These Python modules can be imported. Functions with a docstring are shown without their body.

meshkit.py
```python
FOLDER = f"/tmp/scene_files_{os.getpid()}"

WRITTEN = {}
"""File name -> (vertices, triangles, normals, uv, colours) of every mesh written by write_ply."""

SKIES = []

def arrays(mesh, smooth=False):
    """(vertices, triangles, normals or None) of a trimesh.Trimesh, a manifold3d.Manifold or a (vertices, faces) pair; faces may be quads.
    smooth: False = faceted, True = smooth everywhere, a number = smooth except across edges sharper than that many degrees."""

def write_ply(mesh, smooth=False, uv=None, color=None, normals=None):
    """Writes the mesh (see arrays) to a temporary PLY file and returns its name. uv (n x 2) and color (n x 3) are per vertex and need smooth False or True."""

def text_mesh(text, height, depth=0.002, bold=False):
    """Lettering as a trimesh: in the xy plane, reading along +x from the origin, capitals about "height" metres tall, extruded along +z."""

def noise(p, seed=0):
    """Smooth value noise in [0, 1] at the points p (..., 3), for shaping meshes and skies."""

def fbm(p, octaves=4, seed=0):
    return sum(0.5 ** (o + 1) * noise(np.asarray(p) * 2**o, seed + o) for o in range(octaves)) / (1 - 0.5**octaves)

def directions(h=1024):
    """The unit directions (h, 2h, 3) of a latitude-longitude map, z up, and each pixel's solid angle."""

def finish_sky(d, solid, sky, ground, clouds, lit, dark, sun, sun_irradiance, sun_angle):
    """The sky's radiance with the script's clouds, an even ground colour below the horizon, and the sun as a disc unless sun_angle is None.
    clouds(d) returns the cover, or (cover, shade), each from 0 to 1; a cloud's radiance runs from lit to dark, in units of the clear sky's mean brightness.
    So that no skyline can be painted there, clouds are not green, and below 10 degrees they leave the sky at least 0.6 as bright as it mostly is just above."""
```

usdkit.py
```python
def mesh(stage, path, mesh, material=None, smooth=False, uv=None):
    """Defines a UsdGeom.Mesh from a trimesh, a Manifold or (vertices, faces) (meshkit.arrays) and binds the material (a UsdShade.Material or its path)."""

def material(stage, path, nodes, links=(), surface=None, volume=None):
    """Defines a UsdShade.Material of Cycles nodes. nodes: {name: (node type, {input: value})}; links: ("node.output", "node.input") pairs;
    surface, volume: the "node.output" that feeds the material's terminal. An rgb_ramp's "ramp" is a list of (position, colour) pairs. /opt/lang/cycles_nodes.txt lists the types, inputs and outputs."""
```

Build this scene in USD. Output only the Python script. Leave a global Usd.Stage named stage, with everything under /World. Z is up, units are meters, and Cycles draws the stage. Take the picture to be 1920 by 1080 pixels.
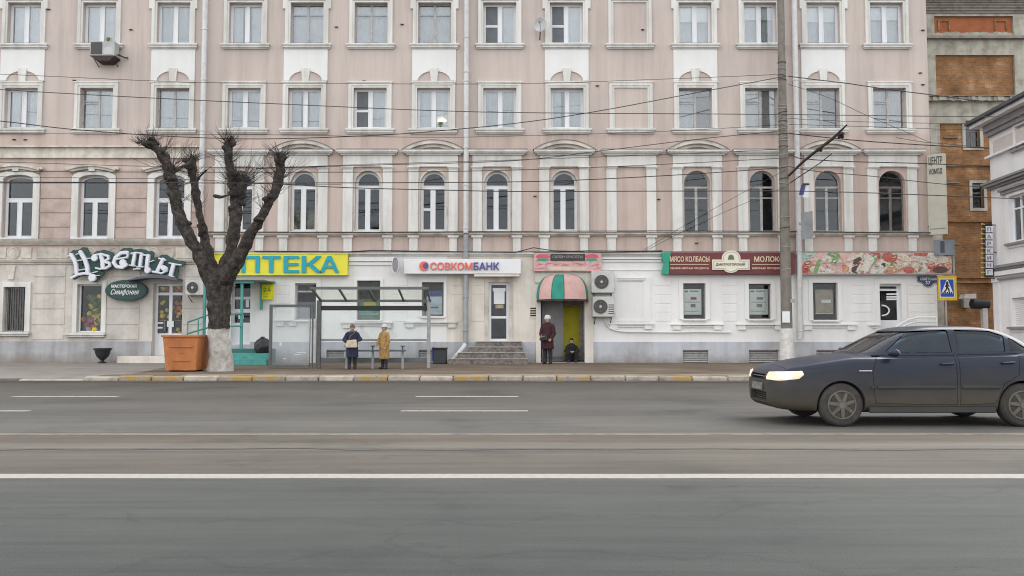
import math, random
import numpy as np
import trimesh
import manifold3d as m3
from shapely.geometry import Polygon, LineString, Point, box as sbox
from shapely.ops import unary_union
from shapely import affinity
import usdkit, meshkit
from pxr import Usd, UsdGeom, UsdLux, UsdShade, Gf, Sdf

random.seed(7)
RNG = np.random.default_rng(7)
stage = Usd.Stage.CreateInMemory()
UsdGeom.SetStageUpAxis(stage, UsdGeom.Tokens.z)
UsdGeom.SetStageMetersPerUnit(stage, 1.0)
UsdGeom.Xform.Define(stage, '/World')
UsdGeom.Scope.Define(stage, '/World/Looks')

# ------------------------------------------------------------------ camera, sky, sun, exposure
F = 1560.0          # focal length in pixels of a 1920 wide picture
H = 1.32            # eye height
TH = math.atan(88.0 / F)
cam = UsdGeom.Camera.Define(stage, '/World/camera')
cam.CreateHorizontalApertureAttr(36.0)
cam.CreateFocalLengthAttr(36.0 * F / 1920.0)
cam.CreateExposureAttr(0.66)
cam.AddTranslateOp().Set(Gf.Vec3d(0, 0, H))
cam.AddRotateXOp().Set(90.0 + math.degrees(TH))

SUN_EL, SUN_AZ = math.radians(42), math.radians(238)     # direction towards the sun, azimuth = atan2(x, y)
dome = UsdLux.DomeLight.Define(stage, '/World/sky')
dome.GetPrim().SetCustomDataByKey('kind', 'structure')
dome.GetPrim().SetCustomDataByKey('label', 'even pale grey overcast sky over the street')
skym = usdkit.material(stage, '/World/Looks/sky', {
    'tc': ('texture_coordinate', {}),
    's': ('sky_texture', {'sky_type': 'single_scattering', 'sun_disc': False, 'sun_elevation': SUN_EL, 'sun_rotation': SUN_AZ, 'air_density': 1.0, 'aerosol_density': 2.0}),
    'map': ('mapping', {'scale': (1.0, 1.0, 2.6)}),
    'n': ('noise_texture', {'scale': 1.6, 'detail': 5, 'roughness': 0.55}),
    'r': ('rgb_ramp', {'ramp': [(0.25, (5.3, 5.45, 5.7)), (0.75, (8.6, 8.6, 8.6))]}),
    'mx': ('mix_color', {'fac': 0.90, 'use_clamp': False}),
    'bg': ('background_shader', {'strength': 0.15})},
    [('tc.generated', 'map.vector'), ('map.vector', 'n.vector'), ('n.fac', 'r.fac'), ('s.color', 'mx.a'), ('r.color', 'mx.b'), ('mx.result', 'bg.color')],
    surface='bg.background')
UsdShade.MaterialBindingAPI.Apply(dome.GetPrim()).Bind(skym)
sun = UsdLux.DistantLight.Define(stage, '/World/sun')
sun.CreateIntensityAttr(0.40); sun.CreateAngleAttr(46.0); sun.CreateNormalizeAttr(True)
sun.CreateColorAttr(Gf.Vec3f(1.0, 0.97, 0.93))
_d = np.array([math.sin(SUN_AZ) * math.cos(SUN_EL), math.cos(SUN_AZ) * math.cos(SUN_EL), math.sin(SUN_EL)])
sun.AddRotateZOp().Set(-math.degrees(SUN_AZ) + 180.0)
sun.AddRotateXOp().Set(-(90.0 - math.degrees(SUN_EL)))

# ------------------------------------------------------------------ helpers: from the picture to the place
CT, ST = math.cos(TH), math.sin(TH)
YF = 35.8           # front plane of the long pink building
ZP = 0.13           # pavement height

def ray(px, py, Y):
    a, b = (px - 960.0) / F, (540.0 - py) / F
    t = Y / (CT - b * ST)
    return a * t, Y, H + t * (ST + b * CT)
def X(px, py=400, Y=None): return ray(px, py, YF if Y is None else Y)[0]
def Z(py, Y=None): return ray(960, py, YF if Y is None else Y)[2]
S = 1.0 / (X(961) - X(960))      # pixels per metre on the facade

# ------------------------------------------------------------------ helpers: prims
_count, _loc = {}, {}
def numbered(path):
    k = _count.get(path, 0); _count[path] = k + 1
    return path if k == 0 else '%s_%03d' % (path, k)
def tag(prim, label=None, cat=None, group=None, kind=None):
    for k, v in (('label', label), ('category', cat), ('group', group), ('kind', kind)):
        if v: prim.SetCustomDataByKey(k, v)
def thing(name, label, cat, loc=(0, 0, 0), group=None, kind=None):
    p = numbered('/World/' + name)
    x = UsdGeom.Xform.Define(stage, p); x.AddTranslateOp().Set(Gf.Vec3d(*map(float, loc)))
    tag(x.GetPrim(), label, cat, group, kind)
    _loc[p] = np.array(loc, float)
    return p
def tm(mesh):
    if isinstance(mesh, m3.Manifold):
        k = mesh.to_mesh(); return trimesh.Trimesh(np.array(k.vert_properties[:, :3]), np.array(k.tri_verts), process=False)
    if isinstance(mesh, (list, tuple)) and not (len(mesh) == 2 and isinstance(mesh[0], np.ndarray)):
        return trimesh.util.concatenate([tm(q) for q in mesh])
    if isinstance(mesh, tuple): return trimesh.Trimesh(mesh[0], mesh[1], process=False)
    return mesh
def part(parent, name, mesh, mat, label=None, smooth=False, kind=None):
    p = numbered(parent + '/' + name)
    q = tm(mesh).copy()
    loc = _loc[parent]
    q.apply_translation(-loc)
    me = usdkit.mesh(stage, p, q, mat, smooth=smooth)
    tag(me.GetPrim(), label, None, None, kind)
    _loc[p] = loc
    return p
def parts(parent, name, meshes, mat, label=None, smooth=False):
    return [part(parent, name, q, mat, label, smooth) for q in meshes][0]
def sheet(name, mesh, mat, label=None, cat=None, kind='structure', smooth=False):
    p = numbered('/World/' + name)
    me = usdkit.mesh(stage, p, tm(mesh), mat, smooth=smooth)
    tag(me.GetPrim(), label, cat, None, kind)
    _loc[p] = np.zeros(3)
    return p

# ------------------------------------------------------------------ helpers: shapes
def box(x0, x1, y0, y1, z0, z1):
    m = trimesh.creation.box([abs(x1 - x0), abs(y1 - y0), abs(z1 - z0)])
    m.apply_translation([(x0 + x1) / 2, (y0 + y1) / 2, (z0 + z1) / 2]); return m
def cbox(x0, x1, y0, y1, z0, z1, c=0.01):
    """box with chamfered edges"""
    pts = []
    c = min(c, abs(x1 - x0) / 2.1, abs(y1 - y0) / 2.1, abs(z1 - z0) / 2.1)
    for x, sx in ((x0, 1), (x1, -1)):
        for y, sy in ((y0, 1), (y1, -1)):
            for z, sz in ((z0, 1), (z1, -1)):
                pts += [(x + sx * c, y + sy * c, z), (x + sx * c, y, z + sz * c), (x, y + sy * c, z + sz * c)]
    return tm(m3.Manifold.hull_points(np.array(pts, float)))
def prism(poly, y0, y1):
    """shapely polygon in (x, z) extruded along y"""
    if y1 < y0: y0, y1 = y1, y0
    gs = [g for g in getattr(poly, 'geoms', [poly]) if g.geom_type == 'Polygon' and g.area > 1e-8]
    out = []
    for g in gs:
        m = trimesh.creation.extrude_polygon(g, y1 - y0, engine='earcut')
        v = m.vertices.copy(); m.vertices = np.stack([v[:, 0], y1 - v[:, 2], v[:, 1]], 1)
        out.append(m)
    return trimesh.util.concatenate(out)
def tube(pts, r, n=8, cap=True):
    pts = np.asarray(pts, float); r = np.broadcast_to(np.asarray(r, float), len(pts))
    t = np.gradient(pts, axis=0); t /= np.maximum(np.linalg.norm(t, axis=1, keepdims=True), 1e-9)
    ref = np.array([0, 0, 1.0]) if abs(t[0][2]) < 0.9 else np.array([1.0, 0, 0])
    u = np.cross(t[0], ref); u /= np.linalg.norm(u)
    V = []
    for p, d, k in zip(pts, t, r):
        u = u - d * (u @ d); u /= max(np.linalg.norm(u), 1e-9); w = np.cross(d, u)
        a = np.arange(n) * 2 * np.pi / n
        V.append(p + k * (np.cos(a)[:, None] * u + np.sin(a)[:, None] * w))
    V = np.vstack(V); Fc = []
    m = len(pts)
    for i in range(m - 1):
        for j in range(n):
            a, b = i * n + j, i * n + (j + 1) % n
            Fc += [(a, b, b + n), (a, b + n, a + n)]
    if cap:
        V = np.vstack([V, pts[:1], pts[-1:]])
        for j in range(n):
            Fc += [(m * n, (j + 1) % n, j), (m * n + 1, (m - 1) * n + j, (m - 1) * n + (j + 1) % n)]
    return trimesh.Trimesh(V, np.array(Fc), process=False)
def lathe(prof, n=24, axis='z', at=(0, 0, 0)):
    """prof: (radius, height) from bottom to top, closed"""
    prof = np.array(prof, float); a = np.arange(n) * 2 * np.pi / n
    V = np.vstack([np.stack([r * np.cos(a), r * np.sin(a), np.full(n, h)], 1) for r, h in prof]); Fc = []
    for i in range(len(prof) - 1):
        for j in range(n):
            p, q = i * n + j, i * n + (j + 1) % n
            Fc += [(p, q, q + n), (p, q + n, p + n)]
    k = len(V); V = np.vstack([V, [[0, 0, prof[0][1]], [0, 0, prof[-1][1]]]])
    for j in range(n):
        Fc += [(k, (j + 1) % n, j), (k + 1, (len(prof) - 1) * n + j, (len(prof) - 1) * n + (j + 1) % n)]
    if axis == 'y': V = np.stack([V[:, 0], -V[:, 2], V[:, 1]], 1)
    if axis == 'x': V = np.stack([V[:, 2], V[:, 0], V[:, 1]], 1)
    return trimesh.Trimesh(V + np.array(at), np.array(Fc), process=False)
def rings(rs, n=28, cap=True):
    """loft of rings (cx, cy, z, rx, ry)"""
    a = np.arange(n) * 2 * np.pi / n
    V = np.vstack([np.stack([cx + rx * np.cos(a), cy + ry * np.sin(a), np.full(n, z)], 1) for cx, cy, z, rx, ry in rs]); Fc = []
    m = len(rs)
    for i in range(m - 1):
        for j in range(n):
            p, q = i * n + j, i * n + (j + 1) % n
            Fc += [(p, q, q + n), (p, q + n, p + n)]
    k = len(V); V = np.vstack([V, [rs[0][:3]], [rs[-1][:3]]])
    if cap:
        for j in range(n):
            Fc += [(k, (j + 1) % n, j), (k + 1, (m - 1) * n + j, (m - 1) * n + (j + 1) % n)]
    return trimesh.Trimesh(V, np.array(Fc), process=False)
def ball(c, r, n=12):
    q = m3.Manifold.sphere(1.0, n); r = np.broadcast_to(np.asarray(r, float), 3)
    return q.scale(tuple(map(float, r))).translate(tuple(map(float, c)))
def chain(joints, n=12):
    """joints: (point, radius) -> hulls between neighbours, joined"""
    out = [m3.Manifold.batch_hull([ball(a[0], a[1], n), ball(b[0], b[1], n)]) for a, b in zip(joints[:-1], joints[1:])]
    return m3.Manifold.batch_boolean(out, m3.OpType.Add) if len(out) > 1 else out[0]
def mf(mesh):
    mesh = trimesh.Trimesh(mesh.vertices, mesh.faces, process=True); mesh.merge_vertices()
    return m3.Manifold(m3.Mesh(np.asarray(mesh.vertices, np.float32), np.asarray(mesh.faces, np.uint32)))
def text(s, px0, px1, py0, py1, Y, depth=0.012, bold=True):
    """lettering that fills a rectangle of the facade, standing proud of plane Y towards the street"""
    m = meshkit.text_mesh(s, 1.0, 0.1, bold)
    v = m.vertices.copy(); lo, hi = v.min(0), v.max(0)
    x0, x1 = X(px0, (py0 + py1) / 2, Y), X(px1, (py0 + py1) / 2, Y); z1, z0 = Z(py0, Y), Z(py1, Y)
    u = (v - lo) / np.maximum(hi - lo, 1e-9)
    m.vertices = np.stack([x0 + u[:, 0] * (x1 - x0), Y - u[:, 2] * depth, z0 + u[:, 1] * (z1 - z0)], 1)
    return m
def rect(px0, px1, py0, py1, Y=None):
    """shapely rectangle in metres from the pixel rectangle on plane Y"""
    m = (py0 + py1) / 2
    return sbox(X(px0, m, Y), Z(py1, Y), X(px1, m, Y), Z(py0, Y))
def fbox(px0, px1, py0, py1, proj, back=0.03, Y=None, c=0.0):
    """block on the facade, standing proj metres proud of plane Y"""
    Yy = YF if Y is None else Y
    r = rect(px0, px1, py0, py1, Yy).bounds
    f = cbox if c else box
    a = (r[0], r[2], Yy - proj, Yy + back, r[1], r[3])
    return cbox(*a, c) if c else box(*a)

# ------------------------------------------------------------------ materials
def srgb(r, g, b):
    return tuple(((c / 255.0 + 0.055) / 1.055) ** 2.4 if c > 10 else c / 255.0 / 12.92 for c in (r, g, b))
def M(name, col, rough=0.6, metal=0.0, var=0.12, scale=3.0, bump=0.0, bscale=60.0, spec=0.5, coat=0.0, emis=0.0, streak=0.0, col2=None, detail=4, splash=None):
    c = np.array(col); d = np.array(col2) if col2 is not None else c * (1 - var * 2.2)
    nodes = {'g': ('geometry', {}), 'n': ('noise_texture', {'scale': scale, 'detail': detail, 'roughness': 0.6}),
             'r': ('rgb_ramp', {'ramp': [(0.28, tuple(d)), (0.55, tuple(c)), (0.8, tuple(np.minimum(c * (1 + var * 0.6), 0.9)))]}),
             'p': ('principled_bsdf', {'roughness': rough, 'metallic': metal, 'specular_ior_level': spec, 'coat_weight': coat})}
    links = [('g.position', 'n.vector'), ('n.fac', 'r.fac')]
    last = 'r.color'
    if streak:
        nodes.update({'sm': ('mapping', {'scale': (2.2, 2.2, 0.16)}), 'sn': ('noise_texture', {'scale': 1.0, 'detail': 5, 'roughness': 0.65}),
                      'sr': ('rgb_ramp', {'ramp': [(0.36, (1 - streak, 1 - streak * 1.05, 1 - streak * 1.12)), (0.56, (1, 1, 1))]}),
                      'sx': ('mix_color', {'blend_type': 'multiply', 'fac': 1.0})})
        links += [('g.position', 'sm.vector'), ('sm.vector', 'sn.vector'), ('sn.fac', 'sr.fac'), (last, 'sx.a'), ('sr.color', 'sx.b')]
        last = 'sx.result'
    if splash:
        nodes.update({'zx': ('separate_xyz', {}), 'zn': ('noise_texture', {'scale': 1.7, 'detail': 6, 'roughness': 0.65}), 'zm': ('math', {'math_type': 'multiply_add', 'value2': 0.9, 'value3': -0.45}), 'za': ('math', {'math_type': 'add'}),
                      'zr': ('map_range', {'from_min': splash[1], 'from_max': splash[0], 'to_min': 0.0, 'to_max': 0.8, 'clamp': True}), 'zc': ('mix_color', {'b': splash[2]})})
        links += [('g.position', 'zx.vector'), ('g.position', 'zn.vector'), ('zn.fac', 'zm.value1'), ('zm.value', 'za.value1'), ('zx.z', 'za.value2'), ('za.value', 'zr.value'), ('zr.result', 'zc.fac'), (last, 'zc.a')]
        last = 'zc.result'
    if bump:
        nodes.update({'bn': ('noise_texture', {'scale': bscale, 'detail': 3}), 'b': ('bump', {'strength': bump, 'distance': 0.02})})
        links += [('g.position', 'bn.vector'), ('bn.fac', 'b.height'), ('b.normal', 'p.normal')]
    links.append((last, 'p.base_color'))
    if emis:
        nodes['p'][1]['emission_strength'] = emis
        links.append((last, 'p.emission_color'))
    return usdkit.material(stage, '/World/Looks/' + name, nodes, links, surface='p.BSDF')
def glass(name, tint, extra, rough=0.02):
    return usdkit.material(stage, '/World/Looks/' + name, {
        'f': ('fresnel', {'IOR': 1.5}), 'a': ('math', {'math_type': 'add', 'value2': extra}),
        't': ('transparent_bsdf', {'color': tint}), 'gl': ('glossy_bsdf', {'roughness': rough, 'color': (0.95, 0.97, 1.0)}), 'm': ('mix_closure', {})},
        [('f.fac', 'a.value1'), ('a.value', 'm.fac'), ('t.BSDF', 'm.closure1'), ('gl.BSDF', 'm.closure2')],
        surface='m.closure')

PINK = (0.525, 0.455, 0.412)
pink = M('pink_stucco', PINK, 0.92, var=0.05, scale=0.22, col2=(0.475, 0.405, 0.375), bump=0.25, bscale=30, streak=0.13, spec=0.2, detail=6)
pink2 = M('pink_stucco_lower', (0.525, 0.43, 0.38), 0.92, var=0.06, scale=0.5, col2=(0.49, 0.385, 0.335), bump=0.3, bscale=24, streak=0.17, spec=0.2, detail=7)
rustic = M('pink_rustic_stucco', (0.48, 0.385, 0.34), 0.94, var=0.12, scale=1.6, bump=0.7, bscale=9, streak=0.10, spec=0.2, detail=6)
trim = M('white_trim_plaster', (0.665, 0.655, 0.62), 0.85, var=0.05, scale=1.2, bump=0.2, bscale=30, streak=0.20, spec=0.25)
panelw = M('bright_white_panel_plaster', (0.71, 0.71, 0.69), 0.85, var=0.03, scale=0.9, bump=0.1, bscale=40, streak=0.04, spec=0.25)
oldtrim = M('weathered_cream_plaster', (0.60, 0.555, 0.49), 0.9, var=0.16, scale=1.8, bump=0.3, bscale=25, streak=0.20, spec=0.2)
whitewall = M('white_painted_wall', (0.735, 0.73, 0.71), 0.82, var=0.02, scale=0.8, bump=0.2, bscale=30, streak=0.05, spec=0.25)
creamwall = M('cream_painted_wall', (0.70, 0.65, 0.575), 0.85, var=0.08, scale=0.9, bump=0.2, bscale=30, streak=0.14, spec=0.25)
stone = M('grey_beige_stone', (0.57, 0.53, 0.485), 0.9, var=0.11, scale=1.5, bump=0.45, bscale=18, streak=0.12, spec=0.2, detail=7)
plinthL = M('grey_blue_plinth', (0.38, 0.385, 0.40), 0.85, var=0.16, scale=0.9, bump=0.35, bscale=15, streak=0.22, col2=(0.29, 0.28, 0.27), splash=(0.15, 0.62, (0.20, 0.165, 0.135)))
plinthR = M('pale_blue_grey_plinth', (0.46, 0.475, 0.51), 0.85, var=0.10, scale=0.8, bump=0.25, bscale=15, streak=0.16, col2=(0.36, 0.36, 0.365), splash=(0.10, 0.55, (0.22, 0.19, 0.16)))
ledge = M('zinc_ledge', (0.20, 0.19, 0.185), 0.6, var=0.2, scale=3, metal=0.2)
pvc = M('white_plastic_frame', (0.70, 0.71, 0.72), 0.4, var=0.02)
oldframe = M('grey_painted_wood', (0.42, 0.41, 0.395), 0.7, var=0.15, scale=6)
brownframe = M('brown_painted_wood', (0.17, 0.145, 0.13), 0.7, var=0.2, scale=6)
net = M('mosquito_net', (0.13, 0.14, 0.15), 0.85, var=0.08)
tulle = M('pale_net_curtain', (0.49, 0.54, 0.55), 0.95, var=0.10, scale=1.4)
tulle2 = M('grey_green_curtain', (0.40, 0.45, 0.45), 0.95, var=0.12, scale=1.4)
blind = M('white_roller_blind', (0.72, 0.75, 0.76), 0.9, var=0.04)
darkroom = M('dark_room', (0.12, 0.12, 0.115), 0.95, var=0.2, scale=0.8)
beigebox = M('beige_carton', (0.42, 0.36, 0.24), 0.9, var=0.15)
pipew = M('white_painted_pipe', (0.64, 0.64, 0.63), 0.5, var=0.08, scale=4, streak=0.15)
pipeg = M('grey_painted_pipe', (0.33, 0.345, 0.36), 0.5, var=0.10, scale=4, streak=0.15)
gl_up = glass('sky_lit_window_glass', (0.97, 0.98, 0.98), 0.075)
gl_mid = glass('dark_window_glass', (0.80, 0.84, 0.85), 0.004)
gl_shop = glass('shop_window_glass', (0.92, 0.94, 0.94), -0.014)
concrete = M('pole_concrete', (0.205, 0.185, 0.16), 0.9, var=0.14, scale=4, bump=0.35, bscale=40, streak=0.15)
limewash = M('white_limewash', (0.64, 0.63, 0.60), 0.95, var=0.10, scale=5, bump=0.5, bscale=35, col2=(0.46, 0.43, 0.39))
barkm = M('dark_bark', (0.060, 0.050, 0.044), 0.95, var=0.35, scale=7, bump=1.0, bscale=26, detail=8)
twigm = M('dark_twig', (0.035, 0.028, 0.026), 0.95, var=0.2)
orange = M('faded_orange_paint', (0.47, 0.165, 0.048), 0.55, var=0.10, scale=2.4, bump=0.15, bscale=20, streak=0.16, col2=(0.35, 0.12, 0.04))
steel = M('grey_green_painted_steel', (0.105, 0.115, 0.11), 0.5, var=0.12, scale=5)
steel_l = M('pale_grey_steel', (0.30, 0.31, 0.31), 0.45, var=0.12, scale=5)
black = M('black_plastic', (0.016, 0.016, 0.018), 0.6, var=0.2)
blackm = M('black_cloth', (0.016, 0.016, 0.019), 0.95, var=0.3, scale=9)
teal = M('teal_paint', (0.065, 0.30, 0.265), 0.5, var=0.12, scale=4, streak=0.12)
tealdark = M('dark_teal_paint', (0.025, 0.125, 0.115), 0.6, var=0.2, scale=4)
yellow = M('pharmacy_yellow', (0.70, 0.64, 0.045), 0.45, var=0.03)
turq = M('pharmacy_turquoise', (0.010, 0.30, 0.38), 0.45, var=0.05)
signwhite = M('sign_white', (0.69, 0.69, 0.70), 0.4, var=0.02)
signred = M('sign_coral_red', (0.72, 0.125, 0.075), 0.45, var=0.04)
signnavy = M('sign_navy', (0.07, 0.075, 0.24), 0.45, var=0.05)
maroon = M('sign_maroon', (0.135, 0.022, 0.027), 0.5, var=0.08, scale=1.5)
cream = M('sign_cream', (0.70, 0.66, 0.54), 0.55, var=0.04)
cream2 = M('sign_sand', (0.62, 0.50, 0.34), 0.55, var=0.05)
emerald = M('emerald_sign', (0.01, 0.29, 0.185), 0.45, var=0.08)
darkgreen = M('dark_green_sign', (0.014, 0.050, 0.040), 0.5, var=0.1)
silverletter = M('silver_white_letter', (0.64, 0.65, 0.70), 0.4, var=0.05)
acw = M('ac_casing', (0.50, 0.50, 0.475), 0.5, var=0.08, scale=4, streak=0.15)
acg = M('ac_grille', (0.055, 0.052, 0.048), 0.6, var=0.1)
wirem = M('black_wire', (0.03, 0.028, 0.03), 0.7, var=0.1)
rust = M('dark_rusty_iron', (0.045, 0.030, 0.027), 0.8, var=0.3, scale=6)
paper = M('white_paper', (0.72, 0.73, 0.74), 0.8, var=0.03)
ink = M('grey_ink', (0.22, 0.22, 0.21), 0.8, var=0.1)
granite = M('brown_granite_steps', (0.19, 0.165, 0.145), 0.8, var=0.35, scale=7, bump=0.2, bscale=40)
stepedge = M('pale_step_edge', (0.42, 0.40, 0.37), 0.85, var=0.15, scale=6)

# ------------------------------------------------------------------ ground
def ground_material():
    # tone across the road (y), worn by streaks that run along the lanes
    stops = [(2, (104, 107, 105)), (5.0, (104, 108, 106)), (6.5, (114, 118, 115)), (7.6, (119, 121, 117)), (7.75, (134, 127, 119)), (8.6, (140, 132, 122)), (9.3, (150, 143, 133)), (9.55, (138, 130, 119)),
             (9.75, (165, 158, 147)), (10.2, (166, 159, 148)), (10.45, (140, 129, 116)), (11.1, (145, 134, 120)), (11.5, (143, 139, 133)), (12.5, (148, 146, 141)), (13.4, (137, 134, 130)), (14.3, (126, 124, 120)), (15.2, (142, 138, 132)),
             (17.0, (124, 121, 116)), (19.0, (133, 128, 120)), (21, (122, 116, 108)), (22.7, (118, 110, 101)), (23.4, (84, 75, 67)), (24.6, (90, 81, 73))]
    ramp = [(max(0, min(1, (y - 2) / 24.0)), tuple(np.array(srgb(*c)) * 0.36)) for y, c in stops]
    return usdkit.material(stage, '/World/Looks/asphalt', {
        'g': ('geometry', {}), 'x': ('separate_xyz', {}),
        'wm': ('mapping', {'scale': (0.05, 0.35, 1)}), 'wn': ('noise_texture', {'scale': 1.0, 'detail': 3}), 'ws': ('math', {'math_type': 'multiply_add', 'value2': 0.9, 'value3': -0.45}), 'wa': ('math', {'math_type': 'add'}),
        'mr': ('map_range', {'from_min': 2, 'from_max': 26, 'to_min': 0, 'to_max': 1}), 'r': ('rgb_ramp', {'ramp': ramp}),
        'sm': ('mapping', {'scale': (0.30, 5.0, 1)}), 'sn': ('noise_texture', {'scale': 1.0, 'detail': 7, 'roughness': 0.7}),
        'sr': ('rgb_ramp', {'ramp': [(0.3, (0.74, 0.74, 0.75)), (0.5, (1.0, 1.0, 1.0)), (0.72, (1.22, 1.20, 1.17))]}),
        'mx': ('mix_color', {'blend_type': 'multiply', 'fac': 1.0, 'use_clamp': False}),
        'pn': ('noise_texture', {'scale': 0.45, 'detail': 6, 'roughness': 0.6}), 'pr': ('rgb_ramp', {'ramp': [(0.34, (0.74, 0.75, 0.76)), (0.44, (0.97, 0.97, 0.97)), (0.62, (1.10, 1.09, 1.06))]}),
        'mx2': ('mix_color', {'blend_type': 'multiply', 'fac': 1.0, 'use_clamp': False}),
        'fn': ('noise_texture', {'scale': 90, 'detail': 3}), 'fr': ('rgb_ramp', {'ramp': [(0.3, (0.62, 0.62, 0.62)), (0.7, (1.32, 1.32, 1.3))]}),
        'mx3': ('mix_color', {'blend_type': 'multiply', 'fac': 0.8, 'use_clamp': False}),
        'cm': ('mapping', {'scale': (0.10, 0.42, 1)}), 'cn': ('voronoi_texture', {'feature': 'distance_to_edge', 'scale': 1.0}), 'cd': ('noise_texture', {'scale': 1.2, 'detail': 4}),
        'cv': ('vector_math', {'math_type': 'multiply_add', 'vector2': (0.5, 0.5, 0.0)}),
        'cr': ('rgb_ramp', {'ramp': [(0.0, (0.66, 0.66, 0.66)), (0.006, (0.85, 0.85, 0.85)), (0.014, (1, 1, 1))]}), 'mx4': ('mix_color', {'blend_type': 'multiply', 'fac': 0.55, 'use_clamp': False}),
        'b': ('bump', {'strength': 0.35, 'distance': 0.01}),
        'p': ('principled_bsdf', {'roughness': 0.75, 'specular_ior_level': 0.35})},
        [('g.position', 'x.vector'), ('g.position', 'wm.vector'), ('wm.vector', 'wn.vector'), ('wn.fac', 'ws.value1'), ('ws.value', 'wa.value1'), ('x.y', 'wa.value2'),
         ('wa.value', 'mr.value'), ('mr.result', 'r.fac'), ('g.position', 'sm.vector'), ('sm.vector', 'sn.vector'), ('sn.fac', 'sr.fac'), ('r.color', 'mx.a'), ('sr.color', 'mx.b'),
         ('g.position', 'pn.vector'), ('pn.fac', 'pr.fac'), ('mx.result', 'mx2.a'), ('pr.color', 'mx2.b'), ('g.position', 'fn.vector'), ('fn.fac', 'fr.fac'), ('mx2.result', 'mx3.a'), ('fr.color', 'mx3.b'),
         ('g.position', 'cm.vector'), ('g.position', 'cd.vector'), ('cd.color', 'cv.vector1'), ('cm.vector', 'cv.vector3'), ('cv.vector', 'cn.vector'), ('cn.distance', 'cr.fac'), ('mx3.result', 'mx4.a'), ('cr.color', 'mx4.b'),
         ('fn.fac', 'b.height'), ('b.normal', 'p.normal'), ('mx4.result', 'p.base_color')], surface='p.BSDF')
asphalt = ground_material()
earth = M('far_ground', (0.12, 0.115, 0.105), 0.95, var=0.2, scale=0.2)
sheet('ground', box(-400, 400, -300, 500, -0.5, -0.02), earth, 'flat ground around the street')
YK = 24.15         # kerb line
road = thing('road', 'wide worn grey asphalt road with dusty brown lane bands', None, kind='structure')
xs, ys = np.linspace(-60, 60, 61), np.linspace(-8, YK + 0.02, 40)
gx, gy = np.meshgrid(xs, ys)
gz = 0.006 * np.sin(gy * 1.3 + gx * 0.08)*0
V = np.stack([gx, gy, gz], -1).reshape(-1, 3); n = len(xs)
Fq = np.array([(j * n + i, j * n + i + 1, (j + 1) * n + i + 1, (j + 1) * n + i) for j in range(len(ys) - 1) for i in range(n - 1)])
part(road, 'asphalt', trimesh.Trimesh(V, np.vstack([Fq[:, [0, 1, 2]], Fq[:, [0, 2, 3]]]), process=False), asphalt)
linem = M('worn_white_road_paint', (0.345, 0.325, 0.295), 0.8, var=0.10, scale=14, col2=(0.28, 0.262, 0.235), bump=0.2, bscale=60)
linew = M('thin_worn_road_paint', (0.24, 0.22, 0.195), 0.85, var=0.25, scale=5, col2=(0.13, 0.12, 0.108), bump=0.2, bscale=60)
dashm = M('worn_dash_paint', (0.33, 0.315, 0.29), 0.85, var=0.2, scale=9, col2=(0.20, 0.187, 0.17), bump=0.2, bscale=60)
def roadY(py): return ray(960, py, 1.0)[1] * (H / (H - ray(960, py, 1.0)[2]))
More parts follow.
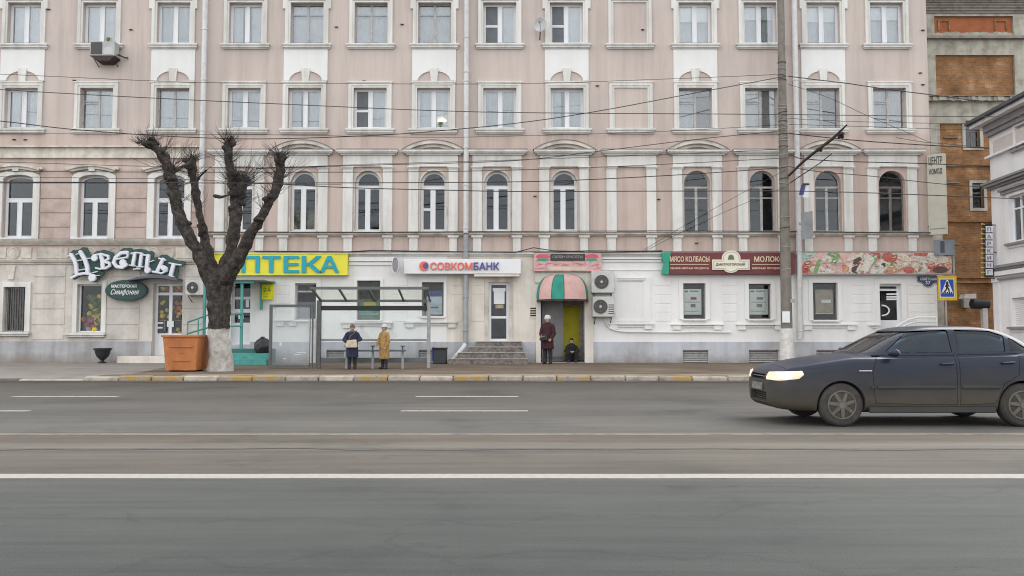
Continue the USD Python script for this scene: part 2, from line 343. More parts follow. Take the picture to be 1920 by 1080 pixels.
def stripe(name, px0, px1, py0, py1, mat, lift=0.004, jitter=0.0):
    y0, y1 = roadY(py1), roadY(py0); ym = (y0 + y1) / 2; pym = (py0 + py1) / 2
    x0, x1 = X(px0, pym, ym), X(px1, pym, ym)
    k = max(2, int((x1 - x0) / 0.5)); xs_ = np.linspace(x0, x1, k); q = []
    e = np.array([meshkit.noise([[x * 1.7, 3.3, ym]])[0] - 0.5 for x in xs_]) * jitter
    pts = [(x, y0 + d) for x, d in zip(xs_, e)] + [(x, y1 + d * 0.6) for x, d in zip(xs_[::-1], e[::-1])]
    m = trimesh.creation.extrude_polygon(Polygon(pts), 0.003, engine='earcut'); m.apply_translation([0, 0, lift - 0.003 + 0.001])
    part(road, name, m, mat)
stripe('solid_line', -260, 2180, 889.5, 897.5, linem, jitter=0.02)
stripe('worn_line', -260, 2180, 813.6, 815.6, linew, jitter=0.03)
for a, b in ((24, 222), (780, 972), (1538, 1740)): stripe('lane_dash', a, b, 742.9, 744.5, dashm, jitter=0.02)
for a, b in ((-190, 55), (752, 990), (1690, 1930)): stripe('lane_dash', a, b, 769.8, 771.6, dashm, jitter=0.02)

# tar seam along the dusty band
tar = M('tar_seam', (0.085, 0.078, 0.07), 0.8, var=0.2, scale=6)
stripe('tar_seam', -260, 2180, 841.2, 843.6, tar, jitter=0.22)

pave = usdkit.material(stage, '/World/Looks/pavement', {
    'g': ('geometry', {}), 'n': ('noise_texture', {'scale': 0.5, 'detail': 6, 'roughness': 0.6}), 'r': ('rgb_ramp', {'ramp': [(0.3, (0.112, 0.083, 0.060)), (0.5, (0.150, 0.115, 0.085)), (0.72, (0.195, 0.158, 0.122))]}),
    'm': ('mapping', {'scale': (0.25, 1.4, 1)}), 'n2': ('noise_texture', {'scale': 1.0, 'detail': 7, 'roughness': 0.7}), 'r2': ('rgb_ramp', {'ramp': [(0.3, (0.78, 0.77, 0.76)), (0.65, (1.12, 1.12, 1.12))]}),
    'mx': ('mix_color', {'blend_type': 'multiply', 'fac': 1.0, 'use_clamp': False}), 'n3': ('noise_texture', {'scale': 70, 'detail': 3}), 'b': ('bump', {'strength': 0.4, 'distance': 0.01}), 'p': ('principled_bsdf', {'roughness': 0.9, 'specular_ior_level': 0.25})},
    [('g.position', 'n.vector'), ('n.fac', 'r.fac'), ('g.position', 'm.vector'), ('m.vector', 'n2.vector'), ('n2.fac', 'r2.fac'), ('r.color', 'mx.a'), ('r2.color', 'mx.b'), ('mx.result', 'p.base_color'), ('g.position', 'n3.vector'), ('n3.fac', 'b.height'), ('b.normal', 'p.normal')], surface='p.BSDF')
xl = X(175, 700, YK)
sheet('pavement', [box(xl, 60, YK + 0.28, 75, -0.3, ZP), box(-60, xl, YK + 0.75, 75, -0.3, ZP - 0.004)], pave, 'broad brown grey asphalt pavement in front of the shops')
drive = M('pale_concrete_driveway', (0.235, 0.215, 0.19), 0.9, var=0.16, scale=0.9, bump=0.3, bscale=25, col2=(0.17, 0.152, 0.135))
dv = np.array([[X(-200, 690, 30), 35.76], [X(-200, 700, 30), YK + 0.82], [xl, YK + 0.82], [xl + 0.5, YK + 1.4], [X(300, 690, 30), 30.5], [X(385, 681, 35), 35.0], [X(385, 681, 35), 35.76]])
m = trimesh.creation.extrude_polygon(Polygon(dv), 0.006, engine='earcut'); m.apply_translation([0, 0, ZP - 0.001])
sheet('driveway', m, drive, 'pale concrete driveway crossing the pavement at the left')
pe = [(x_, YK + 0.275) for x_ in np.linspace(X(330, 700, YK), 34, 90)] + [(x_, YK + 1.05 + 0.35 * (meshkit.fbm([[x_ * 0.5, 4, 1]])[0] - 0.5)) for x_ in np.linspace(34, X(330, 700, YK), 90)]
m = trimesh.creation.extrude_polygon(Polygon(pe), 0.005, engine='earcut'); m.apply_translation([0, 0, ZP - 0.001])
sheet('pavement_edge', m, M('pale_pavement_edge', (0.29, 0.245, 0.195), 0.9, var=0.2, scale=1.6, bump=0.3, bscale=25, col2=(0.17, 0.135, 0.105), detail=7), 'pale worn strip of pavement along the kerb')
rv_ = np.array([(-60, YK + 0.2, 0.03), (xl - 0.02, YK + 0.2, 0.03), (xl - 0.02, YK + 0.80, ZP + 0.004), (-60, YK + 0.80, ZP + 0.004), (-60, YK + 0.2, -0.1), (xl - 0.02, YK + 0.2, -0.1), (xl - 0.02, YK + 0.80, -0.1), (-60, YK + 0.80, -0.1)])
sheet('driveway_ramp', trimesh.Trimesh(rv_, [(0, 1, 2), (0, 2, 3), (0, 5, 1), (0, 4, 5), (4, 6, 5), (4, 7, 6), (1, 5, 6), (1, 6, 2), (3, 2, 6), (3, 6, 7), (0, 3, 7), (0, 7, 4)], process=False), drive, 'short concrete ramp where the kerb is lowered at the left')
# kerb stones, some with worn yellow paint
kerbm = [M('kerb_concrete_%s' % w, c, 0.9, var=0.22, scale=4, bump=0.5, bscale=18, col2=d) for w, c, d in (('pale', (0.42, 0.375, 0.31), (0.24, 0.205, 0.17)), ('grey', (0.35, 0.31, 0.26), (0.20, 0.17, 0.14)), ('dark', (0.12, 0.112, 0.10), (0.08, 0.075, 0.07)))]
kerby = usdkit.material(stage, '/World/Looks/kerb_worn_yellow', {'g': ('geometry', {}), 'n': ('noise_texture', {'scale': 2.6, 'detail': 7, 'roughness': 0.7}), 'r': ('rgb_ramp', {'ramp': [(0.30, (0.17, 0.145, 0.12)), (0.44, (0.30, 0.265, 0.22)), (0.50, (0.31, 0.21, 0.075)), (0.7, (0.37, 0.255, 0.075))]}), 'b': ('bump', {'strength': 0.6, 'distance': 0.03}), 'p': ('principled_bsdf', {'roughness': 0.9})},
    [('g.position', 'n.vector'), ('n.fac', 'r.fac'), ('r.color', 'p.base_color'), ('n.fac', 'b.height'), ('b.normal', 'p.normal')], surface='p.BSDF')
kerb = thing('kerb', 'worn concrete kerb with patches of faded yellow paint', None, kind='structure')
yl = [(210, 318), (440, 520), (655, 720), (850, 925), (1045, 1120), (1250, 1325), (1640, 1710)]
x = X(-150, 708, YK); k = 0
while x < X(2150, 708, YK):
    w = 0.98 + random.uniform(-0.05, 0.05)
    pc = 960 + F * (x + w / 2) / YK
    low = pc < 175
    h = (0.035 if low else ZP + random.uniform(-0.012, 0.010)); dy = random.uniform(-0.025, 0.025)
    if not (low and pc < 60 and False):
        mt = kerbm[2] if low and pc < 55 else (kerby if any(a < pc < b for a, b in yl) else kerbm[random.randint(0, 1)])
        q = cbox(x + 0.012, x + w - 0.012, YK + dy, YK + 0.27 + dy - (0.04 if low else 0), -0.2, h + (0.02 if low and pc < 55 else 0), 0.03)
        q.apply_transform(trimesh.transformations.rotation_matrix(random.uniform(-0.008, 0.008), [0, 1, 0], [x, YK, h]))
        part(kerb, 'kerb_stone', q, mt)
    x += w; k += 1
gut = M('gutter_dirt', (0.075, 0.066, 0.058), 0.95, var=0.3, scale=3, col2=(0.05, 0.045, 0.04))
pts = [(x_, YK + 0.01) for x_ in np.linspace(-40, 40, 160)] + [(x_, YK - 0.28 - 0.5 * meshkit.noise([[x_ * 0.9, 1, 2]])[0]) for x_ in np.linspace(40, -40, 160)]
m = trimesh.creation.extrude_polygon(Polygon(pts), 0.004, engine='earcut'); m.apply_translation([0, 0, 0.001])
part(kerb, 'gutter_dirt', m, gut, 'dark dirt lying along the foot of the kerb')

# ------------------------------------------------------------------ the long pink building
B = thing('pink_building', 'long pink stucco building with white window surrounds and painted shop ground floor', 'building', (0, YF + 6, ZP))
XL, XR, XS = X(-190, 300), X(1743, 250), X(383, 400)
XR0 = X(1757, 560)
ZT = Z(-150); ZB = Z(474)          # top of wall, bottom of the pink storeys
TW = 0.42                          # wall thickness
holes_up, holes_gr = [], []
P3 = [-92, 46, 187, 326, 461, 576, 696, 815, 937, 1062, 1181, 1303, 1425, 1543, 1662]
P2 = [-98, 40, 181, 324, 458, 571, 694, 813, 937, 1063, 1183, 1304, 1428, 1543, 1668]
PA = [450, 569, 690, 813, 932, 1058, 1184, 1307, 1430, 1553, 1673]
PL = [-108, 34, 176, 318]
WIN = []                            # (poly, kind, storey, index)
K3 = ['pvc', 'pvc', 'pvc', 'pvc', 'pvc_low', 'old2', 'old2', 'old3', 'net', 'net', None, 'blindw', 'blindw', 'blindw', 'blindw']
K2 = ['pvc', 'pvc', 'old1', 'old0', 'pvc', 'pvc', 'net', 'pvc_lamp', 'pvc', 'pvc', None, 'old1d', 'old1c', 'old1d', 'oldc']
for i, (p3, p2) in enumerate(zip(P3, P2)):
    if K3[i]: WIN.append((rect(p3 - 31, p3 + 31, 5, 82), K3[i], 3, i)); holes_up.append(WIN[-1][0])
    if K2[i]: WIN.append((rect(p2 - 31, p2 + 31, 165, 241), K2[i], 2, i)); holes_up.append(WIN[-1][0])
def arched(cx, half, top, bot, Y=None, rise=None):
    """opening with a round or segmental head"""
    r = rect(cx - half, cx + half, top, bot, Y).bounds; w = (r[2] - r[0]) / 2; xc = (r[0] + r[2]) / 2
    rise = w if rise is None else rise
    a = np.linspace(0, np.pi, 21); zs = r[3] - rise
    pts = [(r[0], r[1]), (r[2], r[1])] + [(xc + w * math.cos(t), zs + rise * math.sin(t)) for t in a]
    return Polygon(pts)
KA = ['pvcT', 'pvcT2', 'pvcT', 'pvcN', 'pvcT', 'pvcT', None, 'oldA', 'oldA', 'oldA2', 'oldA3']
for i, cx in enumerate(PA):
    if KA[i]: WIN.append((arched(cx + (960 - cx) * 0.0 , 24.5, 320, 434), KA[i], 1, i)); holes_up.append(WIN[-1][0])
for i, cx in enumerate(PL):
    WIN.append((arched(cx, 28.5, 328, 446, rise=0.22), 'pvcS', 0, i)); holes_up.append(WIN[-1][0])
wall_up = sbox(XL, ZB, XR, ZT).difference(unary_union(holes_up))
wl = wall_up.intersection(sbox(XL, ZB, XR, Z(252))); wu = wall_up.intersection(sbox(XL, Z(252), XR, ZT))
part(B, 'wall', prism(wu, YF, YF + TW), pink)
part(B, 'wall', prism(wl, YF, YF + TW), pink2)

# ground storey openings: (px0, px1, py0, py1)
GW = {'g1': (7, 48, 538, 622), 'g2': (145, 191, 533, 623), 'fdoor': (286, 341, 531, 667), 'pdoor': (433, 470, 527, 645), 'g3': (553, 593, 531, 600), 'g4': (669, 713, 526, 600), 'g5': (791, 832, 529, 593),
      'bank': (916, 954, 529, 640), 'portal': (1014, 1096, 530, 679), 'g6': (1281, 1323, 531, 598), 'g7': (1404, 1446, 532, 598), 'g8': (1524, 1571, 530, 600), 'rdoor': (1650, 1691, 532, 660)}
BW = [(-92, -40), (612, 645), (785, 830), (1280, 1328), (1404, 1460), (1530, 1622)]
gh = {k: rect(*v) for k, v in GW.items()}
bh = [rect(a, b, 656, 680) for a, b in BW]
gl = sbox(XL, 0.0, XS, ZB).difference(unary_union(list(gh.values()) + bh))
part(B, 'wall', prism(gl, YF, YF + TW), stone, 'grey beige stone ground storey at the left')
xc0, xc1 = X(838, 560), X(1016, 560)
grw = sbox(XS, 0.0, XR0, ZB).difference(unary_union(list(gh.values()) + bh))
part(B, 'wall', prism(grw.difference(sbox(xc0, -1, xc1, 50)), YF, YF + TW), whitewall, 'white painted ground storey')
part(B, 'wall', prism(grw.intersection(sbox(xc0, -1, xc1, 50)), YF, YF + TW), creamwall, 'cream painted ground storey around the bank door')
# sides, back, roof, floors, inner wall
part(B, 'side_wall', [box(XR - TW, XR, YF + TW, YF + 12, ZB, ZT), box(XR0 - TW, XR0, YF + TW, YF + 12, 0, ZB - 0.003)], oldtrim)
part(B, 'side_wall', box(XL, XL + TW, YF + TW, YF + 12, 0, ZT), pink)
part(B, 'back_wall', box(XL, XR, YF + 12, YF + 12.4, 0, ZT), pink)
part(B, 'roof', box(XL - 0.5, XR + 0.35, YF - 0.7, YF + 12.7, ZT + 0.45, ZT + 0.6), ledge)
part(B, 'cornice', [box(XL - 0.2, XR + 0.15, YF - 0.35, YF + TW, ZT, ZT + 0.25), box(XL - 0.35, XR + 0.25, YF - 0.55, YF + TW, ZT + 0.25, ZT + 0.45)], trim)
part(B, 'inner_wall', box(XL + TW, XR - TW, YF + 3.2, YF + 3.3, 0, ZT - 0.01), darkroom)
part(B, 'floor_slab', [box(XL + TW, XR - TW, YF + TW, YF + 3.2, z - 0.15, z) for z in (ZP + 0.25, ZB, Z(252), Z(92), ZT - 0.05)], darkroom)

# plinth
pl = sbox(XL, 0.0, XS, Z(640)).difference(unary_union([gh[k] for k in ('fdoor',)] + bh)); pl = pl.difference(rect(60, 60.1, 1, 2))
part(B, 'plinth', prism(pl, YF - 0.06, YF - 0.001), plinthL, 'stained grey blue plinth at the left')
pr = sbox(XS + 0.003, 0.0, XR0 + 0.03, Z(641)).difference(unary_union([gh[k].buffer(0.02) for k in ('bank', 'portal', 'rdoor', 'pdoor')] + bh))
part(B, 'plinth', prism(pr, YF - 0.05, YF - 0.001), plinthR)

leafm = M('florist_leaf', (0.12, 0.17, 0.045), 0.7, var=0.3, scale=12)
def blob(c, r, sd):
    m = trimesh.creation.icosphere(1, 1.0); v = m.vertices; v *= (0.75 + 0.5 * meshkit.noise(v * 2.3 + sd * 7.1)[:, None]); m.vertices = v * r + np.array(c); return m
# ---- windows with frames, panes, curtains
def ring_of(poly, w, top=None):
    return poly.difference(poly.buffer(-w, join_style=2))
def curtain(poly, y, mat, parent, amp=0.018, name='curtain', seed=0):
    x0, z0, x1, z1 = poly.bounds; n = max(8, int((x1 - x0) / 0.05))
    xs_ = np.linspace(x0 - 0.05, x1 + 0.05, n); ph = seed * 1.7
    yy = y + amp * (np.sin(xs_ * 21 + ph) + 0.5 * np.sin(xs_ * 43 + ph * 2))
    V = np.vstack([np.stack([xs_, yy, np.full(n, z1 + 0.05)], 1), np.stack([xs_, yy, np.full(n, z0 - 0.05)], 1), np.stack([xs_, yy + 0.01, np.full(n, z1 + 0.05)], 1), np.stack([xs_, yy + 0.01, np.full(n, z0 - 0.05)], 1)])
    Fc = []
    for i in range(n - 1):
        Fc += [(i, n + i, n + i + 1), (i, n + i + 1, i + 1), (2 * n + i, 3 * n + i + 1, 3 * n + i), (2 * n + i, 2 * n + i + 1, 3 * n + i + 1)]
    return part(parent, name, trimesh.Trimesh(V, np.array(Fc), process=False), mat, smooth=True)
def sbars(poly, xs_=(), zs=(), w=0.05):
    x0, z0, x1, z1 = poly.bounds; out = []
    for x_, ww in xs_: out.append(sbox(x_ - ww / 2, z0, x_ + ww / 2, z1))
    for z_, ww in zs: out.append(sbox(x0, z_ - ww / 2, x1, z_ + ww / 2))
    return unary_union(out).intersection(poly) if out else Polygon()
def window(poly, kind, st, i):
    x0, z0, x1, z1 = poly.bounds; w, h = x1 - x0, z1 - z0; xm = (x0 + x1) / 2
    yw = YF + 0.20; old = kind.startswith('old')
    fm = oldframe if old else pvc
    if kind in ('oldA3', 'old1d', 'oldc'): fm = brownframe if kind == 'oldA3' else oldframe
    fr = ring_of(poly, 0.075 if not old else 0.06)
    mull = 0.13 if not old else 0.10
    xs_, zs, sub = [], [], None
    if st in (2, 3):
        xs_ = [(xm + random.uniform(-0.02, 0.02), mull)]
        if kind in ('old2', 'old3'): zs = [(z1 - 0.27 * h, 0.06)]
        g = gl_up
    elif st == 1:
        zs = [(z1 - 0.265 * h, 0.085)]; low = sbox(x0, z0, x1, z1 - 0.265 * h)
        g = gl_mid
    else:
        zs = [(z1 - 0.385 * h, 0.085)]; low = sbox(x0, z0, x1, z1 - 0.385 * h); g = gl_mid
    bars = unary_union([sbars(poly, xs_, zs)])
    if st == 1:
        bars = unary_union([bars, sbars(low, [(x0 + (0.46 if not old else 0.5) * w, 0.15 if not old else 0.11)])])
        if old: bars = unary_union([bars, sbars(low, [], [(z1 - 0.44 * h, 0.05)])])
        if kind == 'pvcN': bars = unary_union([bars, sbars(sbox(x0, z0, xm, z1), [], [(z0 + 0.37 * h, 0.04)])])
    if st == 0: bars = unary_union([bars, sbars(low, [(x0 + 0.47 * w, 0.14)]), ring_of(low, 0.08).intersection(poly)])
    if kind in ('old1', 'old1d', 'old1c', 'oldc'):
        bars = unary_union([bars, sbars(sbox(x0, z0, xm, z1), [], [(z1 - 0.30 * h, 0.055)]), sbars(sbox(x0, z0, xm, z1), [], [(z1 - 0.36 * h, 0.03)])])
    if kind in ('net',): bars = unary_union([bars, sbars(sbox(x0, z0, xm, z1), [], [(z0 + 0.46 * h, 0.035)])])
    frame = unary_union([fr, bars]).intersection(poly)
    wn = part(B, 'window', prism(frame, yw, yw + 0.07), fm)
    lights = poly.difference(frame)
    for q in sorted(getattr(lights, 'geoms', [lights]), key=lambda a: (round(a.centroid.x, 2), a.centroid.y)):
        if q.area < 0.01: continue
        # sash of an opening light
        if not old and q.area > 0.15: part(wn, 'sash', prism(q.difference(q.buffer(-0.035, join_style=2)), yw - 0.012, yw + 0.045), fm)
        part(wn, 'pane', prism(q.buffer(0.004, join_style=2), yw + 0.025, yw + 0.033), g)
    if kind == 'net': part(wn, 'insect_screen', prism(sbox(x0 + 0.07, z0 + 0.07, xm - 0.05, z1 - 0.10).intersection(poly), yw + 0.012, yw + 0.016), net)
    if st == 2 or st == 3:
        sd = i + st * 20
        if kind.endswith('d'): curtain(sbox(x0, z0, xm, z1), yw + 0.25, tulle2, wn, seed=sd)
        elif kind == 'blindw':
            part(wn, 'roller_blind', box(x0, x1, yw + 0.14, yw + 0.15, z1 - h * (0.36 + 0.05 * (i % 2)), z1), blind); curtain(poly, yw + 0.22, tulle, wn, seed=sd)
        elif kind in ('old2', 'old3', 'old1', 'old0'): curtain(poly, yw + 0.17, tulle2 if kind != 'old2' else tulle, wn, seed=sd)
        elif kind in ('old1c', 'oldc'): curtain(poly, yw + 0.18, M_once('lace_curtain', (0.40, 0.40, 0.385)), wn, 0.05, seed=sd)
        else:
            md = (i * 7 + st * 3) % 4
            if md == 1:
                curtain(sbox(x0, z0, x0 + 0.30 * w, z1), yw + 0.16, tulle, wn, seed=sd); curtain(sbox(x1 - 0.36 * w, z0, x1, z1), yw + 0.16, tulle, wn, seed=sd + 1); curtain(poly, yw + 0.7, tulle2, wn, seed=sd)
            elif md == 2: curtain(sbox(x0, z0 + 0.12 * h, x1, z1), yw + 0.14, tulle2, wn, 0.04, seed=sd)
            elif md == 3:
                curtain(poly, yw + 0.16, tulle, wn, seed=sd); part(wn, 'flower_pot', [lathe([(0.07, 0), (0.10, 0.16)], 12, at=(x0 + w * 0.7, yw + 0.11, z0)), blob((x0 + w * 0.7, yw + 0.11, z0 + 0.28), 0.13, i)], leafm, kind='stuff')
            else: curtain(poly, yw + 0.15, tulle, wn, seed=sd)
    if kind == 'pvcT2': part(wn, 'carton', box(x0 + 0.05, x1 - 0.05, yw + 0.2, yw + 0.5, z0, z0 + 0.36 * h), beigebox)
    if st == 0 and i == 2: part(wn, 'figurine', lathe([(0.13, 0), (0.15, 0.3), (0.10, 0.75), (0.05, 0.95)], 12, at=(x1 - 0.2, yw + 0.3, z0)), beigebox, smooth=40)
    # sill
    if st in (2, 3): part(wn, 'sill', [box(x0 - 0.02, x1 + 0.02, YF - 0.14, yw, z0 - 0.045, z0 - 0.002)], ledge if old or i % 3 else pvc)
    elif st == 1: part(wn, 'sill', box(x0 - 0.01, x1 + 0.01, YF - 0.10, yw, z0 - 0.05, z0 - 0.002), pvc if not old else ledge)
    else: part(wn, 'sill', box(x0 - 0.25, x1 + 0.02, YF - 0.12, yw, z0 - 0.06, z0 - 0.002), pvc)
    return wn
_once = {}
def clear(name, tint, refl):
    return usdkit.material(stage, '/World/Looks/' + name, {'t': ('transparent_bsdf', {'color': tint}), 'gl': ('glossy_bsdf', {'roughness': 0.1, 'color': (0.95, 0.97, 1.0)}), 'm': ('mix_closure', {'fac': refl})},
        [('t.BSDF', 'm.closure1'), ('gl.BSDF', 'm.closure2')], surface='m.closure')
def M_once(name, col, **k):
    if name not in _once: _once[name] = M(name, col, **{**dict(rough=0.8, var=0.1), **k})
    return _once[name]
wins = {}
for poly, kind, st, i in WIN: wins[(st, i)] = window(poly, kind, st, i)

# ---- surrounds of the two upper storeys
for st, PX, top, bot in ((3, P3, 5, 82), (2, P2, 165, 241)):
    for i, p in enumerate(PX):
        inner = rect(p - 31, p + 31, top, bot); o = rect(p - 40.5, p + 40.5, top - 9, bot + 1)
        ears = st == 3 and i in (1, 3, 5, 7, 9, 11, 13)
        if ears: o = unary_union([o, rect(p - 45, p + 45, top - 9, 17)])
        a = o.difference(inner)
        sr = part(B, 'window_surround', [prism(a, YF - 0.05, YF + 0.0), prism(a.difference(inner.buffer(0.09, join_style=2)), YF - 0.075, YF - 0.05)], trim)
        part(sr, 'sill_moulding', [fbox(p - 46, p + 46, bot + 1, bot + 4, 0.16), fbox(p - 44.5, p + 44.5, bot + 4.3, bot + 8.2, 0.12), fbox(p - 43, p + 43, bot + 8.2, bot + 10.2, 0.07)], trim)
        if (st == 3 and K3[i] is None) or (st == 2 and K2[i] is None): part(B, 'blind_window', prism(inner, YF - 0.006, YF - 0.001), pink)
        if st == 2:
            part(sr, 'head_moulding', fbox(p - 42, p + 42, top - 12, top - 9.3, 0.09), trim)
# white panels with lunettes between the second and the third storey
for i in (1, 3, 5, 7, 9, 11, 13):
    p = (P3[i] + P2[i]) / 2
    pan = rect(p - 41, p + 41, 93, 152)
    zb, za = Z(152), Z(133); w = 31 / S
    a = np.linspace(0, np.pi, 25); xc = X(p, 145)
    lun = Polygon([(xc + w * math.cos(t), zb - 0.01 + (za - zb) * math.sin(t)) for t in a])
    key = Polygon([(xc - 8.5 / S, za + 0.1), (xc + 8.5 / S, za + 0.1), (xc + 5.5 / S, zb - 0.09), (xc - 5.5 / S, zb - 0.09)])
    pa = part(B, 'panel', prism(pan.difference(lun), YF - 0.045, YF - 0.001), panelw)
    part(pa, 'keystone', prism(key, YF - 0.08, YF - 0.002), trim)
    part(pa, 'lower_edge', [fbox(p - 41, p - 31, 150.5, 152.5, 0.07), fbox(p + 31, p + 41, 150.5, 152.5, 0.07)], trim)

# ---- first storey, right part: pilasters, entablatures, pediments
def arc_band(px, half, ytop, ybase, thick):
    """pediment: a curved band rising from both ends"""
    x0, x1 = X(px - half, 280), X(px + half, 280); z0, z1 = Z(ybase), Z(ytop); w = (x1 - x0) / 2; h = z1 - z0
    R = (w * w + h * h) / (2 * h); xc = (x0 + x1) / 2; zc = z1 - R; am = math.asin(min(1, w / R))
    t = np.linspace(-am, am, 33)
    o = [(xc + R * math.sin(q), zc + R * math.cos(q)) for q in t]; r = R - thick
    return Polygon(o + [(xc + r * math.sin(q), zc + r * math.cos(q)) for q in t[::-1]]).buffer(0), xc, zc, R, am
for i, cx in enumerate(PA):
    e = part(B, 'entablature', [fbox(cx - 46, cx + 46, 292, 311, 0.075), fbox(cx - 46, cx + 46, 311, 313, 0.10)], trim)
    part(e, 'cornice', [fbox(cx - 55, cx + 55, 286.5, 289, 0.20), fbox(cx - 57, cx + 57, 282.5, 286.5, 0.27), fbox(cx - 51, cx + 51, 289, 291.5, 0.14)], trim)
    part(e, 'zinc_cap', fbox(cx - 57.5, cx + 57.5, 281.3, 282.4, 0.285), ledge)
    if i % 2 == 1:
        b1, *_ = arc_band(cx, 58, 264.5, 282, 0.16); b2, *_ = arc_band(cx, 58, 264.5, 282, 0.30); b0, *_ = arc_band(cx, 59, 263.6, 282.2, 0.03)
        clip = sbox(X(cx - 70), Z(282.3), X(cx + 70), Z(200))
        pd = part(e, 'pediment', [prism(b1.intersection(clip), YF - 0.24, YF), prism(b2.difference(b1).intersection(clip), YF - 0.13, YF)], oldtrim)
        part(e, 'zinc_cap', prism(b0.intersection(clip), YF - 0.26, YF), ledge)
    for s, (a, b) in ((-1, (-47, -28)), (1, (28, 46))):
        ps = part(B, 'pilaster', fbox(cx + a, cx + b, 317, 437, 0.10, c=0.015), trim)
        part(ps, 'capital', [fbox(cx + a - 2, cx + b + 2, 313, 315, 0.16), fbox(cx + a - 1, cx + b + 1, 315, 317.2, 0.13)], trim)
        part(ps, 'pedestal', [fbox(cx + a + 1.5, cx + b - 1.5, 446, 472.5, 0.09, c=0.01), fbox(cx + a - 1, cx + b + 1, 442.2, 446, 0.14)], trim)
    if KA[i] is None:
        br, *_ = arc_band(cx, 24.5, 320, 345, 0.04)
        part(B, 'blind_window', prism(arched(cx, 30, 320, 434), YF - 0.03, YF - 0.001), pink2)
    else:
        o = arched(cx, 24.5, 320, 434)
        part(B, 'reveal_moulding', prism(o.buffer(0.07).difference(o).intersection(sbox(-99, Z(434), 99, 99)), YF - 0.02, YF - 0.001), pink2 if i > 6 else oldtrim)
x0, x1 = XS, XR
def band(name, x0, x1, rows, mat, label=None):
    """moulding running along the facade: rows of (py0, py1, projection)"""
    return part(B, name, [box(x0, x1, YF - p, YF + 0.02, Z(b), Z(a)) for a, b, p in rows], mat, label)
band('sill_band', XS, XR + 0.02, [(437, 439.5, 0.18), (439.5, 442, 0.12)], oldtrim)
band('zinc_ledge', XS, XR + 0.03, [(435.8, 436.9, 0.20)], ledge)
band('string_course', XS, XR + 0.02, [(473.2, 477, 0.16), (477, 479.5, 0.10)], trim)
band('zinc_ledge', XS, XR + 0.03, [(471.9, 473.0, 0.19)], ledge)
# ---- left part: frieze, hoods, rusticated blocks
band('frieze', XL, XS - 0.02, [(274, 277, 0.14), (277, 290, 0.03), (290, 297, 0.10)], oldtrim, 'crumbling cream frieze at the left')
band('string_course', XL, XS - 0.02, [(449.5, 452, 0.20), (452, 455.5, 0.15), (455.5, 459, 0.09)], oldtrim)
band('string_course', XL, XS - 0.02, [(487, 489, 0.12), (489, 492, 0.08), (494, 495.2, 0.05)], oldtrim)
band('zinc_ledge', XL, XS - 0.02, [(448.6, 449.4, 0.21)], ledge)
for i, cx in enumerate(PL):
    o = arched(cx, 28.5, 328, 446, rise=0.22); ou = arched(cx, 41, 320, 449, rise=0.30)
    sr = part(B, 'window_surround', prism(ou.difference(o), YF - 0.08, YF - 0.001), trim)
    b1, xc, zc, R, am = arc_band(cx, 46, 309, 317, 0.10); b2, *_ = arc_band(cx, 44, 312, 319, 0.14)
    part(sr, 'hood', [prism(b1, YF - 0.22, YF), prism(b2, YF - 0.15, YF), fbox(cx - 50, cx - 42, 315, 319, 0.2), fbox(cx + 42, cx + 50, 315, 319, 0.2)], oldtrim)
    part(sr, 'keystone', prism(Polygon([(xc - 0.16, Z(312)), (xc + 0.16, Z(312)), (xc + 0.12, Z(322)), (xc - 0.12, Z(322))]), YF - 0.16, YF), trim)
pier = [(-200, PL[0] - 42)] + [(PL[i] + 42, PL[i + 1] - 42) for i in range(3)] + [(PL[3] + 42, 379)]
rows = [(299, 316), (318, 342), (344.5, 372), (374.5, 399), (401.5, 426), (428.5, 448)]
for a, b in pier:
    for r0, r1 in rows:
        if r0 < 310: continue
        part(B, 'rusticated_block', cbox(X(a, 380), X(b, 380), YF - 0.035, YF + 0.02, Z(r1), Z(r0), 0.012), rustic)
for a, b in [(PL[i] - 40, PL[i + 1] - 45) for i in range(0)]: pass
# ground storey at the left: stone courses between the openings
gp = [(-200, -46), (62, 122), (200, 262), (345, 380)]
grow = [(497, 519), (521.5, 550.5), (553, 579), (581.5, 608.5), (611, 636.5)]
for a, b in gp:
    for j, (r0, r1) in enumerate(grow):
        aa, bb = (a - 5, b + 5)
        part(B, 'stone_block', cbox(X(a, 560), X(b, 560), YF - 0.022, YF + 0.02, Z(r1), Z(r0), 0.010), stone)
for cx in (25, 168, 322, 64, 222): pass
part(B, 'keystone', [prism(Polygon([(X(cx - 9), Z(498)), (X(cx + 9), Z(498)), (X(cx + 5), Z(524)), (X(cx - 5), Z(524))]), YF - 0.06, YF) for cx in (25,)], oldtrim)
for cx in (25, 170, 215, 288, 316):
    part(B, 'roundel', lathe([(0.27, 0), (0.27, 0.03), (0.22, 0.05), (0.20, 0.03), (0.0, 0.045)], 24, axis='y', at=(X(cx, 475), YF - 0.001, Z(475))), oldtrim, smooth=30)
for a, b in ((-30, 12), (40, 60), (70, 128), (135, 160), (232, 280), (330, 378)):
    part(B, 'frieze_panel', cbox(X(a, 475), X(b, 475), YF - 0.04, YF + 0.01, Z(485), Z(464), 0.015), oldtrim)
for cx, a, b, t, bt in ((27, -3, 58, 529, 622), (168, 137, 200, 526, 624)):
    o = rect(a, b, t, bt); inn = gh['g1'] if cx == 27 else gh['g2']
    sr = part(B, 'window_surround', prism(o.difference(inn), YF - 0.07, YF - 0.001), trim)
    part(sr, 'sill_moulding', [fbox(a - 14, b, bt + 0.5, bt + 4, 0.2), fbox(a - 10, b - 3, bt + 4, bt + 8, 0.13)], trim)

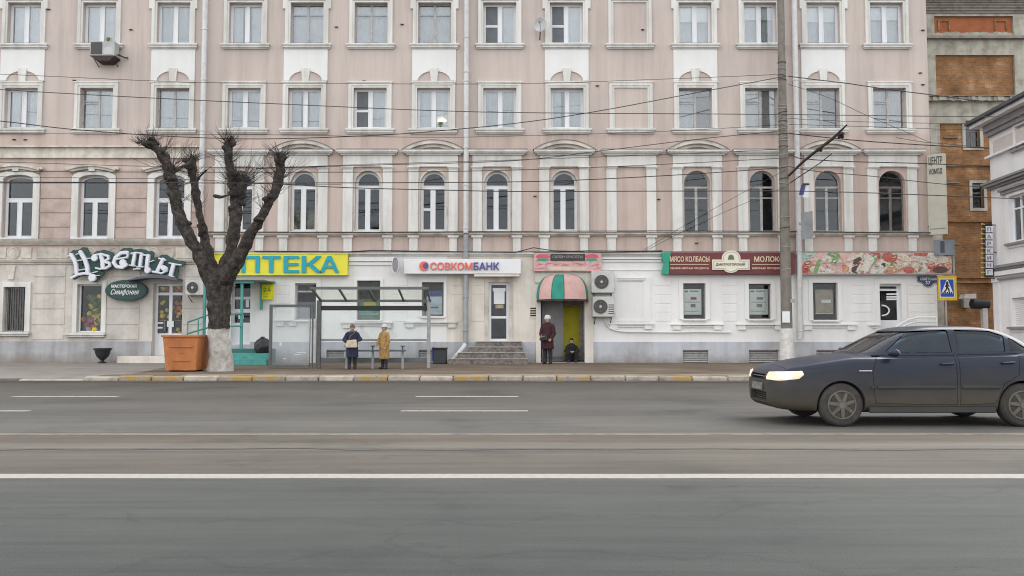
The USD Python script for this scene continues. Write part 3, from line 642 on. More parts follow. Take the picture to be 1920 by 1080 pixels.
# ---- ground storey at the right: ledges, block joints, surrounds
for a, b, y in ((640, 737, 604), (758, 858, 603), (1140, 1226, 606), (1258, 1356, 607), (1380, 1470, 607), (1504, 1606, 607.5), (1628, 1650, 608), (515, 560, 600)):
    lg = part(B, 'apron_ledge', [fbox(a, b, y, y + 2.4, 0.12), fbox(a + 6, b - 6, y + 5.2, y + 7, 0.06)], trim if a < 1000 else whitewall)
    [part(lg, 'foot', fbox(q, q + 15, y + 2.4, y + 11.5, 0.08, c=0.01), trim if a < 1000 else whitewall) for q in (a + 3, b - 18) if b - a > 40]
for a, b in ((1228, 1258), (1354, 1382), (1598, 1634), (637, 658), (735, 764), (517, 545), (1702, 1752)):
    for r0, r1 in ((521, 536), (537, 552.5), (553.5, 569), (570, 585), (586, 602)):
        part(B, 'pier_block', cbox(X(a, 560), X(b, 560), YF - 0.014, YF + 0.01, Z(r1 + 0.1), Z(r0 + 0.4), 0.008), whitewall)
for a, b in ((846, 868), (884, 908)):
    for r0, r1 in ((521, 536), (537, 552.5), (553.5, 602)):
        part(B, 'pier_block', cbox(X(a, 560), X(b, 560), YF - 0.014, YF + 0.01, Z(r1 + 0.1), Z(r0 + 0.4), 0.008), creamwall)
for k, pad in (('g3', 9), ('g4', 5), ('g5', 5), ('g6', 8), ('g7', 8), ('g8', 8), ('rdoor', 9)):
    a, b, t, bt = GW[k]
    o = rect(a - pad, b + pad, t - pad * 0.8, bt + 1); bb = gh[k]
    sr = part(B, 'window_surround', prism(o.difference(bb), YF - 0.04, YF - 0.001), whitewall)
    part(sr, 'sill_moulding', fbox(a - 2, b + 2, bt + 0.3, bt + 3, 0.13), whitewall) if k != 'rdoor' else None
part(B, 'blind_window', [prism(rect(1146, 1220, 519, 603).difference(rect(1156, 1206, 527, 600)), YF - 0.03, YF - 0.001), fbox(1158, 1210, 521, 522.5, 0.08), fbox(1160, 1208, 524, 525.2, 0.06)], whitewall)
part(B, 'frieze_band', [box(X(655, 490), X(745, 490), YF - 0.10, YF, Z(490), Z(482)), box(X(655, 490), X(745, 490), YF - 0.05, YF, Z(497), Z(491))], whitewall)
part(B, 'frieze_band', [box(X(1128, 490), X(1240, 490), YF - 0.10, YF, Z(486), Z(483)), box(X(1128, 490), X(1240, 490), YF - 0.06, YF, Z(491), Z(488)), box(X(1128, 490), X(1240, 490), YF - 0.03, YF, Z(507), Z(505))], whitewall)

# ---- ground storey windows and their contents
def plainwin(k, fm=pvc, bars=(), w=0.06, depth=0.16, rowbars=()):
    poly = gh[k]; yw = YF + depth
    fr = unary_union([ring_of(poly, w), sbars(poly, [(poly.bounds[0] + q * (poly.bounds[2] - poly.bounds[0]), 0.08) for q in bars], [(poly.bounds[3] - q * (poly.bounds[3] - poly.bounds[1]), 0.07) for q in rowbars])]).intersection(poly)
    wn = part(B, 'window', prism(fr, yw, yw + 0.07), fm)
    li = poly.difference(fr)
    for q in getattr(li, 'geoms', [li]):
        if q.area > 0.01: part(wn, 'pane', prism(q.buffer(0.004, join_style=2), yw + 0.03, yw + 0.038), gl_shop)
    return wn, yw, poly.bounds
posterm = M('pale_poster', (0.80, 0.81, 0.74), 0.6, var=0.06)
def poster(wn, px0, px1, py0, py1, y, base, marks):
    """flat printed poster behind the glass; marks: (px0, px1, py0, py1, material)"""
    p = part(wn, 'poster', fbox(px0, px1, py0, py1, 0, 0.012, Y=y), base)
    for a, b, c, d, mt in marks: part(p, 'printed_mark', fbox(a, b, c, d, 0.003, 0.0, Y=y - 0.001), mt)
wn, yw, bd = plainwin('g1', oldframe, w=0.05)
part(wn, 'window_grille', [box(x_ - 0.008, x_ + 0.008, YF + 0.08, YF + 0.095, bd[1], bd[3]) for x_ in np.linspace(bd[0] + 0.05, bd[2] - 0.05, 9)], brownframe)
wn, yw, bd = plainwin('g2', pvc)
flower_cols = [(0.45, 0.04, 0.05), (0.75, 0.55, 0.03), (0.45, 0.12, 0.25), (0.10, 0.08, 0.35), (0.60, 0.55, 0.50), (0.50, 0.16, 0.03)]
flm = [M('petal_%s' % c, q, 0.8, var=0.2, scale=20) for c, q in zip(('red', 'yellow', 'pink', 'violet', 'white', 'orange'), flower_cols)]
rf = random.Random(3)
FLO = thing('flower_display', 'colourful bouquets standing behind the flower shop window at the left', 'flowers', (X(168), YF + 0.5, Z(620)))
part(FLO, 'shelf', box(bd[0], bd[2], yw + 0.12, yw + 0.7, bd[1] - 0.1, bd[1] + 0.03), beigebox)
for j in range(26):
    fx, fz = rf.uniform(bd[0] + 0.05, bd[2] - 0.05), bd[1] + 0.1 + 0.55 * rf.random() ** 1.3
    part(FLO, 'blossom', blob((fx, yw + rf.uniform(0.10, 0.3), fz), rf.uniform(0.07, 0.14), j), flm[j % 6], smooth=True)
for j in range(44):
    fx, fz = rf.uniform(X(165), bd[2] - 0.04), bd[1] + 0.5 + 1.1 * rf.random()
    part(FLO, 'leaf_clump', blob((fx, yw + rf.uniform(0.10, 0.3), fz), rf.uniform(0.07, 0.15), j + 50), leafm if j % 3 else flm[1])
# flower shop door
a = gh['fdoor'].bounds; yw = YF + 0.28
fd = part(B, 'shop_door', prism(unary_union([ring_of(gh['fdoor'], 0.10), sbox(a[0], Z(553), a[2], Z(548)), sbox(X(316), a[1], X(322), a[3])]), yw, yw + 0.08), pvc, 'white flower shop door with glass leaves')
part(fd, 'lower_panel', fbox(288, 340, 625, 666, 0.0, 0.05, Y=yw + 0.01), pvc)
part(fd, 'pane', fbox(288, 340, 533, 625, 0.0, 0.008, Y=yw + 0.03), gl_shop)
parts(fd, 'notice', [fbox(313, 326, 602, 613, 0.004, 0, Y=yw), fbox(294, 306, 604, 607, 0.004, 0, Y=yw), fbox(293, 305, 613, 616, 0.004, 0, Y=yw)], paper)
part(fd, 'handle', tube([(X(310), yw - 0.03, Z(600)), (X(310), yw - 0.07, Z(602)), (X(310), yw - 0.07, Z(618)), (X(310), yw - 0.03, Z(620))], 0.012), steel_l)
FL2 = thing('flower_display', 'yellow and orange flowers seen through the glass of the flower shop door', 'flowers', (X(315), YF + 0.9, Z(640)))
for j in range(54):
    part(FL2, 'blossom', blob((rf.uniform(a[0] + 0.12, a[2] - 0.1), yw + rf.uniform(0.12, 0.3), rf.choice([Z(580), Z(570), Z(590), Z(630), Z(622), Z(540)]) + rf.uniform(-0.15, 0.15)), rf.uniform(0.06, 0.11), j + 200), flm[(1, 1, 5, 1, 0)[j % 5]], smooth=True)
parts(FL2, 'vase_shelf', [box(a[0] + 0.05, a[2], yw + 0.2, yw + 0.6, Z(600) - 0.02, Z(600)), box(a[0] + 0.05, a[2], yw + 0.2, yw + 0.6, Z(640) - 0.02, Z(640))], beigebox)
part(B, 'door_step', fbox(230, 346, 667.5, 682, 0.55, 0.0, c=0.02), creamwall)
# pharmacy door
a = gh['pdoor'].bounds; yw = YF + 0.2
pdm = part(B, 'shop_door', prism(unary_union([ring_of(gh['pdoor'], 0.09), sbox(a[0], Z(586), a[2], Z(579)), sbox(a[0], a[1], a[2], Z(605)), sbox(a[0], Z(561), a[2], Z(556))]), yw, yw + 0.07), pvc, 'white pharmacy door with two dark panes')
part(pdm, 'pane', fbox(434, 469, 530, 606, 0.0, 0.008, Y=yw + 0.03), gl_shop)
parts(pdm, 'notice', [fbox(447, 457, 591, 598, 0.004, 0, Y=yw + 0.02), fbox(461, 467, 562, 576, 0.004, 0, Y=yw + 0.02)], signwhite)
wn, yw, bd = plainwin('g3', oldframe, bars=(), rowbars=(0.22,))
poster(wn, 555, 591, 566, 598, yw + 0.08, M_once('grey_blue_poster', (0.22, 0.25, 0.28)), [(560, 588, 584, 589, flm[2])])
wn, yw, bd = plainwin('g4', brownframe, rowbars=(0.20,))
poster(wn, 671, 711, 565, 597, yw + 0.08, M_once('green_poster', (0.06, 0.38, 0.22)), [(682, 704, 566, 573, yellow), (674, 709, 588, 590, signwhite)])
wn, yw, bd = plainwin('g5', brownframe, w=0.08)
poster(wn, 800, 830, 545, 590, yw + 0.08, M_once('pale_blue_poster', (0.72, 0.80, 0.85)), [(800, 830, 545, 556, M_once('poster_blue', (0.06, 0.11, 0.30))), (800, 830, 549, 550, signwhite), (806, 822, 575, 578, ink)])
for k, (q0, q1) in (('g6', (1281, 1315)), ('g7', (1405, 1440))):
    wn, yw, bd = plainwin(k, brownframe, w=0.05)
    poster(wn, q0, q1, 542, 590, yw + 0.08, posterm, [(q0 + 2, q0 + 9, 545, 548, ink), (q0 + 12, q1 - 6, 545, 547, ink), (q0 + 14, q1 - 9, 557, 562, flm[0] if k == 'g6' else ink), (q0 + 3, q1 - 3, 566, 567, ink), (q0 + 14, q1 - 11, 570, 576, ink), (q0 + 3, q1 - 5, 583, 584, ink)])
wn, yw, bd = plainwin('g8', brownframe, w=0.05)
poster(wn, 1529, 1562, 543, 588, yw + 0.08, M_once('brown_photo_poster', (0.42, 0.33, 0.25)), [(1533, 1548, 548, 556, beigebox), (1540, 1558, 562, 568, posterm), (1534, 1552, 574, 580, beigebox), (1529, 1562, 587, 588.5, signwhite)])
# bank door with notices
a = gh['bank'].bounds; yw = YF + 0.16
fr = unary_union([ring_of(gh['bank'], 0.11), sbox(a[0], Z(597), a[2], Z(592.5))])
bdoor = part(B, 'bank_door', prism(fr, yw, yw + 0.07), pvc, 'white framed bank door with two dark glass panes')
part(bdoor, 'pane', fbox(919, 951, 531, 593, 0.0, 0.008, Y=yw + 0.03), gl_shop); part(bdoor, 'pane', fbox(919, 951, 596, 638, 0.0, 0.008, Y=yw + 0.03), gl_shop)
part(bdoor, 'notice', fbox(926, 946, 541, 570, 0.0, 0.006, Y=yw + 0.02), paper); part(bdoor, 'notice', fbox(924, 948, 540, 546, 0.003, 0.004, Y=yw + 0.018), paper)
part(bdoor, 'notice', fbox(929, 944, 571, 578, 0.0, 0.006, Y=yw + 0.02), beigebox)
part(bdoor, 'handle', tube([(X(917), yw - 0.01, Z(576)), (X(917), yw - 0.06, Z(577)), (X(917), yw - 0.06, Z(584)), (X(917), yw - 0.01, Z(585))], 0.012), pvc)
part(B, 'door_surround', prism(rect(909, 961, 522, 641).difference(gh['bank']), YF - 0.03, YF - 0.001), oldtrim)
# right hand shop door, mostly behind the car
a = gh['rdoor'].bounds; yw = YF + 0.2
rd = part(B, 'shop_door', prism(unary_union([ring_of(gh['rdoor'], 0.10), sbox(a[0], a[1], a[2], Z(600)), sbox(a[0], Z(545), a[2], Z(541))]), yw, yw + 0.07), pvc, 'white door with dark glass and a ring shaped handle')
part(rd, 'pane', fbox(1652, 1690, 534, 601, 0.0, 0.008, Y=yw + 0.03), gl_shop)
parts(rd, 'notice', [fbox(1662, 1684, q, q + 3.2, 0.0, 0.004, Y=yw + 0.02) for q in (550, 555, 559.5)] , paper)
part(rd, 'handle', tube([(X(1651) + 0.32 * math.sin(t), yw - 0.08, Z(582) + 0.22 * math.cos(t)) for t in np.linspace(0, math.pi, 14)], 0.035), pvc, smooth=True)
# basement windows with slatted shutters
for (a, b), q in zip(BW, bh):
    bd = q.bounds
    bw = part(B, 'basement_window', box(bd[0], bd[2], YF + 0.16, YF + 0.2, bd[1], bd[3]), darkroom)
    for j in range(6):
        z = bd[1] + (j + 0.3) * (bd[3] - bd[1]) / 6
        part(bw, 'slat', box(bd[0] + 0.02, bd[2] - 0.02, YF + 0.06, YF + 0.10, z, z + 0.055), oldframe)
# portal: open vestibule with grey leaf and yellow wall
a = gh['portal'].bounds
parts(B, 'portal_frame', [fbox(1005, 1014, 560, 680, 0.10, 0.0), fbox(1096.2, 1112, 512, 680, 0.10, 0.0), fbox(1003, 1096, 512, 530, 0.06, 0.0)], creamwall, 'cream plaster frame of the arched entrance')
yel = M('olive_yellow_wall', (0.60, 0.55, 0.035), 0.8, var=0.06)
ves = parts(B, 'vestibule_wall', [box(a[0] - 0.02, a[0] - 0.005, YF + TW, YF + 2.6, ZP, a[3]), box(a[2] + 0.005, a[2] + 0.02, YF + TW, YF + 2.6, ZP, a[3])], oldframe)
part(ves, 'back_wall', box(a[0] - 0.01, a[2] + 0.01, YF + 1.25, YF + 1.33, ZP, a[3] + 0.2), yel)
part(ves, 'ceiling', box(a[0] - 0.1, a[2] + 0.1, YF + TW, YF + 2.6, a[3] + 0.003, a[3] + 0.05), oldframe)
part(ves, 'inner_floor', box(a[0] - 0.1, a[2] + 0.1, YF - 0.02, YF + 2.6, ZP - 0.05, ZP + 0.02), granite)
gd = M('grey_steel_door', (0.20, 0.205, 0.205), 0.6, var=0.12, scale=2)
part(ves, 'door_leaf', fbox(1016, 1056, 560, 677, 0.0, 0.05, Y=YF + 0.45), gd)
part(ves, 'transom', [fbox(1056, 1093, 553, 573, 0.0, 0.05, Y=YF + 0.5), fbox(1086, 1096, 573, 677, 0.0, 0.05, Y=YF + 0.5)], brownframe)
part(B, 'vent_grille', [fbox(993, 1010, 576, 597, 0.02, 0.0)], creamwall)
vg = parts(B, 'vent_slats', [fbox(994, 1009, q, q + 2.4, 0.035, 0.0) for q in (577, 581.5, 586, 590.5)], rust)
part(B, 'paper_notice', fbox(1233, 1252, 589, 600, 0.012, 0.0), paper)
part(B, 'door_canopy', [prism(Polygon([(X(252), Z(528)), (X(275), Z(521)), (X(300), Z(517)), (X(325), Z(518)), (X(346), Z(524)), (X(346), Z(528)), (X(320), Z(523.5)), (X(290), Z(523)), (X(270), Z(526))]), YF - 0.7, YF)], M_once('grey_blue_canopy', (0.10, 0.105, 0.13)))
# bank steps
for j, (q0, q1, t, bt) in enumerate(((893, 978, 641, 651), (880, 980, 651, 661.5), (862, 984, 661.5, 672.5), (846, 988, 672.5, 683))):
    pr_ = 0.42 * (j + 1)
    s_ = part(B, 'step', box(X(q0, 660), X(q1, 660), YF - pr_, YF - 0.052, ZP - 0.02, Z(t, YF - pr_ * 0.5)), granite)
    part(s_, 'step_edge', box(X(q0, 660) - 0.01, X(q1, 660) + 0.01, YF - pr_ - 0.02, YF - pr_ + 0.05, Z(t, YF - pr_ * 0.5) + 0.002, Z(t, YF - pr_ * 0.5) + 0.03), stepedge)
# lamp in a window
lamp = thing('pendant_lamp', 'small lit ceiling lamp glowing inside a window of the second storey', 'lamp', (X(829), YF + 0.5, Z(225)))
lm = M('lamp_glow', (1.0, 0.86, 0.50), 0.5, var=0.0, emis=2.6)
part(lamp, 'lamp_shade', lathe([(0.20, 0.0), (0.19, 0.05), (0.09, 0.13), (0.03, 0.17)], 20, at=(X(829, 225, YF + 0.42), YF + 0.42, Z(228, YF + 0.42))), lm, smooth=40)
part(lamp, 'lamp_cord', tube([(X(829, 225, YF + 0.42), YF + 0.42, Z(224, YF + 0.42)), (X(829, 225, YF + 0.42), YF + 0.42, Z(168, YF + 0.42))], 0.008), wirem)

# ---- drainpipes and facade cables
def pipe(pxt, pxb, y0, y1, mat, r=0.115, proud=0.2, joints=()):
    p = part(B, 'drainpipe', tube([(X(pxt, y0, YF - proud), YF - proud, Z(y0, YF - proud)), (X((pxt + pxb) / 2, (y0 + y1) / 2, YF - proud), YF - proud, Z((y0 + y1) / 2, YF - proud)), (X(pxb, y1, YF - proud), YF - proud, Z(y1, YF - proud))], r, 14), mat, smooth=50)
    for j in joints:
        xx = X(pxt + (pxb - pxt) * (j - y0) / (y1 - y0), j, YF - proud)
        part(p, 'pipe_collar', lathe([(r + 0.018, -0.03), (r + 0.024, 0), (r + 0.018, 0.03)], 14, at=(xx, YF - proud, Z(j, YF - proud))), mat, smooth=50)
        part(p, 'pipe_bracket', box(xx - 0.02, xx + 0.02, YF - proud + r * 0.8, YF, Z(j, YF) - 0.02, Z(j, YF) + 0.02), ledge)
xa = X(385, 0); xb = X(875, 0); xd = X(1489, 0)
def topx(x, py): return 960 + (x) * F / (CT * YF + ST * (Z(py) - H))
for xx, mt, y1, js in ((xa, pipew, 470, (55, 150, 245, 347, 420)), (xb, pipew, 437, (70, 135, 152, 277, 347, 428)), (xd, pipew, 636, (150, 245, 330, 430, 470, 620))):
    pipe(topx(xx, -140), topx(xx, y1), -140, y1, mt, joints=js)
pipe(topx(xb, 440), topx(xb, 645), 440, 645, pipeg, joints=(470, 557, 620))
part(B, 'drainpipe', tube([(xb, YF - 0.2, Z(645)), (xb - 0.05, YF - 0.35, Z(650)), (X(852, 668, YF - 0.9), YF - 0.9, Z(672, YF - 0.9)), (X(846, 676, YF - 1.1), YF - 1.1, Z(677, YF - 1.1))], 0.10, 12), pipew, 'white sloping outlet of the drainpipe beside the bank steps', smooth=50)
part(B, 'vent_pipe', [tube([(X(588, 640), YF - 0.15, ZP), (X(588, 600), YF - 0.15, Z(598))], 0.16, 14)] + [lathe([(0.185, -0.03), (0.185, 0.03)], 14, at=(X(588, q), YF - 0.15, Z(q))) for q in (603, 608, 612)], pipew, smooth=50)
rc = random.Random(9)
def cable(pts, r=0.012, sag=0.0):
    P = []
    for (a, b), (c, d) in zip(pts[:-1], pts[1:]):
        for t in np.linspace(0, 1, 9)[:-1]: P.append((X(a + (c - a) * t, b), YF - 0.24, Z(b + (d - b) * t + sag * 4 * t * (1 - t))))
    P.append((X(*pts[-1]), YF - 0.24, Z(pts[-1][1])))
    part(B, 'facade_cable', tube(P, r, 5), wirem)
cable([(385, 436), (700, 436.5), (970, 435), (1240, 434), (1460, 435), (1740, 438)], 0.016)
cable([(480, 472), (655, 473), (700, 470.5), (965, 474.5), (1000, 465.5), (1035, 471), (1130, 474), (1240, 471)], 0.02)
cable([(1000, 475), (1100, 471), (1240, 472)], 0.014)
# little wall anchors
parts(B, 'wall_anchor', [fbox(q - 3, q + 3, r_ - 0.8, r_ + 0.8, 0.05, 0.0) for q, r_ in ((92, 18), (246, 56), (631, 51), (754, 46), (1205, 56), (1120, 161), (1730, 57), (1725, 137), (1730, 159), (1235, 374), (1003, 368), (1306, 456), (27, 262), (48, 262), (140, 151), (683, 152))], rust)

# ------------------------------------------------------------------ brick building behind, at the right
YB = 41.0
brick = usdkit.material(stage, '/World/Looks/brown_brick', {
    'g': ('geometry', {}), 'x': ('separate_xyz', {}), 'c': ('combine_xyz', {}),
    'bt': ('brick_texture', {'scale': 1.0, 'brick_width': 0.27, 'row_height': 0.085, 'mortar_size': 0.008, 'color1': (0.275, 0.135, 0.058), 'color2': (0.20, 0.098, 0.045), 'mortar': (0.235, 0.165, 0.10)}),
    'n': ('noise_texture', {'scale': 1.1, 'detail': 9, 'roughness': 0.72}), 'r': ('rgb_ramp', {'ramp': [(0.3, (0.55, 0.52, 0.50)), (0.47, (0.95, 0.95, 0.95)), (0.57, (1.2, 1.25, 1.3)), (0.66, (1.7, 2.0, 2.4))]}),
    'mx': ('mix_color', {'blend_type': 'multiply', 'fac': 1.0, 'use_clamp': False}), 'b': ('bump', {'strength': 0.5, 'distance': 0.02}), 'p': ('principled_bsdf', {'roughness': 0.92, 'specular_ior_level': 0.2})},
    [('g.position', 'x.vector'), ('x.x', 'c.x'), ('x.z', 'c.y'), ('c.vector', 'bt.vector'), ('g.position', 'n.vector'), ('n.fac', 'r.fac'), ('bt.color', 'mx.a'), ('r.color', 'mx.b'), ('mx.result', 'p.base_color'), ('bt.fac', 'b.height'), ('b.normal', 'p.normal')], surface='p.BSDF')
redpaint = M('red_painted_brick', (0.33, 0.105, 0.042), 0.9, var=0.12, scale=2, bump=0.3, bscale=20)
washed = M('whitewashed_brick', (0.40, 0.385, 0.33), 0.92, var=0.2, scale=2.2, bump=0.6, bscale=16, streak=0.2, col2=(0.25, 0.225, 0.18), detail=8)
greyb = M('grey_brick_cornice', (0.235, 0.215, 0.19), 0.92, var=0.2, scale=3, bump=0.5, bscale=22)
BB = thing('brick_building', 'brown brick building with whitewashed upper storeys between the pink and the white building', 'building', (X(1800, 500, YB), YB + 5, ZP))
bx0, bx1 = X(1690, 300, YB), X(2010, 300, YB)
w1 = rect(1811, 1838, 226, 275, YB); w2 = rect(1824, 1846, 343, 390, YB); p1 = rect(1752, 1900, 30, 65, YB); p2 = rect(1755, 1903, 103, 183, YB)
lowp = Polygon([(X(1762, 300, YB), 0), (bx1, 0), (bx1, Z(232, YB)), (X(1762, 232, YB), Z(232, YB))])
full = sbox(bx0, 0, bx1, Z(-140, YB))
part(BB, 'wall', prism(full.difference(unary_union([lowp, p1, p2, w1, w2])), YB, YB + 0.5), washed, 'whitewashed upper wall')
part(BB, 'wall', prism(lowp.difference(unary_union([w1, w2])), YB + 0.07, YB + 0.5), brick)
part(BB, 'recessed_panel', prism(p1, YB + 0.12, YB + 0.3), redpaint)
part(BB, 'recessed_panel', prism(p2, YB + 0.12, YB + 0.3), brick)
part(BB, 'eroded_brickwork', [box(X(1752 + 3 * k, 60, YB), X(1752 + 3 * k + 3.2, 60, YB), YB + 0.02, YB + 0.13, Z(65, YB), Z(62 - 3 * meshkit.noise([[k * 0.5, 1, 1]])[0], YB)) for k in range(49)], washed)
for a, b in ((1760, 1783), (1866, 1890)): part(BB, 'small_recess', prism(rect(a, b, 36, 55, YB).difference(rect(a + 3, b - 3, 39, 55, YB)), YB + 0.06, YB + 0.12), brick)
for k, (a, b, pj) in enumerate(((-3, 4, 0.40), (4, 8, 0.30), (8, 12, 0.24), (12, 16.5, 0.18), (16.5, 21, 0.12), (21, 25, 0.06))): part(BB, 'cornice_course', box(bx0, bx1, YB - pj, YB + 0.01, Z(b, YB), Z(a, YB)), greyb)
part(BB, 'ledge', [box(bx0, bx1, YB - 0.22, YB, Z(74, YB), Z(69, YB))], greyb)
led = [box(X(q, 187, YB), X(q + 6.2, 187, YB), YB - 0.18 - 0.12 * rc.random(), YB, Z(190 + 2 * rc.random(), YB), Z(184 - 1.5 * rc.random(), YB)) for q in range(1690, 2010, 6)]
part(BB, 'crumbling_ledge', led, washed); part(BB, 'ledge_cap', box(bx0, bx1, YB - 0.32, YB, Z(183.2, YB), Z(181.8, YB)), ledge)
part(BB, 'plaster_edge', [box(X(1745, 300, YB), X(1760 + 4 * rc.random(), 300, YB), YB - 0.02, YB + 0.08, Z(q + 6.2, YB), Z(q, YB)) for q in range(232, 300, 6)], washed)
parts(BB, 'string_course', [box(bx0, bx1, YB - 0.05, YB + 0.1, Z(y_ + 2, YB), Z(y_, YB)) for y_ in (310, 414, 519)] + [box(bx0, bx1, YB - 0.12, YB + 0.1, Z(531, YB), Z(527, YB))], brick)
parts(BB, 'brick_lintel', [box(X(a, y_, YB), X(b, y_, YB), YB - 0.03, YB + 0.1, Z(y_ + 1.5, YB), Z(y_, YB)) for a, b, y_ in ((1770, 1796, 257), (1775, 1798, 342), (1778, 1800, 457))], greyb)
for q, pad in ((w1, 0.16), (w2, 0.14)):
    x0, z0, x1, z1 = q.bounds
    part(BB, 'window_surround', prism(q.buffer(pad, join_style=2).difference(q), YB + 0.02, YB + 0.1), washed)
    fr = unary_union([ring_of(q, 0.05), sbars(q, [((x0 + x1) / 2, 0.05)] if q is w1 else [], [(z0 + 0.62 * (z1 - z0), 0.05)] + ([(z0 + 0.32 * (z1 - z0), 0.03)] if q is w1 else []))])
    wn = part(BB, 'window', prism(fr, YB + 0.2, YB + 0.26), brownframe)
    li = q.difference(fr)
    for g in li.geoms: part(wn, 'pane', prism(g, YB + 0.22, YB + 0.228), gl_mid)
part(BB, 'inner_wall', box(bx0, bx1, YB + 2.0, YB + 2.1, 0, Z(-139, YB)), darkroom)
part(BB, 'side_wall', [box(bx0 - 0.3, bx0 - 0.002, YB, YB + 11, 0, Z(-140, YB)), box(bx1 + 0.002, bx1 + 0.3, YB, YB + 11, 0, Z(-140, YB))], brick)
part(BB, 'roof', box(bx0 - 0.4, bx1 + 0.4, YB - 0.5, YB + 11.3, Z(-141, YB) + 0.05, Z(-141, YB) + 0.25), ledge)
part(BB, 'utility_box', box(X(1803, 566, YB), X(1815, 566, YB), YB - 0.2, YB + 0.1, Z(577, YB), Z(558, YB)), steel_l)

# ------------------------------------------------------------------ white building at the right edge: its side wall runs away from the street
KW = 33.2 / 38.6
C0 = np.array([X(1861, 450, 33.2), 33.2]); dv_ = np.array([-0.075, -1.0]); dv_ /= np.linalg.norm(dv_); nv = np.array([-dv_[1] * -1, dv_[0] * -1]); nv = np.array([-1.0, 0.075]); nv /= np.linalg.norm(nv)
def side(m):
    """local (u towards the street, n outwards, z) -> world"""
    v = m.vertices.copy(); xy = C0 + KW * (v[:, :1] * dv_ + v[:, 1:2] * nv)
    m = m.copy(); m.vertices = np.column_stack([xy, v[:, 2]])
    m.faces = m.faces[:, ::-1] if np.linalg.det(np.array([[dv_[0], nv[0]], [dv_[1], nv[1]]])) < 0 else m.faces
    return m
def Zs(py): return Z(py, 33.2)
def sprism(poly, n0, n1): 
    m = prism(poly, n0, n1); return side(m)
def sb(u0, u1, n0, n1, z0, z1): return side(box(u0, u1, n0, n1, z0, z1))
lilac = M('pale_lilac_white_stucco', (0.73, 0.715, 0.72), 0.85, var=0.05, scale=1.0, bump=0.12, bscale=30, streak=0.08)
pinkish = M('pale_rose_band', (0.55, 0.49, 0.46), 0.85, var=0.05)
greyc = M('grey_moulding', (0.23, 0.22, 0.225), 0.8, var=0.1)
roofm = M('dark_slate_roof', (0.045, 0.047, 0.055), 0.5, var=0.15)
WB = thing('white_building', 'pale lilac white two storey house with grey cornices and dark roof at the right edge', 'building', (float(C0[0]) + 5, 31.0, ZP))
UL = 5.6
uw = sbox(1.62, Zs(462), 2.95, Zs(380)); ug = sbox(1.62, Zs(612), 2.95, Zs(562)); ut = sbox(2.35, Zs(300), 3.3, Zs(262))
sw = sbox(0, 0, UL, Zs(238)).difference(unary_union([uw, ug, ut]))
part(WB, 'wall', sprism(sw, -0.35, 0.0), lilac)
part(WB, 'front_wall', [sb(UL - 0.35, UL, -12, -0.352, 0, Zs(238)), sb(0, 0.3, -12, -0.352, 0, Zs(238)), sb(0.0, UL, -12.3, -12.002, 0, Zs(238))], lilac)
part(WB, 'rose_band', sb(0.35, UL - 0.01, 0.001, 0.02, Zs(292), Zs(268)), pinkish)
rf_ = [sb(-0.55, UL + 0.7, -12.6, 0.62, Zs(238) + 0.02, Zs(238) + 0.16)]
part(WB, 'eaves', rf_, lilac)
part(WB, 'roof', [sb(-0.65, UL + 0.8, -12.7, 0.72, Zs(238) + 0.165, Zs(238) + 0.34)], roofm); part(WB, 'gutter', sb(-0.65, UL + 0.8, 0.722, 0.82, Zs(238) + 0.18, Zs(238) + 0.30), roofm)
part(WB, 'eaves_moulding', [sb(0, UL, 0.001, 0.28, Zs(250), Zs(238)), sb(0, UL, 0.001, 0.18, Zs(258), Zs(250) - 0.002)], greyc)
parts(WB, 'cornice', [sb(-0.05, UL, 0.001, 0.16, Zs(357), Zs(353)), sb(-0.15, UL, 0.001, 0.30, Zs(353) + 0.002, Zs(348)), sb(-0.2, UL, 0.001, 0.38, Zs(348) + 0.002, Zs(344))], greyc)
part(WB, 'moulding', [sb(-0.1, UL, 0.001, 0.2, Zs(298), Zs(294))], lilac)
parts(WB, 'cornice', [sb(-0.02, UL, 0.001, 0.13, Zs(509), Zs(505)), sb(-0.06, UL, 0.001, 0.20, Zs(505) + 0.002, Zs(500)), sb(0.5, UL, 0.001, 0.12, Zs(527), Zs(523))], greyc)
parts(WB, 'cornice', [sb(-0.05, UL, 0.001, 0.15, Zs(519), Zs(511))], lilac)
part(WB, 'pilaster', [sb(0.02, 0.55, 0.001, 0.07, 0.1, Zs(521)), sb(0.0, 0.6, 0.001, 0.12, Zs(530), Zs(522))], lilac)
part(WB, 'window_hood', [sb(1.0, 3.3, 0.001, 0.22, Zs(368), Zs(364)), sb(1.1, 3.2, 0.001, 0.14, Zs(374), Zs(368) - 0.002)], greyc)
for q, pad in ((uw, 0.22), (ug, 0.22), (ut, 0.15)):
    x0, z0, x1, z1 = q.bounds
    part(WB, 'window_surround', sprism(q.buffer(pad, join_style=2).difference(q), 0.001, 0.06), lilac)
    part(WB, 'sill', sb(x0 - 0.3, x1 + 0.3, 0.001, 0.16, z0 - 0.12, z0 - 0.03), greyc)
    fr = unary_union([ring_of(q, 0.07), sbars(q, [((x0 + x1) / 2, 0.09)], [(z0 + 0.72 * (z1 - z0), 0.07)])])
    if q is ug:
        for j in range(14):
            z = z0 + j * (z1 - z0) / 14; part(WB, 'shutter_slat', sb(x0, x1, -0.12 + 0.0, -0.08, z, z + (z1 - z0) / 14 - 0.012), lilac)
    else:
        wn = part(WB, 'window', sprism(fr, -0.22, -0.14), pvc); li = q.difference(fr)
        for g in li.geoms: part(wn, 'pane', sprism(g, -0.19, -0.182), gl_up)
part(WB, 'inner_wall', sb(0.4, UL - 0.4, -1.2, -1.1, 0.1, Zs(239)), tulle2)
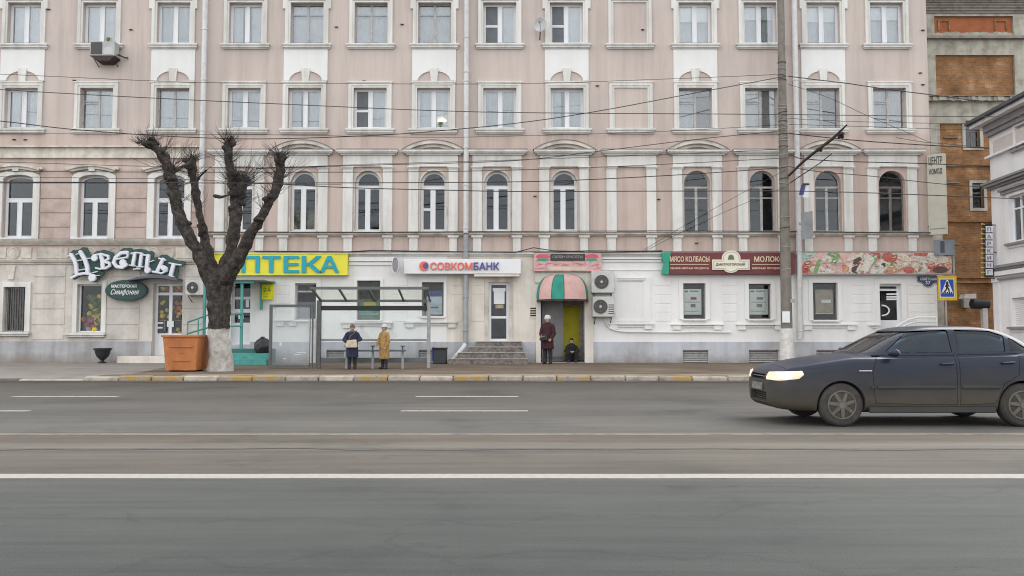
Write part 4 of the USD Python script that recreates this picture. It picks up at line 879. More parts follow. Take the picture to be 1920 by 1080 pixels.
# vertical lettered sign projecting from its corner
VS = thing('vertical_sign', 'narrow vertical sign of white letter tiles with yellow lamps on the white house corner', 'sign', (X(1853, 470, 32.9), 32.9, Z(520, 32.9)))
Yv = 32.9
part(VS, 'back_panel', fbox(1846, 1862, 420, 519, 0.0, 0.10, Y=Yv), black)
for k, ch in enumerate('ПАРКИНГ'):
    y0 = 424 + k * 13.4
    t_ = part(VS, 'letter_tile', fbox(1848, 1861, y0, y0 + 11.6, 0.03, -0.001, Y=Yv), silverletter)
    part(t_, 'lettering', text(ch, 1851, 1858, y0 + 2.4, y0 + 9.4, Yv - 0.031, 0.01), M_once('violet_grey', (0.22, 0.20, 0.25)))
ylamp = M('yellow_lamp_cap', (0.62, 0.42, 0.05), 0.4, var=0.05)
for k in range(12):
    y0 = 421 + k * 9.0
    part(VS, 'lamp_arm', tube([(X(1846, y0, Yv), Yv, Z(y0, Yv)), (X(1839, y0, Yv - 0.2), Yv - 0.25, Z(y0 + 0.5, Yv))], 0.025, 6), ylamp)
parts(VS, 'bracket', [fbox(1860, 1872, q, q + 1.5, 0.0, 0.05, Y=Yv) for q in (421, 472, 521)], black)
# drum on a white post in the gap between the houses
DR = thing('barrier_drum', 'dark horizontal drum on a white post in the side street gap', 'barrier', (X(1846, 600, 37.5), 37.5, ZP))
part(DR, 'drum', lathe([(0.18, 0), (0.22, 0.03), (0.22, 0.75), (0.18, 0.78)], 20, axis='x', at=(X(1821, 570, 37.5), 37.5, Z(570, 37.5))), black, smooth=40)
part(DR, 'post', box(X(1841, 590, 37.5), X(1850, 590, 37.5), 37.4, 37.6, ZP, Z(577, 37.5)), pipew)
part(DR, 'cover', prism(Polygon([(X(1838), Z(560, 37.5)), (X(1862), Z(560, 37.5)), (X(1862), Z(551, 37.5)), (X(1842), Z(552, 37.5))]), 37.3, 37.75), pipew)

# ------------------------------------------------------------------ signs on the facade
def sign(name, label, px, py, Y=None): return thing(name, label, 'sign', (X(px, py, Y or YF), Y or YF, Z(py, Y or YF)))
# flower shop letters
SG = sign('shop_sign', 'silver gothic letters ЦВЕТЫ on a dark green backing above the flower shop', 236, 495)
def st(pts, w): return LineString(pts).buffer(w / 2.0, cap_style=1, join_style=1, resolution=5)
L_ = {
 'a': [st([(112, 185), (165, 260), (195, 350), (203, 450)], 56), st([(252, 145), (325, 260), (362, 370), (370, 450)], 60), st([(210, 272), (310, 262)], 18), st([(190, 182), (255, 150)], 16), st([(66, 205), (130, 172)], 22), st([(235, 415), (330, 400)], 16),
       st([(135, 525), (220, 480), (320, 462), (405, 472), (440, 500)], 40), Point(442, 527).buffer(58, 8), st([(440, 452), (515, 435)], 12), st([(480, 500), (548, 492)], 10)],
 'b': [Point(466, 232).buffer(50, 8), st([(455, 190), (560, 172), (650, 195)], 28), st([(560, 185), (588, 280), (595, 375)], 62), st([(590, 180), (668, 202), (676, 245), (615, 285)], 34), st([(600, 290), (688, 305), (698, 350), (640, 385)], 38), st([(492, 382), (560, 398), (640, 388)], 26), st([(362, 236), (440, 236)], 12)],
 'c': [st([(950, 150), (860, 155), (780, 225), (756, 300), (800, 360), (885, 372), (942, 335)], 52), st([(790, 252), (955, 222)], 26), st([(930, 145), (966, 180), (955, 225)], 30), Point(893, 302).buffer(52, 8)],
 'd': [st([(1070, 165), (1042, 335)], 50), st([(1168, 190), (1150, 345)], 50), st([(1268, 200), (1250, 385)], 56), st([(1015, 165), (1100, 152), (1180, 165)], 24), st([(1170, 185), (1285, 195)], 26), st([(995, 340), (1078, 352)], 20), st([(1108, 368), (1195, 362)], 20), Point(1266, 415).buffer(48, 8), st([(1280, 295), (1355, 270)], 12), st([(1060, 400), (1150, 395)], 20)],
 'e': [st([(1490, 255), (1412, 430)], 54), st([(1436, 240), (1525, 262)], 26), st([(1345, 437), (1480, 462), (1552, 425), (1550, 380), (1500, 352)], 30), st([(1470, 365), (1510, 400)], 56), st([(1652, 335), (1612, 490)], 58), st([(1590, 308), (1680, 328), (1760, 335)], 22), st([(1538, 502), (1652, 512)], 24)]}
Ysg = YF - 0.34
def to_facade(poly, Y): return affinity.affine_transform(poly, [(X(121, 490, Y) - X(120, 490, Y)) / 8, 0, 0, -(Z(490, Y) - Z(491, Y)) / 8, X(120, 490, Y), Z(455, Y)])
allp = unary_union([unary_union(v) for v in L_.values()])
back = unary_union([affinity.translate(allp.buffer(20), 14, -12), affinity.translate(allp.buffer(16), 30, -34), st([(300, 250), (480, 330), (800, 250), (1150, 240), (1500, 380), (1650, 420)], 130)]).buffer(6).buffer(-6)
back = unary_union([back, Polygon([(1440, 190), (1500, 178), (1770, 300), (1600, 330)]), Polygon([(140, 120), (330, 70), (390, 190), (250, 160)])])
part(SG, 'backing', prism(to_facade(back, Ysg).simplify(0.004), Ysg + 0.02, Ysg + 0.10), darkgreen)
for v in L_.values():
    g = to_facade(unary_union(v), Ysg).simplify(0.003)
    part(SG, 'letter', [prism(g, Ysg - 0.08, Ysg + 0.02), prism(g.buffer(-0.022), Ysg - 0.10, Ysg - 0.08)], silverletter)
parts(SG, 'bracket', [box(X(q), X(q) + 0.04, Ysg + 0.1, YF, Z(492), Z(492) + 0.04) for q in (160, 220, 290)], rust)
# oval sign
OS = sign('shop_sign', 'dark green oval sign with white lettering beside the flower shop door', 236, 545)
ov = affinity.scale(Point(0, 0).buffer(1, 24), 38.5 / S, 19.5 / S); ov = affinity.translate(ov, X(236, 545, YF - 0.3), Z(544.5, YF - 0.3))
part(OS, 'panel', [prism(ov, YF - 0.30, YF - 0.12), prism(ov.buffer(-0.05), YF - 0.315, YF - 0.30)], darkgreen)
part(OS, 'lettering', text('МАСТЕРСКАЯ', 209, 256, 533.5, 539.5, YF - 0.316), signwhite)
tx = text('Симфония', 208, 260, 542, 555, YF - 0.316, bold=False); v = tx.vertices; v[:, 0] += 0.35 * (v[:, 2] - v[:, 2].mean()); tx.vertices = v
part(OS, 'lettering', tx, signwhite)
part(OS, 'bracket', box(X(215), X(257), YF - 0.12, YF, Z(545), Z(543)), rust)
# pharmacy sign, letters one by one
PS = sign('pharmacy_sign', 'long yellow sign with big turquoise letters АПТЕКА', 526, 496)
Yp = YF - 0.26
part(PS, 'panel', fbox(400, 652, 475.5, 515.5, 0.0, 0.22, Y=Yp, c=0.015), yellow)
part(PS, 'panel_rim', [fbox(399.5, 652.5, 514.6, 516, 0.02, 0.23, Y=Yp), fbox(399.5, 652.5, 474.8, 476.2, 0.02, 0.23, Y=Yp)], M_once('pale_lime_rim', (0.62, 0.62, 0.12)))
for ch, a, b in (('А', 407, 449), ('П', 453, 487), ('Т', 492, 526), ('Е', 532, 561), ('К', 566, 603), ('А', 600, 636)):
    part(PS, 'letter', text(ch, a, b, 480, 511.5, Yp - 0.001, 0.05), turq)
CR = sign('pharmacy_cross', 'green lit neon cross sign half hidden behind the tree', 386, 470, YF - 0.6)
neon = M('green_neon', (0.01, 0.42, 0.09), 0.4, var=0.02, emis=0.45)
cx_, cz_ = X(386, 470, YF - 0.6), Z(470, YF - 0.6)
for r_ in (0.30, 0.19):
    q = r_ * 0.42; pts = [(-q, r_), (q, r_), (q, q), (r_, q), (r_, -q), (q, -q), (q, -r_), (-q, -r_), (-q, -q), (-r_, -q), (-r_, q), (-q, q), (-q, r_)]
    part(CR, 'neon_tube', tube([(cx_ + a, YF - 0.66, cz_ + b) for a, b in pts], 0.016, 6), neon)
part(CR, 'backing', [box(cx_ - 0.13, cx_ + 0.13, YF - 0.63, YF - 0.55, cz_ - 0.32, cz_ + 0.32), box(cx_ - 0.32, cx_ + 0.32, YF - 0.628, YF - 0.552, cz_ - 0.13, cz_ + 0.13)], darkgreen)
part(CR, 'bracket', box(cx_ - 0.02, cx_ + 0.02, YF - 0.55, YF, cz_ - 0.03, cz_ + 0.03), rust)
YS = sign('hours_sign', 'small bright yellow 24 sign with green top under the pharmacy sign', 501, 545)
part(YS, 'panel', fbox(487.5, 513.5, 533.5, 562, 0.14, 0.0), M_once('bright_lemon', (0.78, 0.74, 0.02)))
part(YS, 'green_top', fbox(487.5, 514, 526.5, 533.3, 0.13, 0.0), M_once('leaf_green', (0.20, 0.42, 0.08)))
parts(YS, 'lettering', [text('24', 494, 508, 539, 547.5, YF - 0.141), fbox(494, 507, 551, 551.8, 0.146, -0.14), fbox(496, 505, 556, 556.7, 0.146, -0.14)], M_once('olive_letter', (0.22, 0.27, 0.03)))
# bank sign
BS = sign('bank_sign', 'white bank fascia with СОВКОМ in red and БАНК in navy letters', 863, 499)
Yb = YF - 0.42
part(BS, 'panel', fbox(757, 977, 485.5, 513.5, 0.0, 0.36, Y=Yb, c=0.02), signwhite)
part(BS, 'lower_return', fbox(889, 974, 514, 518, -0.02, 0.30, Y=Yb), creamwall)
part(BS, 'lettering', text('СОВКОМ', 807, 886, 492, 506.5, Yb - 0.001, 0.05), signred, 'red letters'); part(BS, 'lettering', text('БАНК', 888, 936, 492, 506.5, Yb - 0.001, 0.05), signnavy, 'navy letters')
ex, ez = X(796, 499, Yb), Z(499, Yb)
part(BS, 'emblem', prism(Point(ex - 0.02, ez).buffer(0.20).difference(Point(ex + 0.07, ez).buffer(0.13)), Yb - 0.05, Yb - 0.001), signred)
part(BS, 'emblem', prism(Point(ex + 0.05, ez + 0.01).buffer(0.12), Yb - 0.055, Yb - 0.001), signnavy)
BL = sign('blade_sign', 'grey violet projecting blade sign at the left end of the white bank fascia', 745, 499)
part(BL, 'panel', prism(affinity.translate(affinity.scale(Point(0, 0).buffer(1, 16), 0.13, 0.32), X(745, 499), Z(499)), YF - 0.62, YF - 0.40), M_once('violet_grey_panel', (0.26, 0.235, 0.27)))
part(BL, 'rim', prism(affinity.translate(affinity.scale(Point(0, 0).buffer(1, 16), 0.15, 0.34), X(745, 499), Z(499)).difference(affinity.translate(affinity.scale(Point(0, 0).buffer(1, 16), 0.13, 0.32), X(745, 499), Z(499))), YF - 0.64, YF - 0.38), signwhite)
part(BL, 'bracket', box(X(745) - 0.03, X(745) + 0.03, YF - 0.4, YF, Z(500), Z(498)), rust)
# portal sign
PG = sign('entrance_sign', 'faded pink and green sign with a dark name bar above the striped awning', 1065, 493)
Yg = YF - 0.22
fadepink = M('faded_pink_print', (0.56, 0.34, 0.33), 0.6, var=0.2, scale=5)
part(PG, 'panel', fbox(1001, 1128, 475.8, 508.5, 0.0, 0.18, Y=Yg), fadepink)
part(PG, 'name_bar', fbox(1032, 1097, 476.3, 489, 0.02, 0.0, Y=Yg - 0.001), M_once('dark_umber_bar', (0.050, 0.048, 0.045)))
part(PG, 'lettering', text('САЛОН КРАСОТЫ', 1036, 1092, 479, 484, Yg - 0.021, 0.006), M_once('faded_grey_letter', (0.27, 0.255, 0.25)))
for a, b in ((1005, 1031), (1097, 1122)):
    part(PG, 'printed_rose', prism(affinity.translate(affinity.scale(Point(0, 0).buffer(1, 12), (b - a) / 2 / S, 4.5 / S), X((a + b) / 2, 481, Yg), Z(481, Yg)), Yg - 0.008, Yg - 0.001), M_once('rose_print', (0.58, 0.10, 0.13)))
    part(PG, 'printed_leaf', prism(affinity.translate(affinity.scale(Point(0, 0).buffer(1, 12), (b - a) / 2.3 / S, 2.6 / S), X((a + b) / 2, 486.5, Yg), Z(486.8, Yg)), Yg - 0.012, Yg - 0.001), emerald)
part(PG, 'printed_band', fbox(1028, 1100, 500, 507, 0.006, 0.0, Y=Yg - 0.001), M_once('faded_cream_print', (0.55, 0.47, 0.38)))
parts(PG, 'printed_streak', [prism(Polygon([(X(a, 495, Yg), Z(b, Yg)), (X(a + 14, 495, Yg), Z(b - 2.5, Yg)), (X(a + 14, 495, Yg), Z(b - 1, Yg)), (X(a, 495, Yg), Z(b + 1.5, Yg))]), Yg - 0.004, Yg - 0.001) for a, b in ((1004, 497), (1006, 504), (1022, 495), (1038, 496), (1052, 497), (1072, 495), (1084, 496), (1110, 497), (1112, 504))], M_once('deep_pink_print', (0.45, 0.16, 0.17)))
# meat shop sign
MS = sign('butcher_sign', 'maroon shop fascia with cream lettering and a cream cartouche ДМИТРОГОРСКИЙ', 1366, 494)
Ym = YF - 0.30
part(MS, 'panel', fbox(1254, 1491, 473.2, 514, 0.0, 0.28, Y=Ym, c=0.01), maroon)
part(MS, 'green_end', [prism(Polygon([(X(1240, 494, Ym), Z(474, Ym)), (X(1258, 494, Ym), Z(473, Ym)), (X(1254, 494, Ym), Z(492, Ym)), (X(1245, 494, Ym), Z(492, Ym))]), Ym - 0.03, Ym + 0.2), prism(Polygon([(X(1246, 494, Ym), Z(492, Ym)), (X(1254, 494, Ym), Z(492, Ym)), (X(1254, 494, Ym), Z(514, Ym)), (X(1240, 494, Ym), Z(514, Ym))]), Ym - 0.028, Ym + 0.2)], emerald)
part(MS, 'lettering', text('МЯСО КОЛБАСЫ', 1256, 1330, 480.6, 491, Ym - 0.001, 0.02), cream2); part(MS, 'lettering', text('МОЛОКО', 1414, 1470, 480.6, 491, Ym - 0.001, 0.02), cream2)
parts(MS, 'rule', [fbox(1256, 1329, 495, 496.2, 0.012, 0.0, Y=Ym - 0.001), fbox(1410, 1472, 495, 496.2, 0.012, 0.0, Y=Ym - 0.001)], cream2)
part(MS, 'lettering', text('СВЕЖИЕ МЯСНЫЕ ПРОДУКТЫ', 1256, 1329, 501.2, 505.4, Ym - 0.001, 0.012), cream2); part(MS, 'lettering', text('МЯСНЫЕ ПРОДУКТЫ', 1410, 1472, 501.2, 505.4, Ym - 0.001, 0.012), cream2)
car_ = unary_union([rect(1335, 1405, 487, 506, Ym), affinity.scale(rect(1355, 1386, 474, 494, Ym).centroid.buffer(1, 16), 17 / S, 14 / S), affinity.scale(Point(X(1370, 506, Ym), Z(504, Ym)).buffer(1, 16), 13 / S, 7.5 / S)])
part(MS, 'cartouche', prism(car_, Ym - 0.06, Ym - 0.001), cream)
part(MS, 'cartouche_border', prism(car_.buffer(-0.05).difference(car_.buffer(-0.072)), Ym - 0.068, Ym - 0.06), M_once('sage_line', (0.36, 0.38, 0.30)))
part(MS, 'lettering', text('ДМИТРОГОРСКИЙ', 1342, 1397, 492, 499, Ym - 0.061, 0.012), M_once('dark_sage_letter', (0.14, 0.135, 0.10)))
part(MS, 'emblem', prism(Polygon([(X(1364, 482, Ym), Z(487, Ym)), (X(1376, 482, Ym), Z(487, Ym)), (X(1374.5, 482, Ym), Z(479.5, Ym)), (X(1370, 482, Ym), Z(477.5, Ym)), (X(1365.5, 482, Ym), Z(479.5, Ym))]), Ym - 0.07, Ym - 0.06), M_once('sage_emblem', (0.12, 0.15, 0.085)))
# sushi banner: printed food
SB = sign('food_banner', 'long printed banner with pictures of wraps and rolls above the right hand door', 1642, 493)
Yq = YF - 0.26
part(SB, 'panel', fbox(1500, 1786, 473, 513.5, 0.0, 0.22, Y=Yq), M_once('rosy_print_ground', (0.56, 0.42, 0.36), var=0.25, scale=3.5, col2=(0.42, 0.20, 0.16)))
prn = {'w': M_once('print_white', (0.58, 0.55, 0.49), var=0.2, scale=14), 'g': M_once('print_green', (0.19, 0.33, 0.13), var=0.25, scale=12), 'r': M_once('print_red', (0.44, 0.12, 0.095), var=0.25, scale=10), 'o': M_once('print_orange', (0.53, 0.27, 0.17), var=0.25, scale=10), 'k': M_once('print_dark', (0.09, 0.06, 0.05), var=0.2), 'p': M_once('print_rose', (0.60, 0.38, 0.35), var=0.2, scale=12), 'c': M_once('print_cream', (0.62, 0.55, 0.44), var=0.25, scale=14), 'm': M_once('print_mint', (0.36, 0.52, 0.45), var=0.2, scale=10)}
area = rect(1500.5, 1785.5, 473.6, 513, Yq)
def printed(cx, cy, rx, ry, rot, m_, lift, kind='e'):
    s_ = Point(0, 0).buffer(1, 10) if kind == 'e' else sbox(-1, -1, 1, 1).buffer(-0.4).buffer(0.4)
    g = affinity.translate(affinity.rotate(affinity.scale(s_, rx / S, ry / S), rot, origin=(0, 0)), X(cx, cy, Yq), Z(cy, Yq)).intersection(area)
    if not g.is_empty: part(SB, 'printed_shape', prism(g, Yq - 0.002 - lift * 0.003, Yq - 0.001), prn[m_])
for k, q in enumerate([(1515, 480, 16, 9, 0, 'm'), (1513, 502, 9, 14, -20, 'r'), (1525, 503, 10, 13, -25, 'o'), (1547, 482, 18, 10, -20, 'p'), (1562, 482, 12, 12, 0, 'g'), (1550, 486, 10, 7, 0, 'w'), (1550, 500, 34, 7, -28, 'p', 'b'), (1540, 508, 22, 8, -10, 'w'), (1532, 500, 4, 14, -20, 'g', 'b'), (1580, 488, 14, 12, 0, 'p'), (1592, 503, 9, 9, 0, 'w', 'b'), (1585, 504, 7, 7, 0, 'o'), (1606, 496, 7, 16, -15, 'k', 'b'), (1603, 482, 16, 3, 25, 'c', 'b'),
    (1640, 480, 12, 7, 0, 'r'), (1668, 482, 14, 10, 0, 'r'), (1634, 487, 12, 8, 30, 'g'), (1622, 497, 10, 20, -32, 'w', 'b'), (1628, 494, 6, 8, -30, 'o'), (1626, 503, 6, 6, 0, 'p'), (1662, 494, 13, 7, -10, 'g'), (1650, 502, 9, 20, -48, 'w', 'b'), (1657, 497, 5, 4, 0, 'k'), (1676, 505, 20, 6, 15, 'o'), (1694, 483, 14, 6, -20, 'c'), (1700, 494, 22, 3, 25, 'c', 'b'), (1704, 506, 10, 6, 0, 'r'), (1722, 488, 16, 8, -15, 'w'), (1716, 500, 14, 8, 10, 'c'), (1728, 505, 9, 9, 0, 'w', 'b'), (1728, 477, 14, 2.5, 0, 'r', 'b'), (1748, 482, 9, 8, -10, 'w', 'b'), (1768, 487, 9, 8, -8, 'w', 'b'), (1760, 502, 20, 10, 0, 'r'), (1762, 506, 14, 6, 0, 'k'), (1778, 497, 7, 6, 0, 'o'), (1776, 476, 10, 4, 0, 'r')]):
    printed(*q[:6], k % 9 + 1, q[6] if len(q) > 6 else 'e')
rb = random.Random(21)
for k in range(150):
    cx, cy = rb.uniform(1504, 1782), rb.uniform(476, 511)
    printed(cx, cy, rb.uniform(1.0, 4), rb.uniform(0.6, 1.8), rb.uniform(-60, 60), rb.choice('wwcpcogrm'), 10 + k % 5)
part(SB, 'frame', [fbox(1499, 1787, 513.3, 514.8, 0.02, 0.22, Y=Yq), fbox(1784.5, 1790, 456, 514.8, 0.0, 0.3, Y=Yq), fbox(1499, 1784, 472, 473.2, 0.02, 0.22, Y=Yq)], steel_l)
GB = sign('blade_sign', 'blue grey panel sticking up at the right end of the food banner', 1770, 463, YF - 0.1)
part(GB, 'panel', fbox(1752, 1790, 449.5, 478, 0.0, 0.06, Y=YF - 0.35), M_once('blue_grey_panel', (0.20, 0.23, 0.26))); part(GB, 'dark_mark', fbox(1763, 1771, 452, 474, 0.004, 0.0, Y=YF - 0.351), M_once('slate_mark', (0.07, 0.08, 0.10)))
part(GB, 'bracket', box(X(1755), X(1757), YF - 0.29, YF, Z(470), Z(468)), rust)
# vertical cream sign on the corner, angled to the street
VC = sign('corner_sign', 'tall cream sign box ЦЕНТР КОМОД hanging on the right corner of the pink building', 1756, 360)
p0 = np.array([X(1739, 360, YF - 0.15), YF - 0.15]); p1_ = np.array([X(1773.5, 360, YF - 0.62), YF - 0.62])
ang = math.atan2(*(p1_ - p0)[::-1]); wv = np.linalg.norm(p1_ - p0)
R_ = trimesh.transformations.rotation_matrix(ang, [0, 0, 1]); R_[:2, 3] = p0
def loc(m): m = m.copy(); m.apply_transform(R_); return m
z0v, z1v = Z(440, YF - 0.4), Z(289, YF - 0.4)
creambox = M('cream_sign_box', (0.50, 0.485, 0.40), 0.6, var=0.06, streak=0.06)
part(VC, 'panel', loc(cbox(0, wv, 0, 0.16, z0v, z1v, 0.015)), creambox)
part(VC, 'panel_seam', loc(box(0.05, wv - 0.06, -0.006, 0.0, z0v + 0.24, z0v + 0.28)), ink)
def loctext(s_, u0, u1, za, zb):
    m = meshkit.text_mesh(s_, 1.0, 0.1, True); v = m.vertices; lo, hi = v.min(0), v.max(0); u = (v - lo) / (hi - lo)
    m.vertices = np.stack([u0 + u[:, 0] * (u1 - u0), -u[:, 2] * 0.012, za + u[:, 1] * (zb - za)], 1); return loc(m)
dk = M_once('dark_olive_letter', (0.065, 0.068, 0.055))
part(VC, 'lettering', loctext('ЦЕНТР', 0.08, wv - 0.1, z1v - 0.50, z1v - 0.10), dk); part(VC, 'lettering', loctext('КОМОД', 0.10, wv - 0.12, z1v - 0.90, z1v - 0.62), dk)
part(VC, 'bracket', [box(XR - 0.05, p0[0] + 0.05, YF - 0.2, YF - 0.0, z - 0.02, z + 0.02) for z in (z0v + 0.4, z1v - 0.4)], rust)
# pedestrian crossing sign on a post
Yc = 34.6
CS = thing('crossing_sign', 'square blue pedestrian crossing sign with yellow border on a thin post at the right', 'sign', (X(1776, 600, Yc), Yc, ZP))
part(CS, 'post', tube([(X(1776, 600, Yc), Yc + 0.06, ZP), (X(1776, 600, Yc), Yc + 0.06, Z(520, Yc))], 0.035, 10), steel_l, smooth=50)
part(CS, 'yellow_plate', fbox(1759, 1794, 517, 563, 0.0, 0.02, Y=Yc), M_once('road_sign_yellow', (0.60, 0.40, 0.02)))
part(CS, 'white_rim', fbox(1762, 1789.5, 522.5, 558, 0.004, 0.0, Y=Yc - 0.001), signwhite)
part(CS, 'blue_plate', fbox(1763.2, 1788.2, 523.8, 556.5, 0.006, 0.0, Y=Yc - 0.002), M_once('road_sign_blue', (0.02, 0.075, 0.36)))
def cpt(a, b): return (X(a, 540, Yc), Z(b, Yc))
part(CS, 'white_triangle', prism(Polygon([cpt(1775, 525), cpt(1777.5, 525), cpt(1787, 550), cpt(1764.5, 550)]), Yc - 0.012, Yc - 0.008), signwhite)
wk = unary_union([Point(cpt(1776, 529.5)).buffer(0.045), LineString([cpt(1775.8, 532), cpt(1775.5, 538)]).buffer(0.05), LineString([cpt(1775.5, 538), cpt(1778.5, 542), cpt(1779, 547)]).buffer(0.03), LineString([cpt(1775.5, 538), cpt(1774, 543), cpt(1770.5, 547)]).buffer(0.03), LineString([cpt(1776, 533), cpt(1779.5, 536.5)]).buffer(0.022), LineString([cpt(1775.6, 533), cpt(1772.5, 537)]).buffer(0.022)])
part(CS, 'walking_figure', prism(wk, Yc - 0.016, Yc - 0.012), black)
parts(CS, 'stripe', [prism(Polygon([cpt(a, 547.5), cpt(a + 2.2, 547.5), cpt(a + 1.6 if a > 1775 else a + 1.6, 550), cpt(a - 0.8, 550)]), Yc - 0.016, Yc - 0.012) for a in (1767, 1771, 1775, 1779, 1783)], black)
# house number plate
HN = sign('house_plate', 'navy house number plate СОВЕТСКАЯ 37 with a pointed lower edge', 1740, 525)
hp = Polygon([(X(a, 525), Z(b)) for a, b in ((1719, 517.5), (1762, 517.5), (1763, 525), (1758, 529), (1749, 532), (1744, 537), (1738, 538.5), (1732, 536), (1728, 531), (1719, 528))])
part(HN, 'plate', prism(hp, YF - 0.06, YF - 0.001), M_once('plate_navy', (0.05, 0.075, 0.15)))
part(HN, 'lettering', text('СОВЕТСКАЯ', 1725, 1756, 520.5, 525.5, YF - 0.061, 0.006), signwhite); part(HN, 'lettering', text('37', 1735, 1744, 527, 533, YF - 0.061, 0.006), signwhite)
part(HN, 'rim', prism(hp.difference(hp.buffer(-0.018)), YF - 0.066, YF - 0.06), M_once('plate_grey', (0.33, 0.36, 0.40)))

# ------------------------------------------------------------------ air conditioners, dish, awning
def ac(label, px0, px1, py0, py1, fanx, fanr, depth, proud, mat=acw, square=False):
    Yy = YF - proud - depth
    t = thing('air_conditioner', label, 'air conditioner', (X((px0 + px1) / 2, py1), YF - proud, Z(py1)), 'air conditioners on the pink building')
    r = rect(px0, px1, py0, py1, Yy).bounds
    part(t, 'casing', cbox(r[0], r[2], Yy, YF - proud, r[1], r[3], 0.02), mat)
    fx, fz = X(fanx, (py0 + py1) / 2, Yy), (r[1] + r[3]) / 2
    R = fanr / S
    if square: part(t, 'fan_grille', box(r[0] + 0.06, r[0] + (r[2] - r[0]) * 0.5, Yy - 0.012, Yy + 0.01, r[1] + 0.06, r[3] - 0.05), acg)
    else:
        part(t, 'fan_recess', lathe([(R, 0), (R, 0.02)], 28, axis='y', at=(fx, Yy + 0.004, fz)), acg, smooth=30)
        part(t, 'fan_grille', [trimesh.creation.torus(R * k, 0.008, 28, 6).apply_transform(trimesh.transformations.rotation_matrix(math.pi / 2, [1, 0, 0])).apply_translation([fx, Yy - 0.024, fz]) for k in (0.35, 0.55, 0.75, 0.95)] + [box(fx - R, fx + R, Yy - 0.03, Yy - 0.018, fz - 0.006, fz + 0.006), box(fx - 0.006, fx + 0.006, Yy - 0.03, Yy - 0.018, fz - R, fz + R)], M_once('ac_grille_ring', (0.16, 0.155, 0.145)))
        part(t, 'fan_hub', lathe([(0.06, 0), (0.05, 0.02)], 14, axis='y', at=(fx, Yy - 0.02, fz)), acw)
    part(t, 'bracket', [tube([(x_, YF, r[1] - 0.30), (x_, Yy + 0.05, r[1] - 0.03), (x_, YF, r[1] - 0.03)], 0.02, 6) for x_ in (r[0] + 0.12, r[2] - 0.12)], rust)
    part(t, 'side_valve', box(r[2], r[2] + 0.05, Yy + 0.1, Yy + 0.22, r[1] + 0.08, r[1] + 0.22), mat)
    return t, r, Yy
t, r, Yy = ac('grey air conditioner with square dark grille under a top left window', 168, 215, 77, 104, 182, 10, 0.42, 0.18, M_once('ac_casing_grey', (0.40, 0.41, 0.40)), True)
part(t, 'drip_tray', prism(Polygon([(r[0], r[1]), (r[2], r[1]), (r[2] - 0.25, r[1] - 0.22), (r[0] + 0.3, r[1] - 0.22)]), Yy + 0.02, YF - 0.02), rust)
part(t, 'front_panel', box(r[0] + (r[2] - r[0]) * 0.56, r[2] - 0.08, Yy - 0.01, Yy + 0.01, r[1] + 0.05, r[1] + 0.36), M_once('ac_front', (0.46, 0.465, 0.45)))
part(t, 'hose', tube([(r[2], Yy + 0.15, r[1] + 0.12), (r[2] + 0.25, YF - 0.15, r[1] + 0.05), (r[2] + 0.3, YF, r[1] + 0.1)], 0.03, 6), rust)
ac('grey air conditioner beside the flower shop door, partly behind the tree', 347, 384, 525.5, 553, 361, 10.5, 0.40, 0.12)
ac('upper cream air conditioner right of the striped awning', 1109, 1152, 508, 549, 1128, 13, 0.40, 0.10)
t, r, Yy = ac('lower cream air conditioner with side louvres right of the striped awning', 1111, 1152, 556, 594, 1126, 13, 0.40, 0.10)
parts(t, 'louvre', [fbox(1141, 1151, q, q + 1.5, 0.01, 0.02, Y=Yy) for q in range(571, 590, 4)], acg)
P_ = [(X(a, b), YF - 0.07, Z(b)) for a, b in ((1134, 598), (1137, 608), (1143, 615), (1155, 620), (1175, 622), (1260, 623), (1310, 622), (1370, 623))]
part(B, 'condensate_pipe', tube(P_, 0.035, 8), whitewall, smooth=50)
DS = thing('satellite_dish', 'small pale satellite dish beside a top storey window', 'satellite dish', (X(1014, 65), YF, Z(65)))
dx_, dz_ = X(1014, 45, YF - 0.5), Z(45, YF - 0.5)
prof = [(0.0, -0.01), (0.12, 0.0), (0.22, 0.03), (0.30, 0.075), (0.31, 0.085), (0.30, 0.095), (0.2, 0.05), (0.1, 0.02), (0.0, 0.012)]
d_ = lathe([(max(a, 0.001), b) for a, b in prof], 28)
d_.apply_transform(trimesh.transformations.rotation_matrix(math.radians(100), [1, 0, 0])); d_.apply_transform(trimesh.transformations.rotation_matrix(math.radians(-25), [0, 0, 1])); d_.apply_translation([dx_, YF - 0.42, dz_])
part(DS, 'dish', d_, M_once('dish_grey', (0.50, 0.52, 0.51)), smooth=50)
part(DS, 'feed_arm', tube([(dx_, YF - 0.42, dz_ - 0.28), (dx_ - 0.06, YF - 0.85, dz_ - 0.05)], 0.014, 6), steel_l); part(DS, 'receiver', lathe([(0.04, -0.06), (0.045, 0.06)], 12, axis='y', at=(dx_ - 0.06, YF - 0.85, dz_ - 0.03)), ink)
part(DS, 'bracket', [tube([(dx_, YF - 0.36, dz_), (dx_, YF - 0.18, dz_ - 0.1), (dx_ - 0.03, YF - 0.15, dz_ - 0.5), (dx_ - 0.03, YF, dz_ - 0.5)], 0.025, 8)], rust)
AW = thing('striped_awning', 'domed awning in pink and green stripes over the arched entrance', 'awning', (X(1055, 563), YF, Z(563)))
awp = M('faded_pink_canvas', (0.58, 0.37, 0.335), 0.85, var=0.07, scale=3); awg = M('green_canvas', (0.03, 0.26, 0.195), 0.85, var=0.1, scale=3)
ax, az, aw_, ah, ad = X(1055.5, 560, YF - 0.4), Z(562, YF - 0.4), 48.5 / S, 47 / S, 0.95
ths = np.linspace(0, math.pi, 41); phs = np.linspace(0, math.pi / 2, 11)
bounds_ = [0.0, 0.30, 0.62, 1.06, 1.56, 2.12, 2.67, math.pi]
